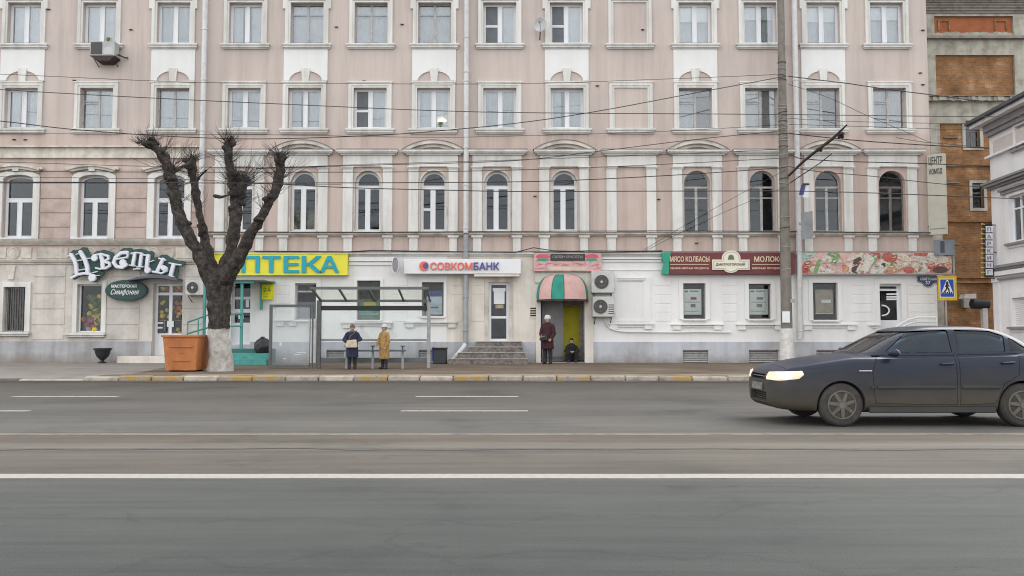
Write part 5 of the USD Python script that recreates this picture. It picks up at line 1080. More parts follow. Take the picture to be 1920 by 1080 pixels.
bounds_ = [math.acos(max(-1, min(1, c))) for c in (1.0, 0.90, 0.14, -0.47, -1.0)][:]
def dome_pt(c, v):
    """c: -1..1 across, v: 0 front rim .. 1 top"""
    a_ = math.acos(max(-1, min(1, c)))                # angle in plan
    rad = math.cos(v * math.pi / 2) ** 0.62; hz = math.sin(v * math.pi / 2) ** 0.9
    return (ax + aw_ * math.cos(a_) * (1 - (1 - rad) * 0.62) * (1.0 - 0.25 * v ** 3), YF - ad * (math.sin(a_) ** 0.7) * (0.12 + 0.88 * rad) - 0.01, az + ah * hz)
cuts = [1.0, 0.86, 0.14, -0.42, -0.9, -1.0]; cm_ = [awg, awp, awg, awp, awp]
cuts = [1.0, 0.88, 0.02, -0.46, -0.93, -1.0]; cm_ = [awg, awp, awg, awp, awg]
for (c1, c0), mt in zip(zip(cuts[:-1], cuts[1:]), cm_):
    n_ = max(3, int((c1 - c0) * 18)); m_ = 12
    Vv, Ff = [], []
    for lay in (0, 1):
        for j in range(m_):
            for i in range(n_):
                p = np.array(dome_pt(c0 + (c1 - c0) * i / (n_ - 1), j / (m_ - 1)))
                if lay: p = p + np.array([0, 0.02, -0.02])
                Vv.append(p)
    for lay in (0, 1):
        for j in range(m_ - 1):
            for i in range(n_ - 1):
                a = lay * n_ * m_ + j * n_ + i; f_ = [(a, a + 1, a + n_ + 1), (a, a + n_ + 1, a + n_)]
                Ff += f_ if not lay else [q[::-1] for q in f_]
    part(AW, 'canvas_stripe', trimesh.Trimesh(np.array(Vv), np.array(Ff), process=False), mt, smooth=True)
nv_ = 61; Vv = []
for k in range(nv_):
    c = -1 + 2 * k / (nv_ - 1); p = np.array(dome_pt(c, 0)); dz = 0.05 + 0.035 * abs(math.sin(c * math.pi * 2.5))
    Vv += [p + [0, -0.008, 0.01], p + [0, -0.008, -dz], p + [0, 0.008, 0.01], p + [0, 0.008, -dz]]
Ff = []
for k in range(nv_ - 1):
    a = 4 * k; Ff += [(a, a + 1, a + 5), (a, a + 5, a + 4), (a + 2, a + 7, a + 3), (a + 2, a + 6, a + 7)]
part(AW, 'valance', trimesh.Trimesh(np.array(Vv), np.array(Ff), process=False), M_once('dark_maroon_valance', (0.045, 0.03, 0.028)), smooth=True)
parts(AW, 'frame', [tube([dome_pt(c, 0.01 + q) for q in np.linspace(0, 0.98, 10)], 0.012, 6) for c in (-0.92, -0.46, 0.02, 0.88)], rust)

# ------------------------------------------------------------------ litter urn, bins, railings near the facade
UR = thing('litter_urn', 'black pedestal litter urn by the plinth left of the orange container', 'urn', (X(192, 675, 35.0), 35.0, ZP))
part(UR, 'bowl', lathe([(0.07, 0.14), (0.13, 0.18), (0.24, 0.30), (0.29, 0.42), (0.31, 0.54), (0.37, 0.58), (0.37, 0.63), (0.30, 0.64), (0.27, 0.60), (0.02, 0.45)], 20, at=(X(192, 675, 35.0), 35.0, ZP)), black, smooth=40)
part(UR, 'foot', lathe([(0.17, 0), (0.17, 0.04), (0.08, 0.08), (0.07, 0.15)], 20, at=(X(192, 675, 35.0), 35.0, ZP)), black, smooth=40)
LB = thing('litter_bin', 'dark bin with a blue side standing just right of the shelter', 'bin', (X(825, 680, 34.6), 34.6, ZP))
r = rect(812, 838, 654, 682, 34.6).bounds
part(LB, 'body', cbox(r[0] + 0.02, r[2], 34.3, 34.8, ZP, r[3], 0.03), M_once('charcoal_bin', (0.035, 0.037, 0.042))); part(LB, 'side_panel', box(r[0] - 0.03, r[0] + 0.018, 34.3, 34.8, ZP + 0.12, r[3] + 0.06), M_once('blue_bin_side', (0.03, 0.05, 0.17)))
part(LB, 'lid', cbox(r[0], r[2] + 0.03, 34.26, 34.84, r[3], r[3] + 0.05, 0.015), black)
# pharmacy porch in teal
PP = thing('teal_porch', 'teal painted porch with steps, posts and railings in front of the pharmacy door', 'porch', (X(465, 680, 34.4), 34.4, ZP))
part(PP, 'platform', box(X(408, 660, 34.6), X(502, 660, 34.6), 33.9, YF - 0.062, ZP, Z(655, 34)), tealdark)
for j, (t_, yy) in enumerate(((662, 33.55), (674, 33.2))): part(PP, 'step', box(X(420, 670, 33.5), X(503, 670, 33.5), yy, yy + 0.348, ZP, Z(t_, yy)), teal)
for px in (453, 383): part(PP, 'post', box(X(px, 600, 34.2) - 0.05, X(px, 600, 34.2) + 0.05, 34.15, 34.25, Z(655, 34.2) if px == 453 else ZP, Z(530, 34.2)), teal)
parts(PP, 'canopy_beam', [box(X(452, 530, 34.2), X(477, 530, 34.2), 34.1, 34.3, Z(531, 34.2), Z(526.5, 34.2)), box(X(383, 530, 34.2), X(452, 530, 34.2), 34.12, 34.28, Z(531, 34.2), Z(527, 34.2)), box(X(476, 600, 34.6) - 0.04, X(476, 600, 34.6), 35.5, YF, Z(580, 35), Z(527, 35))], teal)
part(PP, 'canopy', box(X(395, 528, 34.5), X(500, 528, 34.5), 34.0, YF, Z(526, 34.2), Z(524.5, 34.2)), M_once('grey_canopy', (0.25, 0.25, 0.24)))
for a, b in (((352, 604), (392, 590)), ((350, 626), (394, 613))): part(PP, 'rail', tube([(X(a[0], a[1], 33.6), 33.6, Z(a[1], 33.6)), (X(b[0], b[1], 34.1), 34.1, Z(b[1], 34.1)), (X(b[0] + 60, b[1], 34.1), 34.1, Z(b[1] - 2, 34.1))], 0.035, 8), teal, smooth=50)
for px, y_ in ((352, 604), (372, 597)): part(PP, 'baluster', tube([(X(px, y_, 33.7), 33.7, ZP), (X(px, y_, 33.7), 33.7, Z(y_, 33.7))], 0.03, 8), teal, smooth=50)
BG = thing('black_sack', 'shiny black sack lying on the teal porch steps beside the shelter', 'sack', (X(492, 660, 33.7), 33.7, Z(660, 33.7)))
m = trimesh.creation.icosphere(3, 1.0); v = m.vertices; v *= (0.85 + 0.3 * meshkit.fbm(v * 2.2 + 4)[:, None]); v[:, 2] = np.maximum(v[:, 2], -0.7); v[:, 0] *= 0.36; v[:, 1] *= 0.26; v[:, 2] *= 0.36
m.vertices = v + np.array([X(493, 650, 33.7), 33.72, Z(662, 33.7) + 0.26]); part(BG, 'sack', m, M_once('black_film', (0.012, 0.012, 0.014), rough=0.35), smooth=True); part(BG, 'knot', lathe([(0.03, 0), (0.06, 0.04), (0.09, 0.10)], 10, at=(X(492, 650, 33.7), 33.72, Z(662, 33.7) + 0.56)), M_once('black_film', (0.012,) * 3), smooth=True)
HR = thing('handrail', 'pair of curved white handrails by the right hand shop door behind the car', 'handrail', (X(1715, 640, 34.6), 34.6, ZP))
for dy in (0, 8):
    pts = [(1655, 632 + dy), (1672, 620 + dy), (1690, 606 + dy), (1705, 599 + dy), (1722, 595 + dy), (1757, 595 + dy)]
    part(HR, 'rail', tube([(X(a, b, 34.6), 34.6, Z(b, 34.6)) for a, b in pts], 0.04, 8), pvc, smooth=50)
parts(HR, 'post', [tube([(X(a, b, 34.6), 34.6, ZP), (X(a, b, 34.6), 34.6, Z(b, 34.6))], 0.035, 8) for a, b in ((1658, 634), (1720, 596), (1756, 596))], pvc, smooth=50)

# ------------------------------------------------------------------ concrete utility pole
YPo = 34.85
UP = thing('utility_pole', 'tall concrete utility pole with whitewashed foot and coils of cable', 'pole', (X(1475.5, 679, YPo), YPo, ZP))
xp = X(1475.5, 640, YPo)
def pr_(py, half): return (half / S, Z(py, YPo) - 0.0)
pole = lathe([(0.235, Z(617, YPo) - 0.0), (0.20, Z(400, YPo)), (0.155, Z(100, YPo)), (0.12, Z(-160, YPo))], 20, at=(xp, YPo, 0))
part(UP, 'shaft', pole, concrete, smooth=50)
part(UP, 'whitewashed_foot', lathe([(0.31, ZP - 0.05), (0.30, ZP + 0.3), (0.285, Z(617.5, YPo)), (0.25, Z(616, YPo))], 20, at=(xp, YPo, 0)), limewash, smooth=50)
tape = M_once('grey_cable_tie', (0.36, 0.36, 0.35))
rp = random.Random(5)
for k, py in enumerate((118, 130, 142, 150, 199, 204, 211, 217, 222, 228, 236, 241, 252, 259, 264, 275, 290, 313, 335, 345, 407, 427, 463, 505)):
    m = trimesh.creation.torus((0.160 + 0.050 * (py - 118) / 390) + 0.012, 0.013, 20, 6); m.apply_transform(trimesh.transformations.rotation_matrix(rp.uniform(-0.2, 0.2), [0, 1, 0])); m.apply_translation([xp, YPo, Z(py, YPo)])
    part(UP, 'cable_coil', m, tape if k % 3 else wirem, smooth=True)
part(UP, 'paper_notice', fbox(1463, 1477, 584, 605, 0.27, -0.25, Y=YPo), paper); part(UP, 'paper_notice', fbox(1478, 1487, 561, 568, 0.262, -0.24, Y=YPo), M_once('aged_paper', (0.36, 0.33, 0.30)))
part(UP, 'arm', [tube([(X(1476, 331, YPo), YPo - 0.2, Z(331, YPo)), (X(1506, 303, YPo - 1.2), YPo - 1.2, Z(303, YPo - 1.2)), (X(1532, 282, YPo - 1.9), YPo - 1.9, Z(282, YPo - 1.9)), (X(1560, 261, YPo - 2.6), YPo - 2.6, Z(261, YPo - 2.6)), (X(1588, 234, YPo - 3.3), YPo - 3.3, Z(234, YPo - 3.3))], [0.05, 0.055, 0.06, 0.06, 0.03], 8)], rust, smooth=50)
parts(UP, 'insulator', [lathe([(0.05, -0.12), (0.09, -0.06), (0.05, 0), (0.09, 0.06), (0.05, 0.12)], 12, axis='x', at=(X(q, w, YPo - 1.6), YPo - d, Z(w, YPo - 1.6))) for q, w, d in ((1531, 284, 1.9), (1558, 262, 2.6), (1560, 266, 2.5))], rust, smooth=40)
part(UP, 'stay', tube([(X(1478, 345, YPo), YPo - 0.2, Z(345, YPo)), (X(1537, 305, YPo - 1.7), YPo - 1.7, Z(306, YPo - 1.7)), (X(1560, 290, YPo - 2.2), YPo - 2.2, Z(288, YPo - 2.2))], 0.02, 6), rust)
PSg = thing('pole_plate', 'small crumpled blue plate fixed to the utility pole', 'sign', (X(1503, 354, YPo - 0.3), YPo - 0.3, Z(366, YPo - 0.3)))
m = fbox(1498, 1507, 346, 365, 0.0, 0.02, Y=YPo - 0.3); m = m.subdivide().subdivide(); v = m.vertices; v[:, 1] += 0.06 * np.sin((v[:, 0] - v[:, 0].min()) * 12); v[:, 0] += 0.25 * (v[:, 2] - v[:, 2].min()); m.vertices = v
part(PSg, 'plate', m, M_once('violet_blue_plate', (0.075, 0.075, 0.20)))
part(PSg, 'white_plate', fbox(1505, 1516, 344, 370, 0.0, 0.015, Y=YPo - 0.22), signwhite); part(PSg, 'bracket', box(X(1488), X(1500), YPo - 0.26, YPo - 0.2, Z(356), Z(353)), rust)
PB = thing('sign_back', 'grey back of a road sign seen edge on beside the utility pole', 'sign', (X(1493, 430, YPo), YPo - 0.35, Z(450, YPo)))
part(PB, 'plate', prism(Polygon([(X(1483, 430), Z(402, YPo)), (X(1503, 430), Z(398, YPo)), (X(1503, 430), Z(446, YPo)), (X(1483, 430), Z(452, YPo))]), YPo - 0.40, YPo - 0.37), M_once('sign_back_grey', (0.22, 0.225, 0.225)))
part(PB, 'clamp', box(X(1480), X(1492), YPo - 0.37, YPo - 0.2, Z(428), Z(424)), steel_l)

# ------------------------------------------------------------------ overhead wires
def wire(label, pts, Ys, r=0.013):
    """pts: pixel points, Ys: depth at each; a smooth curve through them"""
    P = np.array([ray(a, b, y) for (a, b), y in zip(pts, Ys)])
    s_ = np.r_[0, np.cumsum(np.linalg.norm(np.diff(P, axis=0), axis=1))]
    from scipy.interpolate import PchipInterpolator
    f_ = PchipInterpolator(s_, P); t_ = np.linspace(0, s_[-1], 60)
    p = numbered('/World/overhead_wire')
    me = usdkit.mesh(stage, p, tube(f_(t_), r, 5), wirem, smooth=True)
    tag(me.GetPrim(), label, 'wire', 'overhead wires across the facade')
yp = YPo - 0.26
W_ = [
 ('thin topmost wire crossing the white panels from the left edge to the pole', [(-120, 134), (0, 139), (480, 156), (960, 157), (1200, 150), (1472, 139)], [33, 33, 33, 34, 34.4, yp], 0.011),
 ('long dark wire crossing the second storey window tops and the brick wall', [(-120, 160), (0, 168), (230, 181), (480, 193), (960, 211), (1440, 214.5), (1920, 219), (2050, 219)], [26] * 8, 0.013),
 ('thick wire sagging below the second storey sills then rising to the pole top', [(-120, 212), (0, 227), (130, 242), (370, 258), (480, 260.5), (700, 254), (850, 243), (960, 232), (1100, 212), (1300, 175), (1473, 143)], [29, 29, 29.5, 30, 30.5, 31, 31.6, 32, 33, 34, yp], 0.017),
 ('thin wire under the second storey sills ending at the pole', [(-120, 247), (0, 250), (480, 252.5), (830, 257.5), (960, 255), (1250, 246), (1472, 233)], [34] * 6 + [yp], 0.010),
 ('dark wire from the pole top sloping down to the white house roof', [(1478, 143), (1510, 147), (1600, 158), (1740, 177), (1860, 190), (2000, 192)], [yp, 34.3, 34, 34, 34, 34], 0.020),
 ('wire crossing the lower arched window heads and dipping at the right', [(-120, 340), (0, 341), (480, 344), (655, 352), (855, 357), (960, 359), (1440, 358), (1920, 373), (2050, 378)], [24] * 9, 0.014),
 ('straight wire over the arched windows rising to the pole', [(-120, 343), (0, 343), (480, 343), (960, 341), (1200, 332), (1472, 314)], [32, 32, 32, 33, 34, yp], 0.018),
 ('wire along the arched window heads ending at the pole arm', [(-120, 318), (0, 321), (480, 323), (960, 319), (1440, 298), (1474, 296)], [31, 31, 31, 33, 34.4, yp], 0.014),
 ('wire across the white entablature blocks from left to the pole', [(-120, 302), (0, 304), (290, 312), (480, 314), (720, 307), (960, 300), (1440, 281), (1474, 279)], [31, 31, 31, 31, 32, 33, 34.4, yp], 0.011),
 ('wire rising across the arched pediments to the pole', [(480, 316), (720, 309), (960, 301.5), (1135, 282), (1300, 262), (1472, 245)], [30, 31, 32, 33, 34, yp], 0.015),
 ('wire from the pole to the right over the cream corner sign top', [(1478, 250), (1640, 266), (1920, 281), (2050, 286)], [yp, 34.2, 34, 34], 0.022),
 ('wire from the pole to the right across the corner sign lettering', [(1478, 288), (1500, 297), (1740, 307), (1920, 313), (2050, 316)], [yp, 34.3, 34, 34, 34], 0.020),
 ('wire from the pole falling past the small brick wall window', [(1478, 312), (1520, 320), (1640, 331), (1790, 347), (1920, 355), (2050, 360)], [yp, 34.3, 34, 34, 34, 34], 0.016),
 ('thin wire from the pole running right above the second storey sill', [(1478, 222), (1600, 228), (1920, 233), (2050, 235)], [yp, 34, 34, 34], 0.011),
 ('thin wire from the pole running right at the second storey sill', [(1478, 233), (1700, 240), (1920, 246), (2050, 248)], [yp, 34, 34, 34], 0.011),
 ('thin wire from the pole slanting down across the last second storey window', [(1478, 158), (1540, 178), (1620, 214), (1700, 248), (1746, 268)], [yp, 34.6, 35, 35.4, 35.7], 0.010),
 ('thin diagonal wire climbing across the seventh arched window', [(1205, 470), (1320, 402), (1474, 318)], [35.6, 35.3, yp], 0.009),
 ('thin diagonal wire climbing to the pole below the other diagonal one', [(1206, 473), (1340, 406), (1474, 350)], [35.5, 35.2, yp], 0.009),
 ('thin wire crossing the rose coloured wall at the left above the hoods', [(-120, 329), (0, 331), (300, 335), (480, 343), (640, 346)], [30, 30, 30, 31, 32], 0.010),
 ('short wire from the corner of the pink building to the brick wall', [(1680, 258), (1750, 268), (1860, 277), (2000, 282)], [35.6, 35.4, 36, 36], 0.012)]
for a in W_: wire(*a)

# ------------------------------------------------------------------ pollarded tree
YT = 27.6
TR = thing('pollarded_tree', 'leafless pollarded tree with dark limbs and whitewashed trunk by the orange container', 'tree', (X(413, 695, YT), YT, ZP))
def tp(px, py, dy=0.0): 
    return np.array(ray(px, py, YT + dy))
sc = YT / F
limbs = [
 [((413, 700), 26, 0), ((413, 680), 22.5, 0), ((412, 640), 19.5, 0), ((411, 600), 18.5, 0), ((411, 560), 20, 0), ((410, 530), 24, 0)],
 [((404, 528), 20, 0), ((386, 498), 16.5, -.1), ((368, 468), 15, -.2), ((348, 430), 14, -.3), ((333, 395), 12.5, -.35), ((325, 360), 11.5, -.4), ((322, 335), 12, -.4), ((312, 308), 11, -.4), ((300, 285), 9.5, -.5), ((286, 273), 9, -.5), ((270, 269), 5, -.6)],
 [((398, 515), 14, .2), ((390, 480), 11, .4), ((384, 445), 9.5, .6), ((376, 405), 8.5, .7), ((368, 370), 8, .75), ((362, 335), 8, .8), ((360, 312), 11, .8), ((362, 300), 7, .8)],
 [((416, 530), 20, 0), ((424, 500), 15, .1), ((433, 470), 13.5, .15), ((440, 435), 14, .2), ((443, 400), 14.5, .2), ((440, 365), 12.5, .2), ((434, 330), 9.5, .2), ((430, 300), 8.5, .2), ((428, 270), 8.5, .2)],
 [((425, 520), 16, -.2), ((446, 485), 13.5, -.4), ((462, 455), 12, -.5), ((478, 425), 11, -.7), ((496, 395), 10, -.8), ((512, 365), 10.5, -.9), ((522, 340), 11.5, -.9), ((526, 315), 8.5, -.9), ((527, 295), 9.5, -1.), ((524, 291), 8, -1.)],
 [((446, 375), 11, .2), ((452, 352), 11, .1), ((458, 340), 7, 0)],
 [((322, 325), 5, -.4), ((342, 312), 3.5, 0), ((360, 304), 4, .6)],
 [((430, 366), 3, 0), ((415, 370), 3, 0), ((402, 367), 1.6, 0)],
 [((366, 340), 3, .8), ((380, 325), 2.2, .8), ((396, 312), 1.5, .8)],
 [((392, 470), 4, .3), ((372, 362), 2, .7)],
]
limbs = limbs[:-1]
mans = [chain([(tp(p[0], p[1], dy), r * sc * (0.82 if p[1] < 480 else 1.0)) for p, r, dy in lb], 14) for lb in limbs]
tree = m3.Manifold.batch_boolean(mans, m3.OpType.Add).refine_to_length(0.07)
tmz = tm(tree); tmz.merge_vertices(); trimesh.smoothing.filter_taubin(tmz, iterations=8)
v = tmz.vertices; nrm = tmz.vertex_normals
tmz.vertices = v + nrm * ((meshkit.fbm(v * np.array([5, 5, 2.2]), 4) - 0.5) * 0.20 + (meshkit.noise(v * np.array([16, 16, 5])) - 0.5) * 0.05)[:, None]
zw = Z(617, YT)
barkmat = usdkit.material(stage, '/World/Looks/limewashed_bark', {
    'g': ('geometry', {}), 'x': ('separate_xyz', {}), 'n': ('noise_texture', {'scale': 6, 'detail': 5}), 'w': ('math', {'math_type': 'multiply_add', 'value2': 0.22, 'value3': -0.11}), 'a': ('math', {'math_type': 'add'}),
    'mr': ('map_range', {'from_min': zw - 0.015, 'from_max': zw + 0.015}), 
    'n1': ('noise_texture', {'scale': 7, 'detail': 8, 'roughness': 0.7}), 'r1': ('rgb_ramp', {'ramp': [(0.3, (0.30, 0.27, 0.235)), (0.5, (0.43, 0.41, 0.375)), (0.75, (0.54, 0.525, 0.495))]}),
    'r2': ('rgb_ramp', {'ramp': [(0.32, (0.016, 0.014, 0.013)), (0.5, (0.050, 0.043, 0.038)), (0.72, (0.115, 0.100, 0.086))]}),
    'mx': ('mix_color', {}), 'n2': ('noise_texture', {'scale': 24, 'detail': 6}), 'b': ('bump', {'strength': 0.9, 'distance': 0.04}), 'p': ('principled_bsdf', {'roughness': 0.95, 'specular_ior_level': 0.2})},
    [('g.position', 'x.vector'), ('g.position', 'n.vector'), ('n.fac', 'w.value1'), ('w.value', 'a.value1'), ('x.z', 'a.value2'), ('a.value', 'mr.value'), ('mr.result', 'mx.fac'), ('g.position', 'n1.vector'), ('n1.fac', 'r1.fac'), ('n1.fac', 'r2.fac'), ('r1.color', 'mx.a'), ('r2.color', 'mx.b'), ('mx.result', 'p.base_color'), ('g.position', 'n2.vector'), ('n2.fac', 'b.height'), ('b.normal', 'p.normal')], surface='p.BSDF')
part(TR, 'trunk', tmz, barkmat, smooth=60)
# twigs sprouting from the pollard knobs
# pollard knuckles: old cut stubs round the limb ends
rk = random.Random(4); kn = []
for (qx, qy, dy) in [(285, 272, -.5), (300, 288, -.45), (320, 325, -.4), (326, 350, -.4), (360, 308, .8), (430, 275, .2), (436, 335, .2), (446, 372, .2), (440, 398, .2), (526, 300, -1), (522, 335, -.9), (508, 370, -.9), (345, 425, -.3), (380, 430, .6), (490, 405, -.8)]:
    for _ in range(3):
        o = tp(qx, qy, dy) + np.array([rk.uniform(-.14, .14), rk.uniform(-.16, .05), rk.uniform(-.16, .16)])
        d = np.array([rk.uniform(-1, 1), rk.uniform(-.8, .2), rk.uniform(-.1, 1)]); d /= np.linalg.norm(d); r_ = rk.uniform(.05, .09)
        kn.append(chain([(o - d * .08, r_ * 1.2), (o + d * rk.uniform(.06, .16), r_)], 8))
kq = tm(m3.Manifold.batch_boolean(kn, m3.OpType.Add).refine_to_length(0.06)); kq.merge_vertices(); v = kq.vertices
kq.vertices = v + kq.vertex_normals * ((meshkit.fbm(v * 9, 3) - 0.5) * 0.08)[:, None]
part(TR, 'pollard_knuckles', kq, barkmat, smooth=60, kind='stuff')
rt = random.Random(11)
tw = []
def spray(px, py, dy, n, ln, up=0.75, spread=1.0, r=0.0075):
    base = tp(px, py, dy); n = int(n * 2.5)
    for _ in range(n):
        a = rt.uniform(0, 2 * math.pi); el = rt.uniform(0.1, 1.35) * up
        d = np.array([math.cos(a) * math.cos(el) * spread, math.sin(a) * math.cos(el) * spread, math.sin(el)])
        L = ln * rt.uniform(0.35, 1.30); p = base + np.array([rt.uniform(-.14, .14), rt.uniform(-.1, .1), rt.uniform(-.12, .1)])
        pts = [p]
        for k in range(4):
            d = d + np.array([rt.uniform(-.25, .25), rt.uniform(-.25, .25), rt.uniform(-.05, .25)]); d /= np.linalg.norm(d)
            pts.append(pts[-1] + d * L / 4)
        tw.append(tube(pts, [r, r * 0.8, r * 0.6, r * 0.45, r * 0.25], 4, False))
        if rt.random() < 0.6:
            q = pts[2]; e = d + np.array([rt.uniform(-.8, .8), rt.uniform(-.5, .5), 0.2]); e /= np.linalg.norm(e)
            tw.append(tube([q, q + e * L * 0.2, q + e * L * 0.4], [r * 0.5, r * 0.4, r * 0.2], 4, False))
for a in [(285, 268, -.5, 26, 0.55), (266, 268, -.5, 22, 0.40), (305, 285, -.4, 16, 0.9), (322, 320, -.4, 26, 1.15), (360, 300, .8, 30, 0.65), (362, 330, .8, 12, 0.6), (428, 268, .2, 34, 0.60), (432, 300, .2, 12, 0.8), (452, 345, .1, 46, 1.25), (445, 380, .2, 20, 0.9), (526, 295, -1, 34, 0.60), (524, 330, -.9, 24, 0.95), (512, 365, -.9, 16, 0.8), (496, 395, -.8, 8, 0.6), (470, 440, -.5, 5, 0.4), (330, 385, -.35, 12, 0.7), (325, 350, -.4, 12, 0.8), (372, 385, .7, 8, 0.6), (440, 340, .2, 16, 0.9)]: spray(*a)
part(TR, 'twigs', tw, twigm, kind='stuff')

# ------------------------------------------------------------------ orange container
YO = 26.9
OC = thing('orange_container', 'faded orange metal container, wider at the top, standing by the tree', 'container', (X(348, 698, YO), YO + 0.5, ZP))
zt = Z(629, YO)
def oc_ring(z, x0, x1, y0, y1): return [(x0, y0, z), (x1, y0, z), (x1, y1, z), (x0, y1, z)]
ox0t, ox1t, ox0b, ox1b = X(305, 630, YO), X(371, 630, YO), X(310, 698, YO + 0.08), X(366, 698, YO + 0.08)
yt1 = YO + 1.25
A = np.array(oc_ring(ZP + 0.05, ox0b, ox1b, YO + 0.10, yt1 - 0.12) + oc_ring(zt, ox0t, ox1t, YO, yt1))
t_ = 0.03
A2 = np.array(oc_ring(ZP + 0.09, ox0b + t_, ox1b - t_, YO + 0.10 + t_, yt1 - 0.12 - t_) + oc_ring(zt, ox0t + t_, ox1t - t_, YO + t_, yt1 - t_))
Fc = []
for i in range(4):
    j = (i + 1) % 4
    Fc += [(i, j, 4 + j), (i, 4 + j, 4 + i), (8 + i, 12 + j, 8 + j), (8 + i, 12 + i, 12 + j), (4 + i, 4 + j, 12 + j), (4 + i, 12 + j, 12 + i)]
Fc += [(0, 2, 1), (0, 3, 2), (8, 9, 10), (8, 10, 11)]
part(OC, 'body', trimesh.Trimesh(np.vstack([A, A2]), np.array(Fc), process=False), orange)
part(OC, 'rim', [cbox(ox0t - 0.04, ox1t + 0.04, YO - 0.05, YO + 0.02, zt - 0.05, zt + 0.02, 0.012), cbox(ox0t - 0.04, ox1t + 0.04, yt1 - 0.02, yt1 + 0.04, zt - 0.05, zt + 0.02, 0.012), cbox(ox0t - 0.04, ox0t + 0.02, YO + 0.02, yt1 - 0.02, zt - 0.05, zt + 0.02, 0.012), cbox(ox1t - 0.02, ox1t + 0.04, YO + 0.02, yt1 - 0.02, zt - 0.05, zt + 0.02, 0.012)], orange)
def face_y(z): return YO + 0.10 * (zt - z) / (zt - ZP - 0.05)
parts(OC, 'pressed_rib', [cbox(X(316, 660, YO) + d, X(361, 660, YO) - d, face_y(Z(q, YO)) - 0.022, face_y(Z(q, YO)) + 0.02, Z(q, YO) - 0.02, Z(q, YO) + 0.02, 0.008) for q, d in ((650, 0.0), (662, 0.35), (676, 0.1))], orange)
parts(OC, 'foot', [box(x_, x_ + 0.1, YO + 0.16, yt1 - 0.2, ZP, ZP + 0.052) for x_ in (ox0b + 0.08, ox1b - 0.2)], rust)

# ------------------------------------------------------------------ bus shelter
YBS = 29.9
SH = thing('bus_shelter', 'grey steel bus shelter with sloping glazed roof and a side panel', 'bus shelter', (X(700, 690, YBS), YBS, ZP))
def sx(px, py=620, Y=YBS): return X(px, py, Y)
def sz(py, Y=YBS): return Z(py, Y)
for a, b in ((594, 602), (801, 807)): part(SH, 'post', cbox(sx(a), sx(b), YBS - 0.08, YBS + 0.08, ZP, sz(563), 0.015), steel if a < 700 else steel_l)
part(SH, 'header_beam', cbox(sx(602), sx(801), YBS - 0.06, YBS + 0.05, sz(582), sz(573.5), 0.012), M_once('dark_header', (0.030, 0.032, 0.032)))
part(SH, 'back_rail', cbox(sx(602), sx(801), YBS - 0.03, YBS + 0.03, sz(639), sz(636), 0.008), steel); part(SH, 'back_rail', cbox(sx(602), sx(801), YBS - 0.03, YBS + 0.03, sz(680), sz(670.5), 0.008), steel)
gls = glass('shelter_glass', (0.92, 0.94, 0.94), 0.0); gld = glass('dusty_shelter_glass', (0.88, 0.90, 0.90), 0.05, 0.25)
part(SH, 'glass_pane', box(sx(602), sx(801), YBS - 0.004, YBS + 0.004, sz(669.5), sz(639.5)), gls); part(SH, 'glass_pane', box(sx(602), sx(801), YBS - 0.004, YBS + 0.004, sz(635.5), sz(583)), gls)
Yn, zn, zf = YBS - 1.55, Z(540.5, YBS - 1.55), sz(564)
def rp_(px_near, px_far, t): 
    a = np.array([X(px_near, 540, Yn), Yn, zn]); b = np.array([X(px_far, 564, YBS), YBS, zf]); return a + (b - a) * t
for (n0, f0) in ((584, 602), (635, 650), (690, 703), (747, 757), (801, 806)):
    a, b = rp_(n0, f0, 0), rp_(n0, f0, 1)
    part(SH, 'rafter', m3.Manifold.batch_hull([m3.Manifold.cube((0.055, 0.05, 0.06), True).translate(tuple(a)), m3.Manifold.cube((0.055, 0.05, 0.06), True).translate(tuple(b))]), steel)
for t in (0, 1): 
    a, b = rp_(584, 602, t), rp_(801, 806, t)
    part(SH, 'roof_beam', box(a[0] - 0.05, b[0] + 0.05, a[1] - 0.05, a[1] + 0.05, a[2] - 0.045, a[2] + 0.045), steel)
rv = np.array([rp_(584, 602, 0), rp_(801, 806, 0), rp_(801, 806, 1), rp_(584, 602, 1)]); rv = np.vstack([rv + [0, 0, 0.06], rv + [0, 0, 0.07]])
part(SH, 'roof_pane', trimesh.Trimesh(rv, [(0, 2, 1), (0, 3, 2), (4, 5, 6), (4, 6, 7), (0, 1, 5), (0, 5, 4), (2, 3, 7), (2, 7, 6), (1, 2, 6), (1, 6, 5), (3, 0, 4), (3, 4, 7)], process=False), clear('roof_glazing', (0.93, 0.95, 0.92), 0.03))
# side panel at the left
YSP = 29.7
sp = part(SH, 'side_panel_frame', prism(rect(505, 587, 571, 689, YSP).difference(rect(510, 581, 576, 684, YSP)).difference(rect(581.5, 585, 573, 688, YSP)), YSP - 0.05, YSP + 0.05), steel)
part(sp, 'glass_pane', prism(rect(510, 581, 576, 684, YSP), YSP - 0.004, YSP + 0.004), gld)
parts(sp, 'sticker', [fbox(q, q + w, r_, r_ + h_, 0.012, -0.006, Y=YSP) for q, w, r_, h_ in ((514, 6, 577, 1.6), (556, 18, 660, 1.8), (552, 12, 664, 1.5), (531, 6, 672, 1.3), (524, 5, 642, 7), (546, 30, 602, 0.8))], M_once('pale_sticker', (0.58, 0.60, 0.60)))
part(SH, 'glass_pane', box(sx(592) - 1.0, sx(592), YBS - 0.004, YBS + 0.004, sz(684), sz(566)), gls) if False else None
BE = thing('bench', 'dark steel bench standing inside the bus shelter behind the waiting women', 'bench', (X(705, 690, 29.4), 29.4, ZP))
Yb_ = 29.45
parts(BE, 'seat', [cbox(X(636, 657, Yb_), X(760, 657, Yb_), Yb_ - 0.18 + 0.13 * k, Yb_ - 0.08 + 0.13 * k, Z(659, Yb_), Z(656, Yb_), 0.008) for k in range(3)], steel)
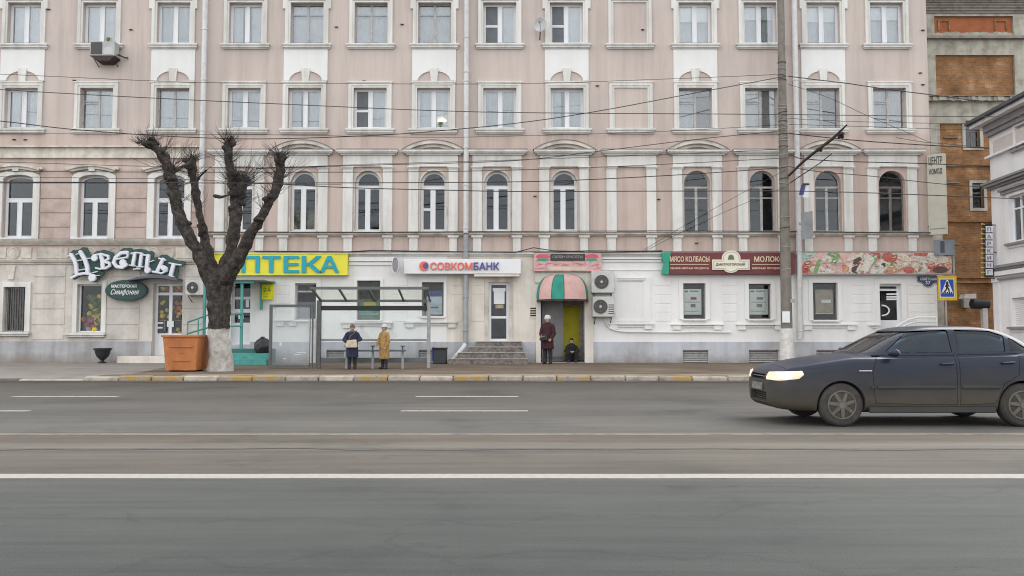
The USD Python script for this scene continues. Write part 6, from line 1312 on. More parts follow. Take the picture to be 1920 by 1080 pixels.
for px in (650, 699, 755):
    part(BE, 'leg', cbox(X(px, 670, Yb_) - 0.04, X(px, 670, Yb_) + 0.04, Yb_ - 0.04, Yb_ + 0.04, ZP, Z(659, Yb_) - 0.002, 0.008), steel_l)
    part(BE, 'armrest', [cbox(X(px, 650, Yb_) - 0.05, X(px, 650, Yb_) + 0.05, Yb_ - 0.17, Yb_ + 0.17, Z(650.5, Yb_), Z(648, Yb_), 0.006), cbox(X(px, 650, Yb_) - 0.025, X(px, 650, Yb_) + 0.025, Yb_ - 0.02, Yb_ + 0.02, Z(656, Yb_) + 0.002, Z(650.5, Yb_) - 0.002, 0.004)], steel)

# ------------------------------------------------------------------ people
skin = M('skin', (0.42, 0.25, 0.18), 0.6, var=0.05)
def hand(wrist, dir_, side_, s=1.0):
    """palm, four curled fingers and a thumb; dir_ points along the forearm"""
    d = np.array(dir_, float); d /= np.linalg.norm(d); u = np.cross(d, [0, 1, 0.2]); u /= np.linalg.norm(u); n_ = np.cross(u, d)
    w = np.array(wrist, float); out = [chain([(w, 0.024 * s), (w + d * 0.045 * s, 0.034 * s), (w + d * 0.085 * s, 0.030 * s)], 10)]
    for k, (o, L) in enumerate(((-0.030, 0.062), (-0.010, 0.072), (0.010, 0.068), (0.029, 0.052))):
        a = w + d * 0.085 * s + u * o * s; b = a + (d * 0.9 - n_ * 0.35) * L * 0.55 * s; c = b + (d * 0.45 - n_ * 0.85) * L * 0.45 * s
        out.append(chain([(a, 0.0095 * s), (b, 0.0088 * s), (c, 0.0075 * s)], 8))
    a = w + d * 0.03 * s + u * 0.03 * s * side_; b = a + (u * side_ * 0.8 + d * 0.5) * 0.035 * s; c = b + (d * 0.9 - n_ * 0.3) * 0.028 * s
    out.append(chain([(a, 0.011 * s), (b, 0.010 * s), (c, 0.008 * s)], 8))
    return out
def smooth_m(man, L, it=6):
    q = tm(man.refine_to_length(L)); q.merge_vertices(); trimesh.smoothing.filter_taubin(q, iterations=it); return q
def person(label, px, py, Y, h, yaw, mats, arms, coat_rings, hat, legs=True, stance=0.1, hoodless=True, lean=0.0, boots=None):
    """standing figure; local frame: faces -y, x to the picture's right, then turned by yaw"""
    base = np.array(ray(px, py, Y)); base[2] = ZP if legs is not None else base[2]
    t = thing('person', label, 'person', base)
    k = h / 1.60
    Rz = trimesh.transformations.rotation_matrix(yaw, [0, 0, 1]); Rz[:3, 3] = base
    def put(name, m, mat, lab=None, sm=True):
        m = tm(m).copy(); m.apply_transform(Rz); return part(t, name, m, mat, lab, sm)
    P = lambda x, y, z: np.array([x, y, z]) * k
    hd = P(0, -0.02 - lean, 1.475)
    head = [ball(hd, np.array([0.072, 0.088, 0.108]) * k, 24), m3.Manifold.batch_hull([ball(hd + P(0, -0.02, -0.07), np.array([0.048, 0.055, 0.04]) * k, 16), ball(hd + P(0, 0, 0.0), 0.066 * k, 16)]),
            m3.Manifold.batch_hull([ball(hd + P(0, -0.085, 0.005), 0.009 * k, 8), ball(hd + P(0, -0.100, -0.030), 0.014 * k, 8), ball(hd + P(0, -0.078, -0.034), 0.018 * k, 8)]),
            chain([(hd + P(0, 0.02, -0.06), 0.05 * k), (P(0, 0.01 - lean * 0.5, 1.30), 0.056 * k)], 14)] + [ball(hd + P(s * 0.074, 0.005, -0.005), np.array([0.012, 0.022, 0.032]) * k, 10) for s in (-1, 1)]
    torso = chain([(P(0, 0.0, 0.82), 0.13 * k), (P(0, 0.0, 1.0), 0.12 * k), (P(0, 0.0, 1.2), 0.13 * k), (P(0, 0, 1.28), 0.07 * k)], 16)
    bodyl = head + [torso]
    for s, ar in zip((-1, 1), arms):
        sh = P(s * 0.165, 0.0, 1.25); el = P(*ar[0]); wr = P(*ar[1])
        bodyl.append(chain([(P(s * 0.08, 0, 1.25), 0.06 * k), (sh, 0.05 * k), (el, 0.038 * k), (wr, 0.026 * k)], 12)); bodyl += hand(wr, wr - el, -s, k)
    for s in (-1, 1):
        bodyl.append(chain([(P(s * 0.08, 0, 0.82), 0.09 * k), (P(s * stance * 0.9, -0.01, 0.44), 0.06 * k), (P(s * stance, 0.014, 0.10), 0.035 * k), (P(s * stance, -0.04, 0.05), 0.028 * k)], 12))
    body = m3.Manifold.batch_boolean(bodyl, m3.OpType.Add)
    put('body', smooth_m(body, 0.022, 4), skin)
    put('eyes', [ball(hd + P(s * 0.030, -0.076, 0.012), 0.011 * k, 10) for s in (-1, 1)], black); put('mouth', ball(hd + P(0, -0.078, -0.062), np.array([0.022, 0.010, 0.006]) * k, 12), M_once('lips', (0.30, 0.10, 0.09)))
    # coat: rings pulled over the body, wavy at the hem
    cr = rings([(x * k, y * k, z * k, rx * k, ry * k) for x, y, z, rx, ry in coat_rings], 40)
    cr = cr.subdivide(); v = cr.vertices
    ang_ = np.arctan2(v[:, 1], v[:, 0]); low = np.clip((1.0 * k - v[:, 2]) / (0.5 * k), 0, 1)
    f_ = 1 + 0.045 * low * np.sin(ang_ * 9 + v[:, 2] * 3) + 0.10 * (meshkit.fbm(v * 7 + base[0], 3) - 0.5)
    v[:, 0] *= f_; v[:, 1] *= f_; cr.vertices = v
    ct = put('coat', cr, mats['coat'])
    for s, ar in zip((-1, 1), arms):
        sh = P(s * 0.165, 0.0, 1.25); el = P(*ar[0]); wr = P(*ar[1])
        sl = m3.Manifold.batch_boolean([chain([(P(s * 0.10, 0, 1.255), 0.080 * k), (sh, 0.082 * k), (el, 0.066 * k), (wr + (el - wr) * 0.08, 0.052 * k)], 14)], m3.OpType.Add)
        sl = smooth_m(sl, 0.03, 4); v = sl.vertices; sl.vertices = v + sl.vertex_normals * ((meshkit.noise(v * 14) - 0.5) * 0.03)[:, None]; put('sleeve', sl, mats.get('sleeve', mats['coat']))
    put('collar', smooth_m(chain([(P(-0.05, 0.0, 1.315), 0.075 * k), (P(0.05, 0.0, 1.315), 0.075 * k)], 16), 0.03, 2), mats.get('collar', mats['coat']))
    for s in (-1, 1):
        put('trouser_leg', smooth_m(chain([(P(s * 0.075, 0, 0.80), 0.095 * k), (P(s * stance * 0.9, 0.0, 0.44), 0.075 * k), (P(s * stance, 0.012, 0.20), 0.060 * k)], 14), 0.03, 4), mats['legs'])
        put('boot', smooth_m(m3.Manifold.batch_boolean([chain([(P(s * stance, 0.015, 0.30), 0.058 * k), (P(s * stance, 0.015, 0.07), 0.055 * k)], 12), chain([(P(s * stance, 0.02, 0.052), 0.052 * k), (P(s * stance * 1.1, -0.12, 0.038), 0.038 * k)], 12)], m3.OpType.Add) ^ m3.Manifold.cube((4, 4, 4), True).translate((0, 0, 2.002)), 0.02, 2), mats['boot'])
    kind, hm = hat
    hc = hd + P(0, 0.012, 0.035)
    if kind == 'knit':
        q = m3.Manifold.batch_boolean([ball(hc, np.array([0.088, 0.104, 0.098]) * k, 24), ball(hc + P(0, 0, -0.015), np.array([0.093, 0.110, 0.035]) * k, 24)], m3.OpType.Add)
        q = q - m3.Manifold.cube((0.5, 0.5, 0.3), True).translate(tuple(hc + P(0, -0.17, -0.175)))
    else:
        q = m3.Manifold.batch_boolean([ball(hc + P(0, 0.01, 0.03), np.array([0.105, 0.118, 0.088]) * k, 24), ball(hc, np.array([0.110, 0.124, 0.05]) * k, 24)], m3.OpType.Add)
        q = q - m3.Manifold.cube((0.5, 0.5, 0.3), True).translate(tuple(hc + P(0, -0.19, -0.155)))
    q = smooth_m(q, 0.016, 2); v = q.vertices; q.vertices = v + q.vertex_normals * ((meshkit.noise(v * 40) - 0.5) * (0.018 if kind != 'knit' else 0.007))[:, None]
    put('hat', q, hm)
    put('hair', smooth_m(m3.Manifold.batch_hull([ball(hd + P(0, 0.05, -0.02), np.array([0.074, 0.06, 0.07]) * k, 16), ball(hd + P(0, 0.04, 0.04), np.array([0.076, 0.07, 0.06]) * k, 16)]), 0.02, 1), M_once('grey_hair', (0.20, 0.18, 0.165)))
    return t, Rz, k, put
wool = lambda n, c, **kw: M_once(n, c, rough=0.95, var=0.18, scale=16, **kw)
navy = wool('navy_wool', (0.028, 0.029, 0.065)); ochre = M_once('ochre_quilted', (0.36, 0.225, 0.075), rough=0.85, var=0.2, scale=9, col2=(0.22, 0.10, 0.045)); wine = wool('wine_wool', (0.046, 0.013, 0.018))
whitefur = M_once('white_fur', (0.62, 0.60, 0.58), rough=0.95, var=0.12, scale=40); taupe = wool('taupe_knit', (0.15, 0.115, 0.105))
bootm = M_once('black_boot', (0.014, 0.013, 0.013), rough=0.5); dark = wool('dark_trousers', (0.022, 0.022, 0.028))
coatA = [(0, 0, 0.42, .205, .165), (0, 0, 0.50, .21, .17), (0, 0, 0.75, .20, .155), (0, 0, 0.95, .185, .14), (0, 0, 1.10, .185, .14), (0, 0, 1.22, .19, .135), (0, 0, 1.28, .15, .115), (0, 0, 1.33, .085, .085)]
t, Rz, k, put = person('person in long navy coat and taupe knit hat holding a cream bag in the shelter', 660, 691, 29.0, 1.56, 0.15, dict(coat=navy, legs=dark, boot=bootm, collar=taupe), [[(-0.285, -0.02, 1.05), (-0.12, -0.215, 0.93)], [(0.285, -0.03, 1.06), (0.10, -0.21, 0.98)]], coatA, ('knit', taupe), lean=0.03)
loc_ = _loc[t]
hb = thing('handbag', 'cream shoulder bag held in front of the navy coat', 'bag', loc_ + np.array([0, -0.2, 0.7]))
bagm = M_once('cream_leather', (0.60, 0.52, 0.37), rough=0.6)
q = m3.Manifold.batch_hull([ball((x_, -0.24 + dy, z_), 0.05, 12) for x_, z_ in ((-0.17, 0.80), (0.13, 0.80), (-0.13, 0.96), (0.11, 0.98)) for dy in (-0.02, 0.02)])
q = tm(q); q.apply_transform(Rz); part(hb, 'bag_body', q, bagm, smooth=True)
q = tube([np.array(p) for p in ((-0.10, -0.24, 0.98), (-0.06, -0.19, 1.15), (0.06, -0.15, 1.25), (0.14, -0.06, 1.335), (0.15, 0.05, 1.33), (0.05, 0.17, 1.2))], 0.014, 8); q.apply_transform(Rz); part(hb, 'strap', q, taupe, smooth=True)
q = tm(m3.Manifold.batch_hull([ball((x_, -0.295, z_), 0.012, 8) for x_, z_ in ((-0.15, 0.98), (0.12, 0.99), (-0.12, 0.91), (0.10, 0.91))])); q.apply_transform(Rz); part(hb, 'flap', q, M_once('tan_leather', (0.48, 0.38, 0.24)), smooth=True)
coatB = [(0, 0, 0.36, .185, .155), (0, 0, 0.44, .20, .165), (0, 0, 0.70, .205, .165), (0, 0, 0.95, .20, .155), (0, 0, 1.10, .20, .15), (0, 0, 1.22, .195, .14), (0, 0, 1.285, .15, .12), (0, 0, 1.35, .09, .09)]
person('person in an ochre quilted coat and white hat, looking left in the shelter', 720, 690.5, 29.05, 1.55, -0.75, dict(coat=ochre, legs=dark, boot=bootm, collar=M_once('sand_collar', (0.45, 0.32, 0.18))), [[(-0.25, -0.04, 1.02), (-0.10, -0.225, 0.90)], [(0.25, 0.0, 1.02), (0.225, -0.10, 0.82)]], coatB, ('fur', whitefur))
coatC = [(0, 0, 0.50, .215, .165), (0, 0, 0.58, .215, .165), (0, 0, 0.78, .20, .15), (0, 0, 0.95, .18, .135), (0, 0, 1.10, .178, .135), (0, 0, 1.22, .185, .13), (0, 0, 1.285, .15, .115), (0, 0, 1.335, .09, .09)]
Y3 = 34.2
t, Rz, k, put = person('person in a wine red coat and white fur hat standing by the arched entrance', 1027, 680, Y3, 1.98, -0.45, dict(coat=wine, legs=dark, boot=bootm), [[(-0.22, -0.05, 1.0), (-0.13, -0.22, 0.93)], [(0.235, 0.0, 1.0), (0.18, -0.14, 0.84)]], coatC, ('fur', whitefur))
hb = thing('handbag', 'black handbag on the front of the wine red coat', 'bag', _loc[t] + np.array([0, -0.2, 1.0]))
q = m3.Manifold.batch_hull([ball((x_ * k, (-0.235 + dy) * k, z_ * k), 0.03, 12) for x_, z_ in ((-0.16, 0.80), (0.08, 0.80), (-0.13, 0.95), (0.06, 0.95)) for dy in (-0.025, 0.025)]); q = tm(q); q.apply_transform(Rz); part(hb, 'bag_body', q, M_once('black_leather', (0.018, 0.016, 0.017), rough=0.4), smooth=True)
q = tube([np.array(p) * k for p in ((-0.10, -0.23, 0.97), (-0.05, -0.24, 1.04), (0.02, -0.23, 0.97))], 0.012, 8); q.apply_transform(Rz); part(hb, 'strap', q, bootm, smooth=True)
q = box(-0.10 * k, 0.02 * k, -0.30 * k, -0.288 * k, 0.90 * k, 0.915 * k); q.apply_transform(Rz); part(hb, 'buckle', q, steel_l)

# crouched figure in black inside the doorway
Yd = YF + 0.55 - 0.25
cb = np.array([X(1072, 676, YF + 0.15), YF + 0.2, ZP + 0.02])
CP = thing('person', 'person in black crouching in the open doorway with head lowered', 'person', cb)
def cput(name, m, mat): m = tm(m).copy(); m.apply_translation(cb); part(CP, name, m, mat, smooth=True)
bl = [chain([((0, 0.08, 0.28), 0.15), ((0, 0.02, 0.50), 0.15), ((0, -0.03, 0.66), 0.13), ((0.0, -0.06, 0.78), 0.055), ((0.0, -0.09, 0.86), 0.05)], 14), ball((0.0, -0.11, 0.90), (0.075, 0.09, 0.11), 18), ball((0.0, -0.2, 0.885), 0.014, 8)]
for s in (-1, 1):
    bl.append(chain([((s * 0.1, 0.1, 0.26), 0.10), ((s * 0.17, -0.24, 0.42), 0.07), ((s * 0.15, -0.12, 0.07), 0.045), ((s * 0.16, -0.25, 0.05), 0.04)], 12))
    bl.append(chain([((s * 0.17, -0.02, 0.66), 0.055), ((s * 0.24, -0.17, 0.48), 0.042), ((s * 0.08, -0.32, 0.46), 0.03)], 12)); bl += hand((s * 0.08, -0.32, 0.46), (-s * 0.9, -0.2, -0.1), s)
cput('body', smooth_m(m3.Manifold.batch_boolean(bl, m3.OpType.Add), 0.025, 4), skin)
cc = m3.Manifold.batch_boolean([chain([((0, 0.08, 0.24), 0.24), ((0, 0.04, 0.45), 0.22), ((0, -0.02, 0.64), 0.185), ((0, -0.05, 0.74), 0.10)], 16)] + [chain([((s * 0.17, -0.02, 0.66), 0.085), ((s * 0.26, -0.17, 0.48), 0.07), ((s * 0.10, -0.30, 0.46), 0.055)], 12) for s in (-1, 1)] + [chain([((s * 0.1, 0.1, 0.26), 0.15), ((s * 0.18, -0.24, 0.40), 0.11), ((s * 0.19, -0.16, 0.12), 0.10)], 12) for s in (-1, 1)], m3.OpType.Add)
cc = smooth_m(cc, 0.03, 4); v = cc.vertices; v[:, 2] = np.maximum(v[:, 2], 0.03); cc.vertices = v + cc.vertex_normals * ((meshkit.noise(v * 12) - 0.5) * 0.035)[:, None]
cput('coat', cc, blackm)
for s in (-1, 1): cput('boot', smooth_m(chain([((s * 0.16, -0.12, 0.06), 0.055), ((s * 0.17, -0.27, 0.045), 0.045)], 12), 0.02, 2), bootm)
hq = ball((0.0, -0.085, 0.925), (0.092, 0.11, 0.115), 20) - m3.Manifold.cube((0.3, 0.2, 0.16), True).translate((0, -0.24, 0.86))
cput('hood', smooth_m(hq, 0.02, 2), blackm)

# ------------------------------------------------------------------ dark saloon car driving left
CX, CY = 3.80, 12.90
CAR = thing('saloon_car', 'dark blue grey saloon car with dusty sides and lit headlight driving left', 'car', (CX + 2.25, CY, 0))
def carpaint():
    return usdkit.material(stage, '/World/Looks/dusty_car_paint', {
        'g': ('geometry', {}), 'x': ('separate_xyz', {}), 'm': ('mapping', {'scale': (0.9, 0.9, 2.2)}), 'n': ('noise_texture', {'scale': 2.2, 'detail': 6, 'roughness': 0.65}), 'w': ('math', {'math_type': 'multiply_add', 'value2': 0.55, 'value3': -0.27}), 'a': ('math', {'math_type': 'add'}),
        'mr': ('map_range', {'from_min': 0.86, 'from_max': 0.36, 'to_min': 0.0, 'to_max': 0.85}), 
        'f': ('noise_texture', {'scale': 45, 'detail': 3}), 'fm': ('math', {'math_type': 'multiply_add', 'value2': 0.5, 'value3': 0.72}), 'k': ('math', {'math_type': 'multiply', 'use_clamp': True}),
        'c': ('mix_color', {'a': (0.006, 0.010, 0.023), 'b': (0.064, 0.056, 0.040)}), 'ro': ('mix_float', {'a': 0.34, 'b': 0.8}), 'cw': ('mix_float', {'a': 0.18, 'b': 0.0}),
        'p': ('principled_bsdf', {'metallic': 0.0, 'specular_ior_level': 0.28, 'coat_roughness': 0.12})},
        [('g.position', 'x.vector'), ('g.position', 'm.vector'), ('m.vector', 'n.vector'), ('n.fac', 'w.value1'), ('w.value', 'a.value1'), ('x.z', 'a.value2'), ('a.value', 'mr.value'), ('g.position', 'f.vector'), ('f.fac', 'fm.value1'), ('fm.value', 'k.value1'), ('mr.result', 'k.value2'),
         ('k.value', 'c.fac'), ('k.value', 'ro.fac'), ('k.value', 'cw.fac'), ('c.result', 'p.base_color'), ('ro.result', 'p.roughness'), ('cw.result', 'p.coat_weight')], surface='p.BSDF')
paint = carpaint()
rubber = M('tyre_rubber', (0.028, 0.026, 0.024), 0.9, var=0.25, scale=8, col2=(0.055, 0.048, 0.04)); rimm = M('dusty_alloy', (0.12, 0.105, 0.088), 0.5, metal=0.35, var=0.15, scale=8)
trimd = M('dark_car_trim', (0.02, 0.02, 0.021), 0.6, var=0.15); chrome = M('chrome_strip', (0.55, 0.55, 0.55), 0.25, metal=0.9, var=0.02)
carglass = usdkit.material(stage, '/World/Looks/car_glass', {'f': ('fresnel', {'IOR': 1.5}), 'a': ('math', {'math_type': 'add', 'value2': 0.0}), 't': ('transparent_bsdf', {'color': (0.30, 0.37, 0.42)}), 'gl': ('glossy_bsdf', {'roughness': 0.02, 'color': (0.85, 0.93, 1.0)}), 'm': ('mix_closure', {})},
    [('f.fac', 'a.value1'), ('a.value', 'm.fac'), ('t.BSDF', 'm.closure1'), ('gl.BSDF', 'm.closure2')], surface='m.closure')
glass_ws = glass('greenish_windscreen', (0.66, 0.76, 0.68), 0.01)
fi = lambda tab: (lambda x: np.interp(x, [a for a, _ in tab], [b for _, b in tab]))
from scipy.interpolate import PchipInterpolator as PI_
def fs(tab): f_ = PI_([a for a, _ in tab], [b for _, b in tab]); return lambda x: float(f_(np.clip(x, tab[0][0], tab[-1][0])))
zdeck = fs([(0, .70), (.05, .765), (.18, .83), (.45, .89), (.85, .955), (1.2, 1.0), (1.7, 1.01), (3.5, 1.05), (4.0, 1.07), (4.35, 1.055), (4.46, 1.0), (4.5, .92)])
zbot = fs([(0, .32), (.12, .24), (.5, .205), (3.9, .205), (4.3, .28), (4.5, .40)])
hw = fs([(0, .50), (.03, .60), (.10, .695), (.25, .775), (.55, .83), (1.0, .855), (2.2, .862), (3.3, .86), (3.9, .835), (4.25, .785), (4.42, .70), (4.5, .58)])
def section(x):
    w, zb, zd = hw(x), zbot(x), zdeck(x); h = zd - zb
    half = [(0, zb), (.70, zb), (.90, zb + .02), (.965, zb + .09), (.99, zb + .20 * h + .03), (1.0, zb + .42 * h), (.998, zb + .55 * h), (.985, zd - .20 * h), (.965, zd - .11 * h), (.935, zd - .045 * h), (.88, zd - .012), (.70, zd + .008), (.38, zd + .024), (0, zd + .03)]
    r = [(y * w, z) for y, z in half]; return [(-y, z) for y, z in r[::-1]] + r[1:-1]
xs_ = np.r_[np.linspace(0, .3, 9), np.linspace(.36, 4.2, 44), np.linspace(4.24, 4.5, 8)]
secs = [section(x) for x in xs_]; ns = len(secs[0])
V = np.array([(x, y, z) for x, s_ in zip(xs_, secs) for y, z in s_]); Fc = []
for i in range(len(xs_) - 1):
    for j in range(ns):
        a, b = i * ns + j, i * ns + (j + 1) % ns; Fc += [(a, b, b + ns), (a, b + ns, a + ns)]
c0, c1 = len(V), len(V) + 1; V = np.vstack([V, [[xs_[0] - 0.0, 0, .5]], [[xs_[-1], 0, .65]]])
for j in range(ns): Fc += [(c0, (j + 1) % ns, j), (c1, (len(xs_) - 1) * ns + j, (len(xs_) - 1) * ns + (j + 1) % ns)]
lowm = trimesh.Trimesh(V, np.array(Fc), process=False)
if lowm.volume < 0: lowm.invert()
low = mf(lowm)
gxf = fs([(.85, .98), (1.0, 1.22), (1.1, 1.41), (1.2, 1.60), (1.3, 1.80), (1.38, 1.98), (1.425, 2.14), (1.45, 2.32), (1.462, 2.5)])
gxr = fs([(.85, 4.20), (1.0, 4.12), (1.1, 4.02), (1.2, 3.88), (1.3, 3.70), (1.38, 3.50), (1.425, 3.30), (1.45, 3.06), (1.462, 2.8)])
ghw = fs([(.85, .80), (1.0, .785), (1.2, .715), (1.3, .675), (1.38, .635), (1.425, .58), (1.45, .44), (1.462, .12)])
def green(off):
    zs = np.r_[np.linspace(.85, 1.38, 15), 1.40, 1.42, 1.437, 1.45, 1.458, 1.462]; n_ = 64; V = []
    for z in zs:
        zz = z
        a0, a1, b = gxf(zz) + off * 1.6, gxr(zz) - off * 1.6, ghw(zz) - off
        c, a_ = (a0 + a1) / 2, (a1 - a0) / 2
        for q in np.arange(n_) * 2 * np.pi / n_:
            cs, sn = math.cos(q), math.sin(q); V.append((c + a_ * np.sign(cs) * abs(cs) ** 0.36, max(b, .02) * np.sign(sn) * abs(sn) ** 0.5, z - off * (1.0 if z > 1.3 else 0.0) * min(1, (z - 1.3) / 0.1)))
    V = np.array(V); m_ = len(zs); Fc = []
    for i in range(m_ - 1):
        for j in range(n_):
            a, b = i * n_ + j, i * n_ + (j + 1) % n_; Fc += [(a, b, b + n_), (a, b + n_, a + n_)]
    V = np.vstack([V, [[V[:n_, 0].mean(), 0, V[0, 2]]], [[V[-n_:, 0].mean(), 0, V[-1, 2] + 0.001]]])
    for j in range(n_): Fc += [(m_ * n_, (j + 1) % n_, j), (m_ * n_ + 1, (m_ - 1) * n_ + j, (m_ - 1) * n_ + (j + 1) % n_)]
    q = trimesh.Trimesh(V, np.array(Fc), process=False)
    if q.volume < 0: q.invert()
    return mf(q)
def pz(pts, y0=-1.2, y1=1.2):     # polygon in (x, z) through the whole car
    return mf(prism(Polygon(pts), y0, y1))
def mbox(x0, x1, y0, y1, z0, z1): return m3.Manifold.cube((x1 - x0, y1 - y0, z1 - z0)).translate((x0, y0, z0))
G0, G1 = green(0.0), green(0.035)
solid = low + G0
cav = (G1 + mbox(1.45, 3.75, -.73, .73, .36, 1.02)) 
shell = solid - cav
FW, RW = .95, 3.55
for wx in (FW, RW):
    for s in (-1, 1):
        cyl = m3.Manifold.cylinder(.30, .345, .345, 40, True).rotate((90, 0, 0)).translate((wx, s * .80, .315)); shell = shell - cyl
front_win = [(1.62, 1.055), (2.04, 1.375), (2.60, 1.395), (2.60, 1.065)]; rear_win = [(2.70, 1.065), (2.70, 1.395), (3.22, 1.38), (3.42, 1.31), (3.38, 1.078)]; quarter = [(3.45, 1.085), (3.48, 1.285), (3.56, 1.25), (3.76, 1.10)]
cut = [Polygon(q).buffer(-.02).buffer(.02) for q in (front_win, rear_win, quarter)]
def yz(pts, x0, x1):
    m_ = prism(Polygon(pts), 0, x1 - x0); v = m_.vertices; v = np.stack([x1 - v[:, 1], v[:, 0], v[:, 2]], 1); q = trimesh.Trimesh(v, m_.faces, process=False)
    if q.volume < 0: q.invert()
    return mf(q)
ws = yz([(-.655, 1.045), (.655, 1.045), (.555, 1.375), (-.555, 1.375)], 1.0, 2.25); rs = yz([(-.60, 1.10), (.60, 1.10), (.50, 1.36), (-.50, 1.36)], 3.36, 4.4)
thin = green(0.010) - green(0.018)
panes = []
for q in cut:
    pm = mf(prism(q, -1.2, 1.2)); panes.append(('side_window', pm)); shell = shell - pm
shell = shell - ws - rs
panes += [('windscreen', ws), ('rear_window', rs)]
# doors, bonnet, boot lines
fd_ = [(1.43, .33), (2.62, .31), (2.62, 1.03), (1.50, 1.02), (1.40, .80)]; rdp = [(2.66, .31), (3.17, .33), (3.30, .62), (3.52, .74), (3.55, 1.05), (2.66, 1.035)]
doors = []
for q in (fd_, rdp):
    outer = mf(prism(Polygon(q), -1.2, 1.2)); inner = mf(prism(Polygon(q).buffer(-.006), -1.2, 1.2))
    for s in (-1, 1):
        slab = mbox(0, 5, min(s * .66, s * 1.2), max(s * .66, s * 1.2), 0, 2)
        doors.append(shell ^ inner ^ slab)
    shell = shell - (outer ^ (mbox(0, 5, -1.2, -.66, 0, 2) + mbox(0, 5, .66, 1.2, 0, 2)))
# bonnet seam
seam = mbox(.20, 1.20, -.705, -.698, .5, 1.2) + mbox(.20, 1.20, .698, .705, .5, 1.2) + mbox(.20, .207, -.70, .70, .6, 1.2)
shell = shell - (seam - low.translate((0, 0, -.03)))
shell = shell - (mbox(3.98, 3.986, -.66, .66, .6, 1.3) + mbox(3.98, 4.6, -.664, -.658, .7, 1.3) + mbox(3.98, 4.6, .658, .664, .7, 1.3) - low.translate((0, 0, -.025)))
# lamps
hl = []
for s in (-1, 1):
    q = Polygon([(-.05, .665), (.10, .652), (.36, .685), (.43, .745), (.41, .80), (.10, .785), (-.05, .75)]).buffer(-.01).buffer(.01)
    cy_ = mf(prism(q, min(s * .40, s * 1.1), max(s * .40, s * 1.1))); hl.append(solid ^ cy_); shell = shell - cy_
tl = []
for s in (-1, 1):
    q = mf(prism(Polygon([(4.20, .80), (4.6, .80), (4.6, 1.0), (4.28, 1.0)]), min(s * .42, s * 1.1), max(s * .42, s * 1.1))); tl.append(solid ^ q); shell = shell - q
grille = mbox(-.1, .16, -.33, .33, .655, .735); lowg = mbox(-.1, .10, -.40, .40, .33, .47)
shell = shell - grille - lowg
def cput2(parent, name, m, mat, label=None, smooth=35):
    m = tm(m).copy(); m.apply_translation([CX, CY, 0.0]); return part(parent, name, m, mat, label, smooth)
cput2(CAR, 'body', shell, paint)
for i, d in enumerate(doors):
    dp = cput2(CAR, 'door', d, paint); s = -1 if i % 2 == 0 else 1; xh = 2.48 if i < 2 else 3.36
    cput2(dp, 'handle', m3.Manifold.batch_hull([ball((xh - .08, s * .868, .90 if i < 2 else .915), .016, 10), ball((xh + .08, s * .868, .905 if i < 2 else .92), .016, 10)]), paint, smooth=True)
    a, b = (1.46, 2.60) if i < 2 else (2.68, 3.22)
    cput2(dp, 'rub_strip', cbox(a, b, min(s * .855, s * .878), max(s * .855, s * .878), .545, .585, .008), trimd)
for nme, pm in panes:
    got = thin ^ pm
    for g in got.decompose():
        if g.volume() > 1e-5: cput2(CAR, nme, g, carglass if nme != 'windscreen' else glass_ws, smooth=True)
hlm = usdkit.material(stage, '/World/Looks/lit_headlamp', {'p': ('principled_bsdf', {'base_color': (0.22, 0.19, 0.14), 'roughness': 0.12, 'emission_color': (1.0, 0.80, 0.54), 'emission_strength': 0.62})}, [], surface='p.BSDF')
hlb = usdkit.material(stage, '/World/Looks/headlamp_bulb', {'p': ('principled_bsdf', {'base_color': (0.9, 0.9, 0.9), 'emission_color': (1.0, 0.93, 0.78), 'emission_strength': 6.0})}, [], surface='p.BSDF')
for s, g in zip((-1, 1), hl):
    h_ = cput2(CAR, 'headlight', g, hlm)
    cput2(h_, 'bulb_reflector', lathe([(0.055, 0), (0.05, 0.012)], 20, axis='y', at=(.24, s * .80 if s > 0 else -.806, .745)) if False else ball((.20, s * .728, .728), (.115, .062, .054), 16), hlb)
for g in tl: cput2(CAR, 'tail_light', g, M_once('tail_red', (0.30, 0.01, 0.01), rough=0.2))
cput2(CAR, 'grille', [mbox(.07, .10, -.33, .33, .655 + k * .02, .665 + k * .02) for k in range(4)], trimd); cput2(CAR, 'grille_bar', cbox(.02, .06, -.32, .32, .69, .705, .004), chrome)
cput2(CAR, 'air_intake', [mbox(.06, .08, -.40, .40, .33 + k * .03, .345 + k * .03) for k in range(5)], trimd)
cput2(CAR, 'number_plate', cbox(-.025, -.008, -.26, .26, .49, .60, .005), M_once('dusty_plate', (0.20, 0.19, 0.17), var=0.3, scale=8))
for s in (-1, 1):
    mr_ = cput2(CAR, 'mirror', m3.Manifold.batch_hull([ball((1.66, s * .90, 1.05), (.05, .05, .045), 14), ball((1.68, s * 1.00, 1.06), (.05, .045, .055), 14), ball((1.70, s * .86, 1.03), .02, 10)]), paint, smooth=True)
    cput2(mr_, 'mirror_glass', ball((1.725, s * .96, 1.056), (.008, .065, .045), 16), M_once('mirror_silver', (0.5, 0.52, 0.55), rough=0.08, metal=0.9), smooth=True)
    cput2(CAR, 'fender_strip', cbox(1.20, 1.39, min(s * .855, s * .872), max(s * .855, s * .872), .795, .81, .003), chrome)
    cput2(CAR, 'sill_skirt', cbox(1.34, 3.17, min(s * .80, s * .862), max(s * .80, s * .862), .20, .285, .015), trimd)
    cput2(CAR, 'rub_strip', cbox(.05 + 1.31, 1.425, min(s * .852, s * .874), max(s * .852, s * .874), .545, .585, .006), trimd)
cput2(CAR, 'floor_pan', mbox(1.1, 4.1, -.72, .72, .20, .27), trimd); cput2(CAR, 'exhaust', tube([(3.2, -.35, .22), (4.4, -.4, .25)], .04, 8), rust)
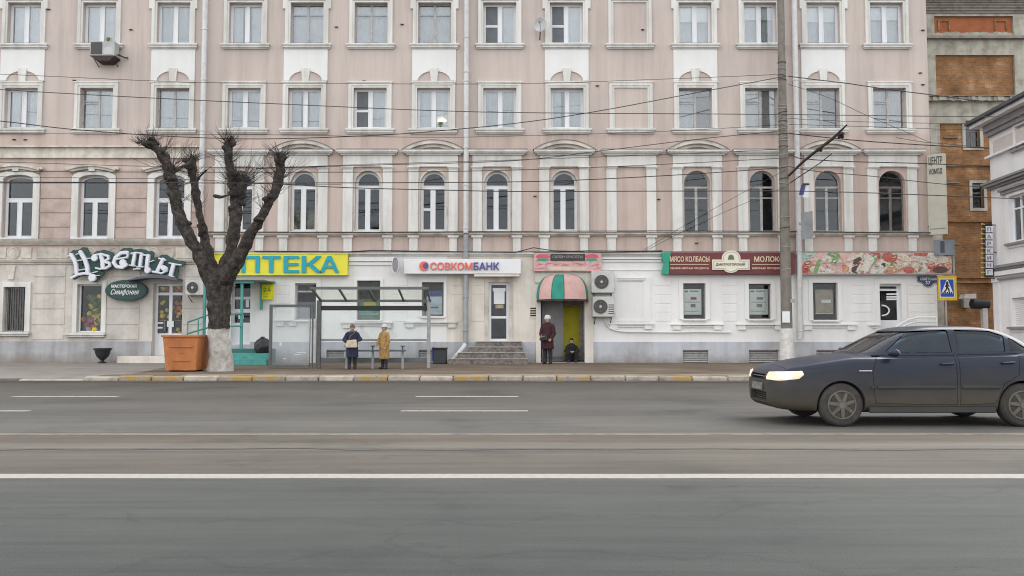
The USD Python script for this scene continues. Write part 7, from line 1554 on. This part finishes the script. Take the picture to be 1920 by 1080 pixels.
for sy in (-.36, .36):
    for sx_ in (2.05, 2.95):
        st_ = cput2(CAR, 'seat', [cbox(sx_ - .28, sx_ + .25, sy - .24, sy + .24, .45, .62, .05), ], M_once('seat_cloth', (0.06, 0.06, 0.065)))
        q = cbox(sx_ + .18, sx_ + .32, sy - .23, sy + .23, .55, 1.06, .05); q.apply_transform(trimesh.transformations.rotation_matrix(.22, [0, 1, 0], [sx_ + .25, 0, .6])); cput2(st_, 'seat_back', q, M_once('seat_cloth', (0.06,) * 3))
        q = cbox(sx_ + .31, sx_ + .40, sy - .12, sy + .12, 1.08, 1.23, .03); cput2(st_, 'headrest', q, M_once('seat_cloth', (0.06,) * 3))
cput2(CAR, 'dashboard', cbox(1.38, 1.66, -.70, .70, .80, 1.02, .05), trimd)
q = trimesh.creation.torus(.18, .016, 28, 8); q.apply_transform(trimesh.transformations.rotation_matrix(math.radians(65), [0, 1, 0])); q.apply_translation([1.78, -.36, .96]); cput2(CAR, 'steering_wheel', q, trimd, smooth=True)
for wx in (FW, RW):
    for s in (-1, 1):
        y0 = s * .755
        tyre = lathe([(.195, -.10), (.275, -.105), (.302, -.085), (.312, -.06), (.312, .06), (.302, .085), (.275, .105), (.195, .10)], 48, axis='y', at=(wx, y0, .312))
        wv_ = cput2(CAR, 'wheel', tyre, rubber, smooth=40)
        yo = y0 + s * .085
        bar = lathe([(.05, -.06), (.196, -.07), (.212, -.01), (.212, .01), (.196, .02), (.185, .0), (.05, -.04)], 40, axis='y', at=(wx, yo, .312))
        rim = cput2(wv_, 'rim', bar, trimd, smooth=40)
        sp_ = []
        for k5 in range(7):
            a_ = k5 * 2 * math.pi / 7 + .3
            sp_.append(m3.Manifold.batch_hull([m3.Manifold.cube((.03, .03, .055), True).rotate((0, math.degrees(-a_), 0)).translate((wx + .05 * math.cos(a_), yo + s * .012, .312 + .05 * math.sin(a_))), m3.Manifold.cube((.03, .025, .04), True).rotate((0, math.degrees(-a_), 0)).translate((wx + .19 * math.cos(a_), yo + s * .002, .312 + .19 * math.sin(a_)))]))
        cput2(wv_, 'wheel_spokes', [tm(q) for q in sp_] + [lathe([(.055, -.02), (.05, .025)], 20, axis='y', at=(wx, yo + s * .01, .312)), trimesh.creation.torus(.197, .014, 40, 8).apply_transform(trimesh.transformations.rotation_matrix(math.pi / 2, [1, 0, 0])).apply_translation([wx, yo + s * .01, .312])], rimm, smooth=35)
